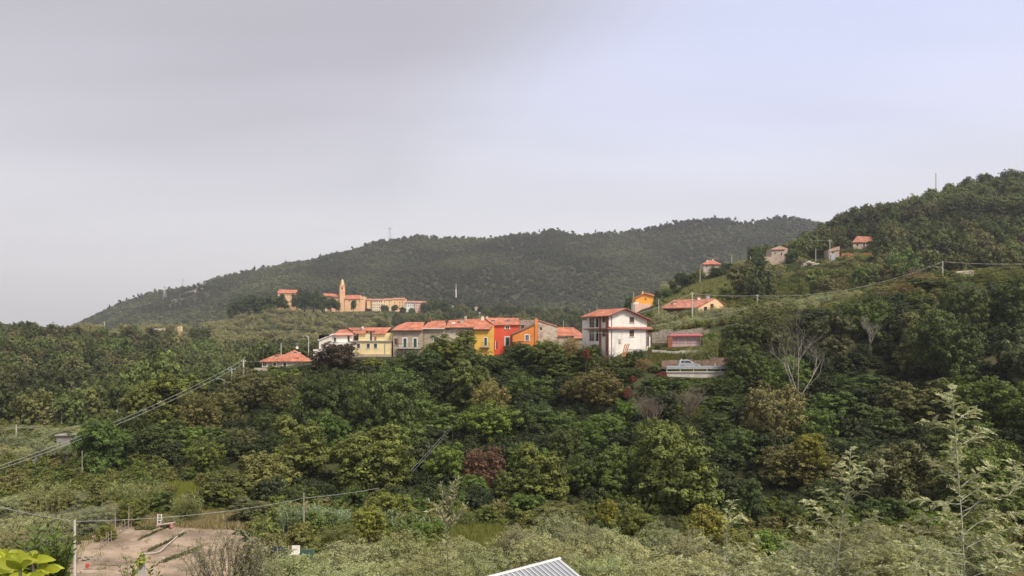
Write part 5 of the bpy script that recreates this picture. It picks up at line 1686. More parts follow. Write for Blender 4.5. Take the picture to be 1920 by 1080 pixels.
# --- fill trees over the slopes, kept under the line where roofs show
PROT = [(r_[0], r_[1], r_[2], r_[5], r_[3]) for r_ in HAND if r_[6]] + [(1497, 588, 90, 125, 127), (1497, 588, 70, 140, 121), (1632, 592, 50, 70, 142), (1218, 742, 50, 62, 120), (1292, 728, 44, 66, 122), (115, 762, 16, 30, 170), (848, 797, 12, 50, 127), (420, 705, 16, 24, 148), (810, 800, 60, 80, 105)]
rg = np.random.default_rng(77)
taken = [(t[0].location.x, t[0].location.y, t[9]) for t in THINGS]
cnt = 0
for d in np.arange(168, 86, -4.5):
    step = 42 * 120 / d
    px = -120 + rg.uniform(0, step)
    while px < 2040:
        p = px + rg.uniform(-.3, .3) * step
        dd = d + rg.uniform(-3, 3)
        px += step * rg.uniform(.8, 1.2)
        if p < 190 or (p < 480 and dd < 112) or (1090 < p < 1240 and dd > 141) or (1225 < p < 1392 and dd > 136) or (460 < p < 1100 and dd > 161):
            continue
        if p < 330 and dd > 150:
            continue
        x = (p - 960) * dd / FP
        W = rg.uniform(9, 13)
        if any((x - a) ** 2 + (dd - b) ** 2 < (.37 * (W + w)) ** 2 for a, b, w in taken):
            continue
        zb = zt(x, dd)
        H_ = W * rg.uniform(1.0, 1.4)
        lim = np.interp(p, cx_, cy_)
        ytop = HZ - FP * (zb + H_) / dd
        for a, b, w, hq, e in PROT:
            if dd < e + 2 and abs(p - a) < .42 * (w + W * FP / dd):
                lim = max(lim, b + .72 * hq)
        if ytop < lim:
            H_ = (HZ - lim - rg.uniform(1, 10)) * dd / FP - zb
            if H_ < 2:
                continue
            W = min(W, H_ * 1.2)
        sp = rg.choice(['dk', 'dk', 'md', 'ol', 'md', 'ol', 'br'] if p < 1380 else ['dk', 'gr', 'md', 'ol', 'dk', 'gr'])
        tree(p, HZ - FP * (zb + H_) / dd, W * FP / dd, dd, sp)
        taken.append((x, dd, W))
        cnt += 1
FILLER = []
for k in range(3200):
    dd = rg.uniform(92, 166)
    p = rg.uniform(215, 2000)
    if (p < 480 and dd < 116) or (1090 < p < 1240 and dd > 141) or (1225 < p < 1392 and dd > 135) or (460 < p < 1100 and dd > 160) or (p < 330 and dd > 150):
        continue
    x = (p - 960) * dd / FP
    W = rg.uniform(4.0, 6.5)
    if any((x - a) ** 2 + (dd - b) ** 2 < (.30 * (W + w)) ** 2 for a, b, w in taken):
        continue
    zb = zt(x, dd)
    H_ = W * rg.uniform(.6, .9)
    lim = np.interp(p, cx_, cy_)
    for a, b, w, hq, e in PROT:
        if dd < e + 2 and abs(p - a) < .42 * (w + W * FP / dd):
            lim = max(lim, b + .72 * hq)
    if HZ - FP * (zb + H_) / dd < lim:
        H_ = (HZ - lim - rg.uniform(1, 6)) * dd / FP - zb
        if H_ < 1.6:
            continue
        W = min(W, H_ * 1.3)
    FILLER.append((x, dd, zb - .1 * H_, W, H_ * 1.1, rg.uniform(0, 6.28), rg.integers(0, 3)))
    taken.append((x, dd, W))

# --- olive trees: the near grove, the left terrace, the grove behind the brown roof
GO = 'olive trees of the near grove'
NEAR = [(560, 1030, 170, 40), (660, 1010, 150, 45), (740, 1000, 150, 47), (690, 1045, 170, 36), (800, 1030, 160, 38), (850, 1005, 110, 46), (900, 1015, 150, 42), (975, 985, 130, 50), (1050, 960, 130, 55), (1010, 1000, 140, 46), (1090, 985, 130, 50), (1060, 1010, 150, 42),
        (1120, 990, 120, 50), (1160, 1000, 150, 44), (1210, 1020, 140, 40), (1240, 985, 120, 52), (1290, 1000, 120, 46), (1130, 1040, 150, 34), (1300, 1040, 160, 36), (1390, 1030, 140, 38), (1210, 1060, 130, 31), (880, 1050, 140, 34), (780, 1068, 160, 31), (600, 1066, 170, 32), (480, 1040, 120, 36),
        (1440, 1040, 130, 38), (1510, 1020, 140, 40), (1580, 1000, 130, 46), (1650, 1020, 140, 42), (1420, 1065, 120, 32), (1740, 1015, 140, 44), (1840, 1000, 150, 46), (1660, 985, 110, 54)]
for i, (px, yt, w_, d) in enumerate(NEAR):
    tree(px, yt, w_, d, 'oliv', hpx=w_ * .85, group=GO)
LEFTO = [(20, 812, 60, 140), (70, 818, 56, 136), (90, 800, 60, 152), (130, 798, 60, 156), (160, 806, 60, 146), (0, 835, 60, 130), (45, 838, 50, 130), (150, 800, 50, 160), (60, 796, 60, 164), (20, 798, 60, 162), (175, 815, 50, 138), (100, 828, 34, 126), (124, 832, 30, 124), (146, 826, 36, 126), (80, 832, 36, 126),
         (30, 965, 110, 66), (95, 962, 100, 68), (155, 950, 100, 72), (190, 948, 90, 74), (60, 925, 90, 86), (10, 930, 90, 84), (130, 920, 80, 88), (215, 940, 60, 78), (320, 965, 40, 74), (0, 990, 110, 58), (70, 1000, 80, 60)]
for px, yt, w_, d in LEFTO:
    tree(px, yt, w_, d, 'oliv', hpx=w_ * .8, group='olive trees on the left terraces')
rg = np.random.default_rng(9)
for px, yt in ((1235, 590), (1250, 582), (1272, 580), (1296, 578), (1318, 577), (1340, 575), (1362, 573), (1384, 571), (1406, 570), (1430, 566), (1452, 562), (1474, 560), (1496, 560), (1518, 556), (1540, 553), (1562, 548), (1585, 545), (1608, 543), (1632, 540), (1655, 545), (1240, 606), (1262, 600), (1285, 596), (1308, 594), (1332, 592), (1355, 590), (1378, 588), (1510, 575), (1535, 572), (1560, 568), (1590, 562), (1620, 560), (1650, 562)):
    tree(px + rg.uniform(-5, 5), yt + rg.uniform(-3, 3), rg.uniform(34, 48), 170 + (610 - yt) * .32, 'oliv', group='olive trees of the grove below the brown roofed house')
for px, yt, w_, d, sp in ((1355, 632, 46, 158, 'dk'), (1330, 622, 50, 160, 'bright'), (1370, 610, 60, 160, 'dk'), (1233, 645, 14, 152, 'dk'), (1196, 655, 30, 147.5, 'dk'), (1250, 628, 26, 165, 'scrub')):
    tree(px, yt, w_, d, sp)

# --- trees standing round the hillside houses and the far church
HILLT = [(1278, 510, 30, 322, 'dk'), (1296, 512, 26, 318, 'dk'), (1262, 525, 26, 312, 'dk'), (1312, 505, 24, 325, 'ol'), (1345, 500, 40, 322, 'dk'), (1365, 492, 36, 328, 'dk'), (1388, 488, 30, 330, 'oliv'), (1404, 486, 30, 330, 'ol'), (1424, 480, 32, 325, 'dk'), (1435, 488, 26, 322, 'dk'), (1412, 462, 28, 345, 'dk'), (1430, 458, 30, 348, 'md'), (1482, 470, 34, 326, 'dk'), (1500, 468, 30, 330, 'ol'), (1520, 462, 28, 335, 'ol'), (1575, 470, 34, 328, 'gr'), (1595, 463, 36, 330, 'gr'), (1585, 448, 30, 350, 'md'), (1642, 452, 40, 342, 'ol'), (1540, 455, 30, 345, 'dk'), (1250, 540, 26, 300, 'md'), (1232, 545, 22, 300, 'dk'), (1180, 555, 22, 296, 'dk'), (1226, 556, 20, 284, 'bl'), (1270, 540, 24, 300, 'dk'), (1245, 530, 24, 308, 'oliv'),
         (450, 557, 40, 672, 'dk'), (478, 552, 44, 672, 'dk'), (505, 554, 40, 675, 'dk'), (528, 552, 36, 676, 'dk'), (438, 566, 30, 668, 'dk'), (570, 543, 36, 676, 'dk'), (588, 546, 34, 676, 'dk'), (604, 552, 30, 678, 'dk'), (620, 558, 26, 680, 'dk'), (556, 548, 24, 676, 'dk'), (663, 561, 12, 690, 'dk'), (630, 562, 20, 684, 'dk'), (690, 578, 16, 688, 'dk'), (722, 571, 18, 688, 'dk'), (740, 571, 16, 690, 'dk'), (755, 575, 18, 690, 'dk'), (772, 577, 18, 692, 'md'), (800, 566, 26, 700, 'dk'), (815, 562, 26, 705, 'dk'), (835, 564, 26, 705, 'dk'), (705, 583, 16, 684, 'oliv')]
for px, yt, w_, d, sp in HILLT:
    hp = None
    tree(px, yt, w_, d, sp, hpx=w_ * .85, group='trees round the hillside houses' if d < 400 else 'dark trees round the far village')
# label everything: look, place on the slope, then order from the left among look-alikes
ORD = ['leftmost', 'second', 'third', 'fourth', 'fifth', 'sixth', 'seventh', 'eighth', 'ninth', 'tenth', 'eleventh', 'twelfth', 'thirteenth', 'fourteenth', 'fifteenth', 'sixteenth', 'seventeenth', 'eighteenth', 'nineteenth', 'twentieth']
fin = {}


def ordw(n):
    tens = {2: 'twenty', 3: 'thirty', 4: 'forty', 5: 'fifty', 6: 'sixty', 7: 'seventy', 8: 'eighty'}
    return ORD[n - 1] if n <= 20 else tens[n // 10] + (' ' + ('first', *ORD[1:9])[n % 10 - 1] if n % 10 else 'th')


for it in THINGS:
    root, px, yt, ym, words_, label, cat, group, d, W = it
    if label is None:
        if group and group.startswith('trees round the hill'):
            b = words_ + ' beside the houses high on the right hillside'
        elif group and group.startswith('dark trees round'):
            b = words_ + ' beside the far hilltop village'
        elif group and 'brown roofed' in group:
            b = words_ + ' in the grove below the brown roofed house'
        elif group and 'left terr' in group:
            b = words_ + (' above the flat stone hut at left' if d > 110 else ' beyond the garden plot at lower left')
        elif group and 'near grove' in group:
            b = words_ + ' in the near grove, ' + ('back rows' if d > 45 else 'middle rows' if d > 36 else 'front row')
        else:
            r, c = place_words(px, ym)
            b = words_ + ' ' + r + ', ' + c
            group = group or ('trees of the wood below the village' if px < 1385 else 'trees of the right slope')
        it[7] = group
        fin.setdefault(b, []).append(it)
    else:
        tag(root, label, cat, group)
for b, its in fin.items():
    its.sort(key=lambda q: q[1])
    for k, it in enumerate(its):
        lab = b
        if len(its) == 2:
            lab = ('left' if k == 0 else 'right') + ' one: ' + b
        elif len(its) > 2:
            if k < 20:
                lab = ('leftmost: ' if k == 0 else ORD[k] + ' from left: ') + b
            else:
                lab = 'rightmost: ' + b if k == len(its) - 1 else ordw(k + 1) + ' from left: ' + b
        tag(it[0], lab, it[6], it[7])

# --- woods that read as one mass: instances over the far slopes
PC = {}


def proto_coll(name, meshes):
    c = bpy.data.collections.new(name)
    for i, me in enumerate(meshes):
        c.objects.link(bpy.data.objects.new('%s_%d' % (name, i), me))
    return c


def scatter(name, label, cat, pts, coll):
    """pts: rows x,y,z,sx,sz,rot,idx"""
    pts = np.asarray(pts, float)
    n = len(pts)
    me = bpy.data.meshes.new(name)
    me.vertices.add(n)
    me.vertices.foreach_set('co', pts[:, :3].astype(np.float32).ravel())
    a = me.attributes.new('scl', 'FLOAT_VECTOR', 'POINT')
    a.data.foreach_set('vector', pts[:, [3, 3, 4]].astype(np.float32).ravel())
    a = me.attributes.new('rot', 'FLOAT_VECTOR', 'POINT')
    rv = np.zeros((n, 3), np.float32)
    rv[:, 2] = pts[:, 5]
    a.data.foreach_set('vector', rv.ravel())
    a = me.attributes.new('idx', 'INT', 'POINT')
    a.data.foreach_set('value', pts[:, 6].astype(np.int32))
    o = tag(link(name, me), label, cat, kind='stuff')
    g = bpy.data.node_groups.new(name, 'GeometryNodeTree')
    g.interface.new_socket('Geometry', in_out='INPUT', socket_type='NodeSocketGeometry')
    g.interface.new_socket('Geometry', in_out='OUTPUT', socket_type='NodeSocketGeometry')
    gi, go = g.nodes.new('NodeGroupInput'), g.nodes.new('NodeGroupOutput')
    ci = g.nodes.new('GeometryNodeCollectionInfo')
    ci.inputs['Collection'].default_value = coll
    ci.inputs['Separate Children'].default_value = True
    ci.inputs['Reset Children'].default_value = True
    ip = g.nodes.new('GeometryNodeInstanceOnPoints')
    ip.inputs['Pick Instance'].default_value = True

    def na(nm, ty):
        q = g.nodes.new('GeometryNodeInputNamedAttribute')
        q.data_type = ty
        q.inputs['Name'].default_value = nm
        return q.outputs['Attribute']
    g.links.new(gi.outputs[0], ip.inputs['Points'])
    g.links.new(ci.outputs[0], ip.inputs['Instance'])
    g.links.new(na('idx', 'INT'), ip.inputs['Instance Index'])
    g.links.new(na('rot', 'FLOAT_VECTOR'), ip.inputs['Rotation'])
    g.links.new(na('scl', 'FLOAT_VECTOR'), ip.inputs['Scale'])
    g.links.new(ip.outputs[0], go.inputs[0])
    o.modifiers.new('scatter', 'NODES').node_group = g
    return o


# terrain skyline seen from the eye, to leave out what stands wholly behind a ridge
gpx = np.linspace(-500, 2400, 291)
gd = np.concatenate([np.arange(60, 700, 6), np.arange(700, 1700, 12)]).astype(float)
gx = (gpx[None, :] - 960) * gd[:, None] / FP
gy = HZ - FP * ZT(gx.ravel(), np.repeat(gd, len(gpx))).reshape(gx.shape) / gd[:, None]
run = np.minimum.accumulate(gy, 0)


def seen(px, d, ztop, margin=6):
    i = np.clip(np.searchsorted(gd, d - 4) - 1, 0, len(gd) - 1)
    j = np.clip(((px + 500) / 10).round().astype(int), 0, len(gpx) - 1)
    return HZ - FP * ztop / d < run[i, j] + margin


def spread_pts(seed, pxr, dr, spacing, size, hsz, keep=None, nidx=3, jitter=.5, ds=None):
    ds = ds or spacing * .9
    """trees over a wedge of ground, roughly spacing metres apart"""
    rg = np.random.default_rng(seed)
    out = []
    d = dr[0]
    while d < dr[1]:
        x0, x1 = (pxr[0] - 960) * d / FP, (pxr[1] - 960) * d / FP
        xs = np.arange(x0, x1, spacing) + rg.uniform(0, spacing)
        xs = xs + rg.uniform(-jitter, jitter, len(xs)) * spacing
        ys = d + rg.uniform(-jitter, jitter, len(xs)) * ds
        out.append(np.stack([xs, ys], 1))
        d += ds
    q = np.vstack(out)
    px = 960 + FP * q[:, 0] / q[:, 1]
    z = ZT(q[:, 0], q[:, 1])
    w = rg.uniform(*size, len(q))
    hh = w * rg.uniform(*hsz, len(q))
    ok = seen(px, q[:, 1], z + hh)
    if keep is not None:
        ok &= keep(px, q[:, 1], HZ - FP * z / q[:, 1], HZ - FP * (z + hh) / q[:, 1], rg)
    q, z, w, hh = q[ok], z[ok], w[ok], hh[ok]
    n = len(q)
    return np.stack([q[:, 0], q[:, 1], z - .15 * hh, w, hh * 1.15, rg.uniform(0, 6.28, n), rg.integers(0, nidx, n)], 1)


WOODL = leaf_mat('hill_wood_leaf', None, [(0.050, 0.064, 0.024), (0.066, 0.090, 0.028), (0.098, 0.104, 0.040), (0.072, 0.110, 0.032), (0.118, 0.112, 0.054), (0.055, 0.072, 0.028)], .6, .2, .5, patch=.02)
WOODF = leaf_mat('mountain_wood_leaf', None, [(0.058, 0.070, 0.034), (0.074, 0.090, 0.038), (0.092, 0.094, 0.050), (0.070, 0.096, 0.040), (0.106, 0.098, 0.062)], .6, .15, .5, patch=.0075)
OLVM = leaf_mat('far_olive_leaf', None, [(0.19, 0.19, 0.10), (0.23, 0.225, 0.12), (0.165, 0.17, 0.08), (0.25, 0.235, 0.135)], .55, .15, .4)
SCRB = leaf_mat('scrub_leaf', None, [(0.068, 0.098, 0.026), (0.095, 0.125, 0.030), (0.125, 0.135, 0.042), (0.140, 0.132, 0.056), (0.090, 0.130, 0.028)], .6, .2, .5)
hill_c = proto_coll('hill_crown', [crown_mesh('hill_crown', 200 + i, ('round', 'dome', 'layer')[i], 9, 90, 20, .085, .032, WOODL) for i in range(3)])
mt_c = proto_coll('mountain_crown', [crown_mesh('mountain_crown', 220 + i, ('round', 'dome', 'tall')[i], 6, 28, 9, .14, .075, WOODF) for i in range(3)])
ol_c = proto_coll('far_olive_crown', [crown_mesh('far_olive_crown', 240 + i, 'dome', 7, 80, 18, .09, .034, OLVM, aspect=.4) for i in range(3)])
SHADE = leaf_mat('painted_shade_leaf', None, [(0.022, 0.034, 0.012), (0.030, 0.044, 0.014), (0.036, 0.046, 0.017)], .6, .1, .5)  # leaf colour kept near black to paint deep shade between the crowns
shade_c = proto_coll('painted_shade_crown', [crown_mesh('painted_shade_crown', 280 + i, 'dome', 6, 80, 20, .11, .034, SHADE) for i in range(3)])
sc_c = proto_coll('scrub_crown', [crown_mesh('scrub_crown', 260 + i, 'dome', 6, 70, 18, .11, .036, SCRB) for i in range(3)])


def noise2(px, py, s):
    return np.sin(px / s * 1.7 + 1.3) * np.sin(py / s * 2.1 + .7) + .6 * np.sin(px / s * 3.9 + py / s * 2.7)


scatter('wood_understorey', 'small trees filling the gaps of the wood, shade painted into their leaves', 'wood', FILLER, shade_c)
# left wooded hill
pt = spread_pts(1, (-250, 700), (176, 480), 6.3, (6.2, 10.5), (.85, 1.2), lambda px, d, yg, yt, r: ((px < 330) | (d > 205)) & ((px < 400) | (yt > 634)) & (yt > np.interp(px, (-200, 0, 60, 130, 700), (585, 594, 598, 609, 609))) & ~((d > 400) & (px > 150) & (noise2(px, yg, 40) > .1)), ds=13)
scatter('left_hill_wood', 'dense green wood covering the left hill', 'wood', pt, hill_c)
# olives on its upper slope and on the mound of the far village
pt1 = spread_pts(2, (140, 480), (395, 640), 5.6, (5, 6.5), (.7, .9), lambda px, d, yg, yt, r: (yg < 668) & (np.mod(d + 10 * np.sin(px / 37.), 34) < 9) & (noise2(px, yg, 40) > -.5) & (yt > 606))
pt2 = spread_pts(3, (380, 740), (430, 672), 5.8, (5, 7), (.7, .9), lambda px, d, yg, yt, r: (np.mod(d + 14 * np.sin(px / 45.), 38) < 10) & (noise2(px, yg * 2.5, 60) > -1.1) & (yt > np.interp(px, (430, 520, 560, 700), (590, 572, 566, 584))))
scatter('olive_terraces', 'rows of small grey green olive trees on the terraces below the far village', 'olive grove', np.vstack([pt1, pt2]), ol_c)
pt = spread_pts(4, (430, 1230), (380, 720), 7.5, (6, 10), (.8, 1.1), lambda px, d, yg, yt, r: ((px > 690) | (noise2(px, yg * 2.5, 60) <= -.3) | (d < 480)) & (yt > np.interp(px, (430, 600, 660, 718, 800, 840, 950, 1100, 1230), (634, 632, 618, 586, 584, 560, 556, 574, 580))), ds=20)
scatter('mound_wood', 'dark green wood behind the near village roofs, below the far village', 'wood', pt, hill_c)
# far mountain
pt = spread_pts(5, (60, 1720), (960, 1530), 7.5, (7, 11), (.55, .85), lambda px, d, yg, yt, r: (r.random(len(px)) < np.where(noise2(px, yg, 26) > 1.0, .6, 1.0)) & ~((np.abs(px - 375 + (yg - 545) * .9) < 34) & (np.abs(yg - 545) < 34) & (r.random(len(px)) < .55)), ds=10)
scatter('mountain_wood', 'thin grey green wood over the far mountain', 'wood', pt, mt_c)
# right hill
GRASS = lambda px, yg: (px > 1235) & (px < 1570) & (yg > np.interp(px, (1235, 1300, 1440, 1570), (545, 512, 496, 484))) & (yg < np.interp(px, (1235, 1330, 1450, 1500, 1570), (590, 560, 528, 512, 492)))
pt = spread_pts(6, (1120, 2150), (232, 520), 6.4, (6, 10.5), (.85, 1.2), lambda px, d, yg, yt, r: ~GRASS(px, yg) & ~((px < 1290) & (d < 292)) & ~((np.abs(px - 1335) < 24) & (d > 318) & (d < 340)) & ~((np.abs(px - 1455) < 30) & (d > 316) & (d < 342)) & ~((np.abs(px - 1612) < 34) & (d > 314) & (d < 355)) & ~((np.abs(px - 1564) < 16) & (d > 300) & (d < 330)) & (yt > np.interp(px, (1120, 1190, 1240, 1300, 1400, 1450, 1540, 1600, 1680, 1750, 1860, 1920, 2200), (575, 556, 535, 503, 470, 446, 406, 381, 376, 346, 320, 313, 300))) & ~((px < 1385) & (d < 330) & (yt < 500)) & ~((px > 1425) & (px < 1650) & (d < 312) & (yt < np.interp(px, (1425, 1500, 1560, 1650), (512, 506, 496, 484)))) & ~((px < 1385) & (yg > 500)) & ~((np.abs(px - 1618) < 36) & (d < 345) & (yt < 468)) & ~((np.abs(px - 1564) < 18) & (d < 330) & (yt < 482)) & ~((px > 1385) & (px < 1600) & (d > 283) & (d < 345) & (r.random(len(px)) < .8)), ds=11.5)
scatter('right_hill_wood', 'dense mixed wood covering the right hill up to its skyline', 'wood', pt, hill_c)
pt = spread_pts(61, (1370, 1630), (286, 348), 5.5, (3.6, 5.2), (.65, .85), lambda px, d, yg, yt, r: (np.mod(d + 3 * np.sin(px / 30.), 14) < 4) & ~((np.abs(px - 1455) < 34) & (d < 336) & (yt < 490)) & ~((np.abs(px - 1612) < 32) & (yt < 470)) & ~((np.abs(px - 1564) < 14) & (yt < 480)) & ~((np.abs(px - 1516) < 22) & (d < 306)))
scatter('hillside_olives', 'rows of small olive trees on the terraces round the hillside houses', 'olive grove', pt, ol_c)
# scrub on banks and between the trees
def k_scrub(px, d, yg, yt, r):
    road = (px > 1225) & (px < 1400) & (d > 135) & (d < 146)
    yard = (px > 1090) & (px < 1345) & (d >= 146) & (d < 162)
    vill = (px > 470) & (px < 1110) & (d > 160)
    plot = (px < 470) & (d < 84)
    hide = (yt < np.interp(px, cx_, cy_)) & (d < 170) & (px > 200)
    roof = (px > 1230) & (px < 1370) & (d > 200)
    field = (px > 320) & (px < 450) & (d > 84) & (d < 104)
    fld2 = (px > 820) & (px < 970) & (d < 78)
    wood = (px > 330) & (d > 92) & (d < 160) & (r.random(len(px)) < .25)
    return ~(wood | road | yard | vill | plot | hide | roof | field | fld2)


pt = spread_pts(7, (-200, 2100), (56, 225), 2.8, (1.4, 3.2), (.5, .9), k_scrub)
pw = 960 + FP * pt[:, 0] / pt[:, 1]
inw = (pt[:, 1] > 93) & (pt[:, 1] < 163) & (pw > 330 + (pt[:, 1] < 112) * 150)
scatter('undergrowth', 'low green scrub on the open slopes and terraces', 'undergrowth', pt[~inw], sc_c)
scatter('wood_floor_growth', 'brush on the floor of the wood with shade painted into its leaves', 'undergrowth', pt[inw], shade_c)

pt = spread_pts(8, (1150, 1720), (222, 348), 4.2, (1.8, 4.2), (.5, .8), lambda px, d, yg, yt, r: (~GRASS(px, yg) | (r.random(len(px)) < .10)) & ~((np.abs(px - 1335) < 22) & (d < 340) & (yt < 505)) & ~((np.abs(px - 1455) < 32) & (d < 335) & (yt < 490)) & ~((np.abs(px - 1612) < 30) & (d < 352) & (yt < 466)) & ~((np.abs(px - 1610) < 36) & (d < 326) & (d > 300)) & ~((px < 1370) & (d < 236)) & ~((px < 1232) & (d < 292)) & ~((px > 1425) & (px < 1560) & (d > 290) & (d < 326)))
scatter('hillside_scrub', 'low bushes between the terraces and houses of the right hillside', 'scrub', pt, sc_c)
# pines and lone trees breaking the far skyline
PINEL = leaf_mat('pine_needles', (0.045, 0.052, 0.028), None, .6, .1, .4)
PINE = [crown_mesh('crown', 300 + i, 'layer', 6, 30, 10, .13, .07, PINEL) for i in range(2)]
PTR = trunk_mesh('trunk', 320, BARK, 4, .03, .5, .2)
rg = np.random.default_rng(12)
pines = [(px, None) for px in (162, 176, 190, 205, 222, 236, 250, 262, 276, 290, 302, 315, 452, 478, 492, 503, 512, 535, 548, 600, 660, 690, 712, 745, 800, 818, 838, 856, 870, 905, 920, 985, 1000, 1012, 1022, 1034, 1046, 1060, 1075, 1116, 1130, 1150, 1185, 1192, 1225, 1250, 1262, 1275, 1288, 1302, 1318, 1340, 1362, 1378, 1410, 1424, 1440, 1456, 1470, 1476, 1490, 1508, 1520)]
for k, (px, _) in enumerate(pines):
    d = 1500 + rg.uniform(-12, 4)
    x = (px + rg.uniform(-3, 3) - 960) * d / FP
    z = zt(x, d)
    hh, w = rg.uniform(5, 11), rg.uniform(4, 8)
    root = empty('pine_tree', (x, d, z))
    t_ = bpy.data.objects.new('trunk', PTR)
    c = bpy.data.objects.new('crown', PINE[k % 2])
    for q in (t_, c):
        COL.objects.link(q)
        q.parent = root
    t_.scale = (5, 5, hh)
    c.location = (0, 0, hh * .5)
    c.scale = (w, w, hh * .6)
    c.rotation_euler = (0, 0, rg.uniform(0, 6))
    tag(root, '%s pine from left on the far mountain skyline' % ordw(k + 1), 'pine', 'pines on the far mountain skyline')
cyp = tag(empty('cypress', gp(230, 492)), 'dark pointed cypress on the skyline of the left hill', 'tree')
c = link('crown', crown_mesh('crown', 330, 'cone', 10, 60, 14, .1, .05, PINEL), parent=cyp)
c.scale = (2.6, 2.6, 6)
link('trunk', PTR, parent=cyp).scale = (2, 2, 3)

# ---------------------------------------------------------------- bare trees, cane, vine rows
def bare_tree(name, label, px, yt, d, m, seed, nmain=4, r=.16, spread=.42, levels=4, cat='tree', ang=.45, ybase=None, dens=3):
    rg = random.Random(seed)
    b = gp(px, d)
    if ybase is not None:
        b.z = min(b.z, (HZ - ybase) * d / FP)
    H_ = (HZ - yt) * d / FP - b.z
    root = tag(empty(name, b), label, cat)
    tr, tw = MB(), MB()

    def grow(p, dr, L, rad, lv, mb):
        pts, q, dd = [p], p, dr.copy()
        for k in range(3):
            dd = (dd + Vector((rg.uniform(-.16, .16), rg.uniform(-.16, .16), rg.uniform(0, .1)))).normalized()
            q = q + dd * L / 3
            pts.append(q)
        mb.tube(pts, [rad, rad * .85, rad * .7, rad * .55], 6 if lv > 2 else 4, cap=lv > 2)
        if lv <= 0:
            return
        for k in range(dens if lv > 1 else dens + 1):
            f = rg.uniform(.35, 1)
            i = min(int(f * 3), 2)
            s_ = pts[i].lerp(pts[i + 1], f * 3 - i)
            a = rg.uniform(0, 6.28)
            side = Vector((math.cos(a), math.sin(a) * .8, rg.uniform(-.1, .5)))
            grow(s_, (dd + side * ang * 1.6).normalized(), L * rg.uniform(.5, .75), rad * .5, lv - 1, tw if lv < 3 else mb)
    tp = [Vector((0, 0, -.4)), Vector((.1, 0, H_ * .12)), Vector((0, 0, H_ * .25))]
    tr.tube(tp, [r * 1.2, r, r * .9], 8)
    for k in range(nmain):
        a = -1 + 2 * (k + .5) / nmain + rg.uniform(-.1, .1)
        dr = Vector((a * spread * 1.7, rg.uniform(-.3, .3), 1)).normalized()
        grow(tp[-1], dr, H_ * rg.uniform(.34, .46), r * .62, levels, tr)
    tr.build('trunk', m, root, smooth=True, fix=False)
    tw.build('branches', m, root, smooth=True, fix=False)
    return root


bare_tree('bare_tree', 'pale leafless tree with a forked white trunk in front of the right slope', 1497, 590, 119, PALEBARK, 4, 4, .13, .36, 4)
bare_tree('bare_tree', 'second pale bare tree, fan of thin white stems on the right slope', 1632, 592, 142, PALEBARK, 9, 6, .12, .3, 3)
GREYTW = mat('grey_brown_twigs', (0.20, 0.155, 0.12), .95, .2, 2)
bare_tree('bare_tree', 'leafless grey brown tree in the wood, left of the two below the car', 1218, 742, 120, GREYTW, 5, 6, .12, .4, 4, dens=4)
bare_tree('bare_tree', 'leafless grey brown tree in the wood, right of the two below the car', 1292, 728, 122, GREYTW, 6, 5, .12, .3, 4, dens=4)
bare_tree('bare_tree', 'low leafless grey shrub below the white house wall', 1145, 655, 147, GREYTW, 7, 6, .08, .5, 3, 'shrub', dens=4)
bare_tree('bare_tree', 'leafless twiggy brown tree top right of the pale fan tree', 1650, 545, 168, GREYTW, 8, 6, .1, .5, 4, dens=4)
bare_tree('bare_tree', 'leafless brown shrub on the right shoulder left of its pole', 1712, 500, 182, GREYTW, 18, 6, .1, .6, 4, 'shrub', dens=4)

CANE = leaf_mat('cane_leaf', (0.22, 0.29, 0.16), None, .5, .2, .45)
CANEY = leaf_mat('cane_leaf_yellow', (0.24, 0.26, 0.11), None, .5, .2, .45)


def strips(paths, widths, nrmz=None):
    """flat tapered ribbons along paths (n,k,3); width per path"""
    Pn = np.asarray(paths)
    n, k, _ = Pn.shape
    tg = np.gradient(Pn, axis=1)
    sd = unit(np.cross(tg, np.array([0, 0, 1.0]) + np.random.default_rng(1).normal(size=(n, 1, 3)) * .4))
    w = np.asarray(widths).reshape(-1, 1, 1) * np.linspace(1, .08, k).reshape(1, -1, 1)
    A, B = Pn - sd * w, Pn + sd * w
    return np.stack([A[:, :-1], B[:, :-1], B[:, 1:], A[:, 1:]], 2).reshape(-1, 3), k - 1


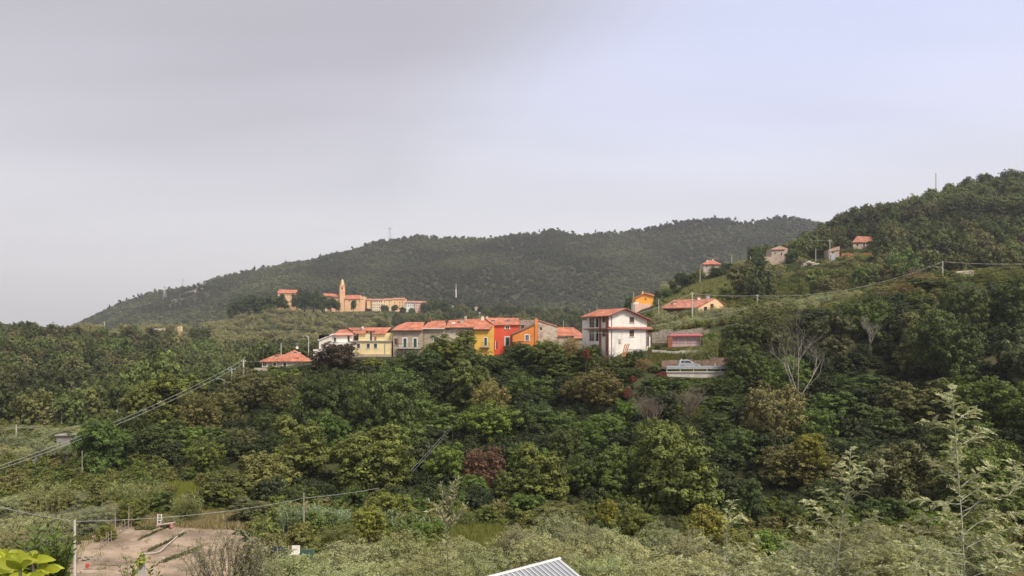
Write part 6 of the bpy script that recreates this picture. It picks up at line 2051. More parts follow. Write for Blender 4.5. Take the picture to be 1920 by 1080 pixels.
def cane(label, px0, px1, ytop, d, dd, n, m, seed, nl=9, llen=.55):
    rg = np.random.default_rng(seed)
    base = gp((px0 + px1) / 2, d)
    root = tag(empty('cane_clump', base), label, 'cane', 'clumps of giant cane')
    s_ = d / FP
    X = rg.uniform((px0 - 960) * s_, (px1 - 960) * s_, n)
    Y = d + rg.uniform(-dd, dd, n)
    Z0 = ZT(X, Y)
    ZT_ = (HZ - ytop) * s_
    Hs = np.maximum(ZT_ - Z0, 1.0) * rg.uniform(.72, 1.05, n)
    lean = rg.normal(0, .12, (n, 2))
    f = np.linspace(0, 1, 5)
    paths = np.stack([X[:, None] + lean[:, :1] * Hs[:, None] * f ** 2, Y[:, None] + lean[:, 1:] * Hs[:, None] * f ** 2, Z0[:, None] + Hs[:, None] * f], -1) - np.array(base)
    V, q = strips(paths, np.full(n, .03))
    me = np_mesh('stalks', V, 4, {'tint': np.repeat(rg.random(n), q), 'hue': np.repeat(rg.random(n), q)})
    o = link('stalks', me, m, root)
    o['kind'] = 'stuff'
    li = np.repeat(np.arange(n), nl)
    fr = rg.uniform(.15, 1, len(li))
    st = paths[li, 0] + (paths[li, 4] - paths[li, 0]) * fr[:, None] ** np.array([2, 2, 1])
    az = rg.uniform(0, 6.28, len(li))
    L = llen * rg.uniform(.6, 1.3, len(li))
    out = np.stack([np.cos(az), np.sin(az), np.zeros(len(li))], 1)
    g = np.linspace(0, 1, 4)
    pp = st[:, None] + out[:, None] * (L[:, None] * g * .75)[..., None] + np.array([0, 0, 1.0]) * (L[:, None] * (g * 1.0 - g ** 2 * .75))[..., None]
    V, q = strips(pp, .028 * rg.uniform(.7, 1.3, len(li)))
    me = np_mesh('leaves', V, 4, {'tint': np.repeat(rg.random(len(li)), q), 'hue': np.repeat(rg.random(len(li)) * .7, q)})
    o = link('leaves', me, m, root)
    o['kind'] = 'stuff'


cane('tall blue green cane clump behind the wooden pole', 522, 606, 948, 73, 1.5, 150, CANE, 1, 10, .8)
cane('lower cane clump right of the wooden pole', 600, 655, 957, 74, 1.2, 90, CANE, 2, 10, .8)
cane('bright green cane thicket right of the panelled store', 1318, 1372, 634, 150, 2.0, 150, CANEY, 3, 10, 1.3)
cane('lower cane thicket on the bank above the guardrail', 1285, 1340, 652, 148, 1.5, 110, CANEY, 4, 10, 1.2)
cane('pale feathery canes at the left terrace edge', 60, 130, 905, 86, 2, 110, CANEY, 5, 9, .9)
cane('pale feathery canes in the scrub left of centre', 200, 300, 902, 90, 2, 130, CANEY, 6, 9, .9)
cane('pale canes right of the rounded bush behind the garden', 330, 375, 930, 78, 1.5, 80, CANEY, 7, 9, .7)
cane('fine canes in front of the yellow bush and dark trees', 700, 830, 962, 72, 2, 90, CANE, 8, 9, .7)


# grass: nobody could count it
def grass(name, label, pxr, dr, n, hgt, cols, seed, wid=.012, keep=None, lean=.35):
    rg = np.random.default_rng(seed)
    d = rg.uniform(dr[0], dr[1], n)
    px = rg.uniform(pxr[0], pxr[1], n)
    if keep is not None:
        k = keep(px, d)
        d, px = d[k], px[k]
    n = len(d)
    X = (px - 960) * d / FP
    Z = ZT(X, d)
    h_ = hgt * rg.uniform(.4, 1.2, n)
    az = rg.uniform(0, 6.28, n)
    ln = lean * rg.random(n) * h_
    w = wid * rg.uniform(.6, 1.4, n)
    tz = rg.uniform(0, 3.14, n)
    V = np.empty((n, 3, 3))
    V[:, 0] = np.stack([X - np.cos(tz) * w, d - np.sin(tz) * w, Z - .03], 1)
    V[:, 1] = np.stack([X + np.cos(tz) * w, d + np.sin(tz) * w, Z - .03], 1)
    V[:, 2] = np.stack([X + np.cos(az) * ln, d + np.sin(az) * ln, Z + h_], 1)
    me = np_mesh(name, V.reshape(-1, 3), 3, {'tint': rg.random(n), 'hue': rg.random(n)})
    tag(link(name, me, leaf_mat(name, cols, None, .7, .2, .5)), label, 'grass', kind='stuff')


grass('dry_grass', 'dry straw coloured grass behind the garden plot', (215, 480), (73, 83), 26000, .6, (0.27, 0.235, 0.125), 1, .03)
grass('meadow_grass', 'yellow green meadow grass in the small field left of centre', (310, 460), (84, 106), 26000, .8, (0.20, 0.22, 0.045), 2, .04)
grass('field_grass', 'tall green grass beside the near olive trees', (815, 985), (60, 79), 26000, .7, (0.17, 0.19, 0.05), 3, .03)
grass('bank_grass', 'green grass on the bank under the panelled store', (1215, 1345), (145.5, 156), 22000, .5, (0.15, 0.16, 0.05), 4, .05)
grass('hillside_grass', 'green grass on the terraced hillside below the hill houses', (1225, 1660), (200, 345), 90000, .8, (0.19, 0.205, 0.065), 5, .12)
grass('corner_grass', 'dry yellow grass on the bank at the lower right corner', (1440, 2050), (6.5, 13), 26000, .2, (0.30, 0.25, 0.13), 6, .006, lean=.7)
grass('terrace_grass', 'rough olive grove grass in the foreground', (-100, 1700), (22, 60), 60000, .5, (0.15, 0.15, 0.055), 7, .02, lambda px, d: ~((px > 80) & (px < 440) & (d > 47)))

grass('plot_weeds', 'sparse weeds on the tilled garden soil', (60, 520), (47, 78), 22000, .26, (0.15, 0.155, 0.06), 8, .035, lambda px, d: np.sin(px * .09 + d) * np.sin(px * .031 - d * .7) > .25)
grass('plot_edge_grass', 'rough grass along the edges of the garden plot', (40, 300), (46, 78), 16000, .4, (0.17, 0.165, 0.07), 9, .03, lambda px, d: np.abs(px - np.interp(d, (47, 58, 66, 72, 77), (60, 110, 140, 205, 245))) < 26)
# vine rows on the terraced field below the tower house
rg = np.random.default_rng(3)
for k in range(7):
    d = 296 + k * 4.2
    pts = [gp(p, d) for p in np.linspace(1428 + k * 1.5, 1552 - (k % 3) * 14, 34)]
    o0 = pts[0]
    pos = np.array([np.array(p - o0) + rg.normal(0, .22, 3) * np.array([1, 1, .6]) + np.array([0, 0, .65]) for p in pts for _ in range(34)])
    pos[:, 0] += rg.uniform(-.4, .4, len(pos))
    V = rhombs(pos, unit(rg.normal(size=pos.shape) + np.array([0, -.3, .8])), rg.uniform(.14, .3, len(pos)), .7, rg)
    me = np_mesh('leaves', V, 4, {'tint': rg.random(len(pos)), 'hue': rg.random(len(pos)) * .6})
    root = tag(empty('vine_row', o0), '%s row of vines from the front on the hillside terraces' % ('first', 'second', 'third', 'fourth', 'fifth', 'sixth', 'seventh')[k], 'vines', 'vine rows on the hillside')
    link('foliage', me, leaf_mat('vine_leaf', (0.085, 0.125, 0.035), None, .6, .2, .5), root)
    st = MB()
    for p in pts[::5]:
        q = p - o0
        st.box((q.x - .04, q.y - .04, q.z - .2), (q.x + .04, q.y + .04, q.z + 1.1))
    st.build('stakes', WOOD, root)

# ---------------------------------------------------------------- garden plot
SOIL = mat('tilled_soil', (0.32, 0.24, 0.172), .95, .35, .35, bump=.8, bscale=1.6, spec=.1)
ng_, md_ = 150, 110
pu = np.linspace(0, 1, ng_)
dv = np.linspace(47, 77, md_)
G = np.zeros((md_, ng_, 3))
for i, d in enumerate(dv):
    l = np.interp(d, (47, 58, 66, 72, 77), (60, 110, 140, 205, 245)) + 6 * math.sin(i * .9)
    r = np.interp(d, (47, 60, 70, 77), (520, 480, 450, 400)) + 8 * math.sin(i * .7)
    px = l + (r - l) * pu
    X = (px - 960) * d / FP
    G[i] = np.stack([X, np.full(ng_, d), ZT(X, np.full(ng_, d)) + .09 + .07 * np.sin(d * 5.2 + X * .6) * (d < 62) + .06 * wob(X, np.full(ng_, d), .55)], 1)
tag(link('garden_soil', grid_mesh('garden_soil', G), SOIL), kind='structure')
for k, (px0, d0, px1, d1, wd_) in enumerate(((262, 68, 330, 74.5, .9), (275, 64, 345, 70.5, 1.3), (300, 60.5, 380, 66, 1.6), (255, 72, 290, 72, .8))):
    a, b = gp(px0, d0, .1), gp(px1, d1, .1)
    n = 900
    rg = np.random.default_rng(40 + k)
    f = rg.random(n)
    off = rg.uniform(-.5, .5, n) * wd_
    pos = np.array([np.array(a.lerp(b, t)) for t in f]) - np.array(a)
    pos[:, 1] += off
    pos[:, 2] += rg.uniform(.02, .3, n) * (1 - np.abs(off) / wd_)
    V = rhombs(pos, unit(rg.normal(size=pos.shape) * .7 + np.array([0, 0, 1])), rg.uniform(.04, .1, n), .6, rg)
    root = tag(empty('vegetable_bed', a), ('narrow green vegetable bed at the back of the plot', 'green vegetable bed left of the white pipe', 'wide grey green vegetable bed at the right of the plot', 'short bed at the far left of the vegetables')[k], 'vegetable bed')
    link('plants', np_mesh('plants', V, 4, {'tint': rg.random(n), 'hue': rg.random(n)}), leaf_mat('bed_leaf', (0.12, 0.135, 0.06), None, .6, .2, .5), root)
tag(MB().tube([gp(268, 63.2, .25), gp(290, 63.4, .25), gp(300, 64, .25), gp(325, 68, .25), gp(345, 71.5, .25)], .055, 6).build('irrigation_pipe', mat('dusty_pipe', (0.52, 0.47, 0.40), .8, .2, 1)), 'white irrigation pipe bent along the vegetable beds', 'pipe')
lad = tag(empty('stepladder', gp(297.5, 73)), 'white stepladder standing at the back of the garden plot', 'ladder')
for x in (-.2, .16):
    MB().box((x, 0, 0), (x + .05, .05, 1.35), Matrix.Rotation(-.12, 4, 'X')).build('rail', TRIM, lad)
    MB().box((x, 0, 0), (x + .04, .04, 1.3), Matrix.Translation((0, .55, 0)) @ Matrix.Rotation(.25, 4, 'X')).build('rear_leg', TRIM, lad)
for k in range(5):
    MB().box((-.15, .0, .15 + k * .27), (.16, .09, .2 + k * .27), Matrix.Rotation(-.12, 4, 'X')).build('step', TRIM, lad)
bt = tag(empty('plank_bench', gp(311, 72.6)), 'tilted plank bench with a pink bag right of the stepladder', 'bench')
MB().box((-.8, -.2, .5), (.9, .3, .56), Matrix.Rotation(-.14, 4, 'Y')).build('plank', mat('pink_plank', (0.5, 0.36, 0.32), .8, .1, 2), bt)
for x in (-.6, .65):
    MB().box((x, -.15, -.1), (x + .08, .2, .5)).build('leg', WOOD, bt)
tag(MB().tube([(0, 0, 0), (0, 0, .15), (.03, 0, .4), (.05, 0, .5)], [.1, .14, .11, .04], 8).build('pink_bag', mat('pink_bag', (0.48, 0.2, 0.18), .7, .1, 3), loc=gp(321, 72.3, .2)), 'pink red bag at the end of the plank bench', 'bag')
fr = random.Random(2)
fn = tag(empty('stake_fence', gp(190, 66)), 'rickety fence of wooden stakes and rails along the left of the plot', 'fence')
o0 = fn.location.copy()
pv = None
for k in range(13):
    p = gp(188 + k * 5.2, 64.5 + k * .75) - o0
    hh = fr.uniform(.8, 1.4)
    MB().tube([p - Vector((0, 0, .2)), p + Vector((fr.uniform(-.08, .08), 0, hh))], [.04, .03], 6).build('stake', WOOD, fn)
    if pv is not None and k % 2 == 0:
        for z in (.35, .75):
            MB().tube([pv + Vector((0, 0, z + fr.uniform(-.08, .08))), p + Vector((0, 0, z + fr.uniform(-.08, .08)))], .022, 5).build('rail', WOOD, fn)
    if k % 2 == 0:
        pv = p
for k, (px, d, hh) in enumerate(((216, 70, 2.2), (241, 72, 2.3), (256, 74, 1.4))):
    tag(MB().tube([(0, 0, -.2), (fr.uniform(-.05, .05), 0, hh)], [.05, .04], 6).build('garden_stake', WOOD, loc=gp(px, d)), ('tall wooden stake left behind the fence', 'tall wooden stake at the fence end', 'short wooden stake right of the fence end')[k], 'stake', 'garden stakes')
stone_heap('stone_pile', 'grey stones piled beside the garden pole', 'stones', gp(160, 62), (1.6, .7, .25), 26, mat('dull_stone', (0.24, 0.21, 0.17), .95, .3, 1), 31, .08, .2)
stone_heap('stone_pile', 'row of pale stones edging the tilled soil', 'stones', gp(250, 62.5), (3.2, .5, .05), 26, ROCK, 32, .06, .16)
tag(MB().tube([(0, 0, 0), (0, 0, .28), (0, 0, .3)], [.1, .13, .11], 10).build('red_pot', mat('red_plastic', (0.55, 0.08, 0.06), .5), loc=gp(164, 59.5, .08)), 'red pot lying on the tilled soil', 'pot')
# corner with the dark panel and the white chair
cn = gp(543, 51)
tag(MB().box((-.75, 0, -.6), (.15, .08, .8)).build('dark_panel', mat('blue_black_sheet', (0.035, 0.045, 0.06), .5, .1, 2), loc=P(534, 1048, 50)), 'blue black sheet fence left of the white chair', 'panel')
tag(MB().box((0, 0, -.6), (1.0, .06, .6)).build('green_net', mat('green_netting', (0.05, 0.11, 0.09), .8, .2, 5), loc=P(562, 1048, 50)), 'green netting panel right of the white chair', 'net')
ch = tag(empty('plastic_chair', P(552, 1053, 49)), 'white plastic garden chair between the dark panel and the green net', 'chair')
for x in (-.24, .2):
    for y in (-.2, .2):
        MB().box((x, y, -.3), (x + .05, y + .05, .45)).build('leg', TRIM, ch)
MB().box((-.26, -.22, .45), (.27, .27, .49)).build('seat', TRIM, ch)
MB().box((-.26, .22, .494), (.27, .26, 1.0), Matrix.Rotation(-.12, 4, 'X')).build('backrest', TRIM, ch)
for k, (px, yt, d) in enumerate(((520, 1030, 50), (541, 1026, 50.5), (575, 1027, 50.5))):
    tag(MB().tube([(0, 0, -1.5), (0, 0, .9)], .05, 6).build('garden_stake', WOOD, loc=P(px, yt + 22, d)), ('stake left of the blue black sheet', 'stake behind the white chair', 'stake behind the green net')[k], 'stake', 'garden stakes')

# shed with the ribbed metal roof at the bottom edge
zr = -410 * 24 / FP
A_ = Vector((86 * 24 / FP, 24, zr))
rv = Vector((-.76, -.65, 0)).normalized()
dv_ = Vector((.65, -.76, 0)).normalized()
sh = tag(empty('metal_roofed_shed', (A_.x, A_.y, zt(A_.x, A_.y))), 'shed with a ribbed pale metal roof at the bottom edge', 'shed')
o0 = sh.location.copy()
A0 = A_ - o0
SHEET = mat('pale_metal_sheet', (0.34, 0.355, 0.38), .38, .06, 1.2, metal=.25, spec=.5, stain=.25)
RIBM = mat('white_rib_cap', (0.60, 0.60, 0.59), .45, .05, 2)
Lr, Ls, dz_ = 4.2, 2.8, -1.0
e = [A0, A0 + rv * Lr, A0 + rv * Lr + dv_ * Ls + Vector((0, 0, dz_)), A0 + dv_ * Ls + Vector((0, 0, dz_))]
MB().slab(e, .05).build('roof_sheet', SHEET, sh)
up_ = rv.cross(dv_ * Ls + Vector((0, 0, dz_))).normalized()
if up_.z < 0:
    up_ = -up_
rib = None
for k in range(24):
    f = k * .182 + .012
    if f > Lr:
        break
    s0 = A0 + rv * f + up_ * .004
    s1 = s0 + dv_ * Ls + Vector((0, 0, dz_))
    q = MB()
    w = rv * .014
    tp = up_ * .032
    q.poly([s0 - w, s1 - w, s1 - w + tp, s0 - w + tp]).poly([s0 - w + tp, s1 - w + tp, s1 + w + tp, s0 + w + tp]).poly([s0 + w + tp, s1 + w + tp, s1 + w, s0 + w])
    q.build('rib', RIBM, sh, fix=False)
MB().tube([A0 + up_ * .03 - rv * .1, A0 + rv * Lr + up_ * .03], .055, 6).build('ridge_cap', RIBM, sh)
MB().tube([e[0] + up_ * .02 - rv * .03, e[3] + up_ * .02 - rv * .03], .035, 5).build('edge_trim', RIBM, sh)
wl = MB()
f4 = [p - Vector((0, 0, .08)) for p in e]
ctr = sum(f4, Vector()) / 4
f4 = [ctr + (p - ctr) * .93 for p in f4]
for i in range(4):
    j = (i + 1) % 4
    wl.poly([f4[i], f4[j], (f4[j].x, f4[j].y, -1), (f4[i].x, f4[i].y, -1)])
wl.build('wall', WOOD, sh, fix=False)

# ---------------------------------------------------------------- foreground plants
ACL = leaf_mat('wattle_leaf', (0.38, 0.40, 0.22), None, .55, .2, .35)
ACB = mat('wattle_bark', (0.42, 0.41, 0.33), .8, .15, 6)


def frond_geo(base, dr, L, rg, np_=10, pl=.058, pw=.0075, droop=.5):
    side0 = unit(np.cross(dr, np.array([0, 0, 1.0]) + rg.normal(0, .3, 3)))
    f = np.linspace(0.08, 1, np_)
    rach = base + dr * (L * f)[:, None] + np.array([0, 0, -1.0]) * (droop * L * f ** 2)[:, None]
    tg = unit(np.gradient(rach, axis=0))
    out_p, out_t, out_n, out_s = [], [], [], []
    for sgn in (-1, 1):
        ax = unit(side0 * sgn * 1.0 + tg * .75 + rg.normal(0, .1, (np_, 3)))
        ln = pl * (1 - .45 * f) * rg.uniform(.85, 1.15)
        out_p.append(rach + ax * ln[:, None] * .5)
        out_t.append(ax)
        out_s.append(ln * .5)
    p, t, s = np.vstack(out_p), np.vstack(out_t), np.concatenate(out_s)
    nrm = unit(np.cross(t, rg.normal(size=t.shape)) + np.array([0, 0, .8]))
    return p, t, nrm, s, rach


def wattle(label, branches, d, seed, sp=.034, fl=.19, dz=.35, base=None):
    rg = np.random.default_rng(seed)
    b0 = branches[0][0]
    root = tag(empty('wattle_sapling', base or gp(b0[0], d)), label, 'sapling', 'silvery wattle saplings in the foreground')
    org = np.array(root.location)
    Pp, Tt, Nn, Ss, Ti = [], [], [], [], []
    wood = MB()
    extra = []
    for bi, br in enumerate(branches):
        off = 0 if bi == 0 else rg.uniform(-dz, dz)
        pts = [np.array(P(p[0], p[1], d + off * (k / (len(br) - 1)))) for k, p in enumerate(br)]
        # smooth resample
        dense = []
        for k in range(len(pts) - 1):
            for f in np.linspace(0, 1, 6, endpoint=False):
                dense.append(pts[k] * (1 - f) + pts[k + 1] * f)
        dense.append(pts[-1])
        dense = np.array(dense)
        dense[1:-1] += rg.normal(0, .008, (len(dense) - 2, 3))
        for _ in range(2):
            dense[1:-1] = (dense[:-2] + dense[1:-1] * 2 + dense[2:]) / 4
        r0 = .0085 if bi == 0 else .0048
        wood.tube([Vector(q - org) for q in dense], np.linspace(r0, r0 * .35, len(dense)), 5)
        seg = np.linalg.norm(np.diff(dense, axis=0), axis=1)
        cum = np.concatenate([[0], np.cumsum(seg)])
        s = cum[-1] * (.45 if bi == 0 else .22)
        k = 0
        while s < cum[-1]:
            q = np.array([np.interp(s, cum, dense[:, a]) for a in range(3)])
            i = min(np.searchsorted(cum, s), len(dense) - 1)
            tg = unit(dense[i] - dense[max(i - 1, 0)])
            az = k * 2.4 + rg.uniform(-.5, .5)
            rad = np.array([math.cos(az), math.sin(az), .25])
            dr = unit(rad * .9 + tg * .75)
            endf = s / cum[-1]
            L = fl * rg.uniform(.7, 1.15) * (1.1 - .45 * endf)
            g = frond_geo(q, dr, L, rg, droop=rg.uniform(.25, .6))
            for lst, v in zip((Pp, Tt, Nn, Ss), g[:4]):
                lst.append(v)
            Ti.append(np.full(len(g[0]), np.clip(rg.normal(.4 + .25 * endf, .2), 0, 1)))
            wood.tube([Vector(v - org) for v in g[4][::3]], .0022, 3, cap=False)
            s += sp * rg.uniform(.7, 1.3)
            k += 1
    p, t, n, s, ti = np.vstack(Pp), np.vstack(Tt), np.vstack(Nn), np.concatenate(Ss), np.concatenate(Ti)
    V = rhombs(p - org, n, s, .3, rg, axis=t)
    link('fronds', np_mesh('fronds', V, 4, {'tint': ti, 'hue': np.clip(rg.normal(.3, .25, len(ti)), 0, 1)}), ACL, root)['kind'] = 'stuff'
    wood.build('stems', ACB, root, smooth=True, fix=False)


BA = [[(1562, 1130), (1580, 969), (1591, 912), (1595, 842)], [(1585, 945), (1620, 915), (1659, 871)], [(1580, 969), (1551, 929), (1541, 912)], [(1572, 1000), (1540, 965), (1513, 936)], [(1572, 1010), (1610, 985), (1645, 965)], [(1590, 915), (1575, 892), (1572, 870)], [(1592, 905), (1608, 885), (1618, 868)],
      [(1570, 1030), (1535, 1000), (1490, 985)], [(1570, 1040), (1620, 1020), (1655, 990)], [(1565, 1060), (1520, 1040), (1480, 1015)], [(1568, 1050), (1600, 1045), (1640, 1030)], [(1560, 1085), (1510, 1070), (1470, 1055)], [(1565, 1090), (1590, 1070), (1605, 1035)], [(1560, 1095), (1540, 1060), (1530, 1025)], [(1560, 1110), (1600, 1085), (1660, 1060)], [(1560, 1105), (1500, 1090), (1455, 1075)], [(1565, 1080), (1555, 1040), (1562, 1000)]]
BB = [[(1815, 1130), (1803, 970), (1796, 878), (1790, 774), (1782, 724)], [(1796, 837), (1825, 818), (1849, 805)], [(1793, 793), (1815, 775), (1834, 767)], [(1793, 815), (1765, 798), (1734, 787)], [(1789, 770), (1776, 750), (1770, 738)], [(1795, 880), (1785, 855), (1783, 835)], [(1798, 900), (1771, 890), (1743, 861)], [(1797, 915), (1830, 890), (1855, 873)],
      [(1800, 945), (1765, 945), (1725, 935)], [(1800, 940), (1835, 915), (1870, 905)], [(1803, 960), (1850, 935), (1889, 931), (1908, 893), (1898, 866)], [(1889, 931), (1915, 900), (1935, 880)], [(1805, 985), (1760, 975), (1715, 965)], [(1806, 1000), (1850, 970), (1910, 960)], [(1806, 1010), (1760, 1000), (1700, 985)], [(1808, 1030), (1860, 1000), (1925, 985)], [(1808, 1040), (1750, 1030), (1690, 1020)], [(1808, 1050), (1850, 1035), (1900, 1020)], [(1810, 1060), (1770, 1050), (1730, 1045)], [(1810, 1070), (1840, 1060), (1880, 1055)], [(1808, 1020), (1790, 990), (1775, 960)], [(1812, 1080), (1760, 1075), (1700, 1060)], [(1803, 970), (1830, 945), (1850, 925)], [(1812, 1085), (1870, 1065), (1930, 1040)]]
BC = [[(1352, 1130), (1358, 1040), (1366, 975), (1376, 936)], [(1363, 990), (1382, 972), (1396, 970)], [(1357, 1050), (1335, 1020), (1310, 1005)], [(1357, 1055), (1390, 1030), (1425, 1010)], [(1355, 1080), (1320, 1060), (1270, 1045)], [(1355, 1085), (1400, 1060), (1450, 1040)], [(1354, 1100), (1330, 1075), (1300, 1070)], [(1354, 1100), (1390, 1080), (1430, 1070)], [(1355, 1090), (1362, 1060), (1372, 1030)]]
wattle('silvery wattle sapling at the lower right, shorter of the two big ones', BA, 8.6, 1)
wattle('tall silvery wattle sapling nearest the right edge', BB, 7.8, 2)
wattle('thin wattle sprig left of the two big saplings', BC, 10.5, 3, .045, .19)


def sprig(name, label, branches, d, seed, m, bark, leaf=.05, asp=.22, sp=.018, cat='shrub', base=None, tint=.5, r0=.006):
    """leafy shoots: stems with pairs of leaves"""
    rg = np.random.default_rng(seed)
    b0 = branches[0][0]
    root = tag(empty(name, base or gp(b0[0], d)), label, cat)
    org = np.array(root.location)
    wood = MB()
    Pp, Tt, Nn, Ss = [], [], [], []
    for bi, br in enumerate(branches):
        off = rg.uniform(-.3, .3)
        pts = np.array([np.array(P(p[0], p[1], d + off * (k / (len(br) - 1)))) for k, p in enumerate(br)])
        cum = np.concatenate([[0], np.cumsum(np.linalg.norm(np.diff(pts, axis=0), axis=1))])
        wood.tube([Vector(q - org) for q in pts], np.linspace(r0, r0 * .3, len(pts)), 5)
        s = cum[-1] * .15
        k = 0
        while s < cum[-1]:
            q = np.array([np.interp(s, cum, pts[:, a]) for a in range(3)])
            i = max(1, min(np.searchsorted(cum, s), len(pts) - 1))
            tg = unit(pts[i] - pts[i - 1])
            for sgn in (-1, 1):
                az = k * 1.57 + (0 if sgn > 0 else math.pi) + rg.uniform(-.5, .5)
                ax = unit(np.array([math.cos(az), math.sin(az), 0]) * .8 + tg * .8 + rg.normal(0, .15, 3))
                L = leaf * rg.uniform(.6, 1.2) * (1.15 - .4 * s / cum[-1])
                Pp.append(q + ax * L * .5)
                Tt.append(ax)
                Nn.append(unit(np.cross(ax, rg.normal(size=3)) + np.array([0, -.3, .6])))
                Ss.append(L * .5)
            s += sp * rg.uniform(.7, 1.3)
            k += 1
    V = rhombs(np.array(Pp) - org, np.array(Nn), np.array(Ss), asp, rg, axis=np.array(Tt))
    link('foliage', np_mesh('foliage', V, 4, {'tint': np.clip(rg.normal(tint, .2, len(Ss)), 0, 1), 'hue': np.clip(rg.normal(.3, .2, len(Ss)), 0, 1)}), m, root)['kind'] = 'stuff'
    wood.build('stems', bark, root, smooth=True, fix=False)
    return root


PALEOL = leaf_mat('pale_olive_leaf', (0.32, 0.31, 0.19), None, .5, .15, .35)
sprig('olive_shoot', 'pale olive shoots rising above the near grove in the centre', [[(840, 1090), (838, 985), (832, 940), (826, 905)], [(838, 970), (850, 930), (860, 896)], [(838, 985), (822, 950), (806, 940)], [(839, 960), (842, 935), (844, 912)], [(838, 990), (860, 965), (875, 945)], [(837, 975), (815, 955), (803, 958)], [(838, 1000), (852, 975), (868, 955)], [(838, 955), (846, 920), (848, 905)]], 22, 5, PALEOL, OLIVEBARK, .2, .26, .05, 'shoots', r0=.013)
rgl = random.Random(6)
brs = [[(430, 1150), (430, 1060), (425, 1000), (420, 968)]]
for k in range(70):
    x0, y0 = rgl.uniform(360, 500), rgl.uniform(1020, 1100)
    dx, dy = rgl.uniform(-36, 36), rgl.uniform(-85, -25)
    if y0 + dy < 985 + abs(x0 + dx - 430) * .35:
        dy = 985 + abs(x0 + dx - 430) * .35 - y0 + rgl.uniform(0, 20)
    brs.append([(430 + (x0 - 430) * .6, y0 + 40), (x0, y0), (x0 + dx * .5, y0 + dy * .6), (x0 + dx, y0 + dy)])
for ex, ey in ((500, 968), (478, 985), (512, 1000), (405, 985), (446, 975)):
    brs.append([(440, 1080), ((440 + ex) / 2 + 10, 1030), (ex, ey)])
sprig('olive_sapling', 'young olive with loose grey leaves in front of the garden plot', brs, 12, 8, PALEOL, OLIVEBARK, .062, .24, .022, 'tree', tint=.35)
LEAFG = leaf_mat('fresh_leaf', (0.12, 0.17, 0.035), None, .45, .25, .4)
brs = []
for k in range(34):
    x0 = rgl.uniform(40, 135)
    yt = rgl.uniform(975, 1040) if x0 > 60 else rgl.uniform(1000, 1050)
    brs.append([(90 + (x0 - 90) * .5, 1110), (x0 - 4, (yt + 1090) / 2), (x0 + rgl.uniform(-12, 12), yt)])
sprig('leafy_shrub', 'green leafy shrub behind the yellow citrus leaves at lower left', brs, 6.0, 9, LEAFG, BARK, .085, .36, .035, 'shrub')
sprig('leafy_shoot', 'small dark green shoot in front of the tilled soil', [[(240, 1130), (240, 1075), (236, 1045)], [(240, 1100), (250, 1070), (252, 1055)], [(240, 1100), (228, 1075), (224, 1062)]], 9, 10, LEAFG, BARK, .09, .4, .04, 'plant')
sprig('leafy_shoot', 'small dark green shoot right of the vine post', [[(285, 1130), (284, 1085), (280, 1065)], [(285, 1110), (296, 1080), (298, 1070)]], 9, 11, LEAFG, BARK, .09, .4, .04, 'plant')
vp = tag(empty('vine_post', gp(265, 12)), 'grey concrete vine post with leaves on top before the plot', 'post')
ph = (HZ - 1052) * 12 / FP - vp.location.z
MB().box((-.045, -.045, -.2), (.045, .045, ph)).build('post', CONC, vp)
rg = np.random.default_rng(4)
pos = rg.normal(0, .055, (46, 3)) * np.array([.8, .8, 1.3]) + np.array([0, -.03, ph + .02])
link('leaves', np_mesh('leaves', rhombs(pos, unit(rg.normal(size=(46, 3)) + np.array([0, -1, .6])), rg.uniform(.025, .045, 46), .75, rg), 4, {'tint': rg.random(46), 'hue': rg.random(46)}), leaf_mat('post_vine_leaf', (0.24, 0.28, 0.05), None, .5, .25, .4), vp)
# citrus leaves close to the eye
CIT = leaf_mat('citrus_leaf', (0.36, 0.40, 0.045), None, .4, .3, .25)
ct = tag(empty('citrus_plant', gp(40, 3.4)), 'large yellow green citrus leaves in the lower left corner', 'plant')
o0 = np.array(ct.location)


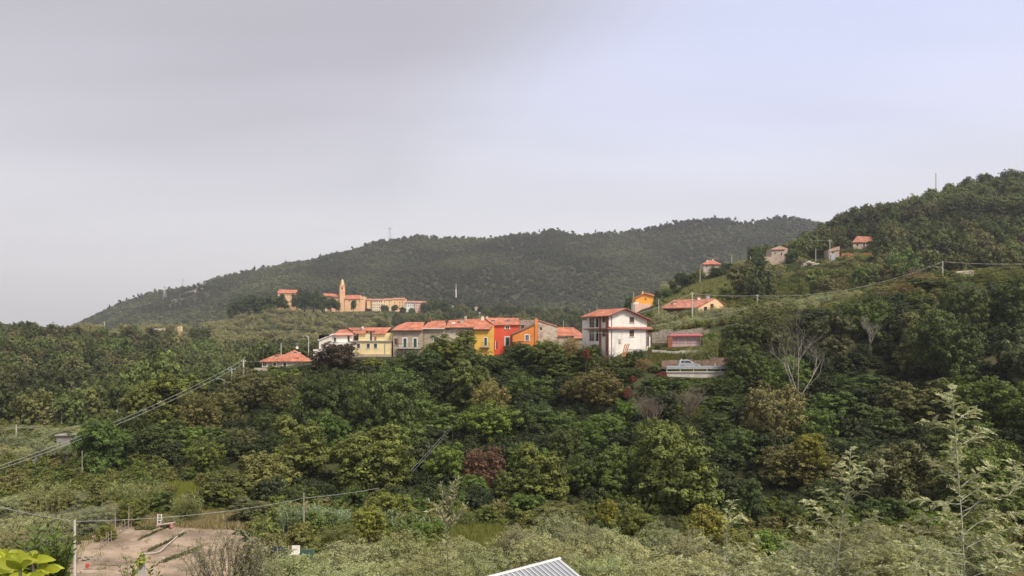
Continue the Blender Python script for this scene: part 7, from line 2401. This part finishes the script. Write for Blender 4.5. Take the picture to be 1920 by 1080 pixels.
def big_leaf(base, ax, L, Wd, bend, rg, parent, m):
    ax = unit(np.asarray(ax, float))
    side = unit(np.cross(ax, np.array([0, -1, .25]) + rg.normal(0, .25, 3)))
    nr = np.cross(side, ax)
    rows = []
    for f in np.linspace(0, 1, 8):
        c = base + ax * L * f - np.array([0, 0, 1]) * bend * L * f ** 2
        w = Wd * math.sin(math.pi * min(.98, f * .93 + .05)) ** .8
        rows.append([c - side * w + nr * w * .35, c, c + side * w + nr * w * .35])
    me = grid_mesh('leaf', np.array(rows))
    for nm, v in (('tint', rg.random()), ('hue', rg.random() * .6)):
        a = me.attributes.new(nm, 'FLOAT', 'FACE')
        a.data.foreach_set('value', np.full(len(me.polygons), v, np.float32))
    link('leaf', me, m, parent)


rg = np.random.default_rng(14)
wood = MB()
for (bx, by, n) in ((12, 1052, 7), (38, 1066, 6), (62, 1056, 8), (88, 1072, 5), (25, 1082, 6), (55, 1090, 6), (0, 1075, 5)):
    b = np.array(P(bx, by, 3.4 + rg.uniform(-.25, .25)))
    wood.tube([Vector(b - o0), Vector(b - o0) + Vector((rg.uniform(-.03, .03), .04, -.5))], [.006, .01], 5)
    for k in range(n):
        a = k * 2.4 + rg.uniform(-.3, .3)
        ax = np.array([math.cos(a) * .75, math.sin(a) * .5, rg.uniform(.35, 1.0)])
        big_leaf(b - o0, ax, rg.uniform(.075, .125), rg.uniform(.016, .026), rg.uniform(.1, .7), rg, ct, CIT)
wood.build('stems', BARK, ct, smooth=True, fix=False)

# ---------------------------------------------------------------- haze in the valley air
hz_ = MB().box((-8200, -40, -70), (8200, 4600, 330)).build('haze', None)
hm = bpy.data.materials.new('valley_haze')
hm.use_nodes = True
t = hm.node_tree
t.nodes.clear()
pv_ = N(t, 'ShaderNodeVolumePrincipled')
pv_.inputs['Color'].default_value = (0.86, 0.88, 0.94, 1)
pv_.inputs['Density'].default_value = 0.00016
pv_.inputs['Anisotropy'].default_value = 0.2
t.links.new(pv_.outputs[0], N(t, 'ShaderNodeOutputMaterial').inputs['Volume'])
hz_.data.materials.append(hm)
tag(hz_, 'thin pale haze in the valley air', 'haze', kind='stuff')
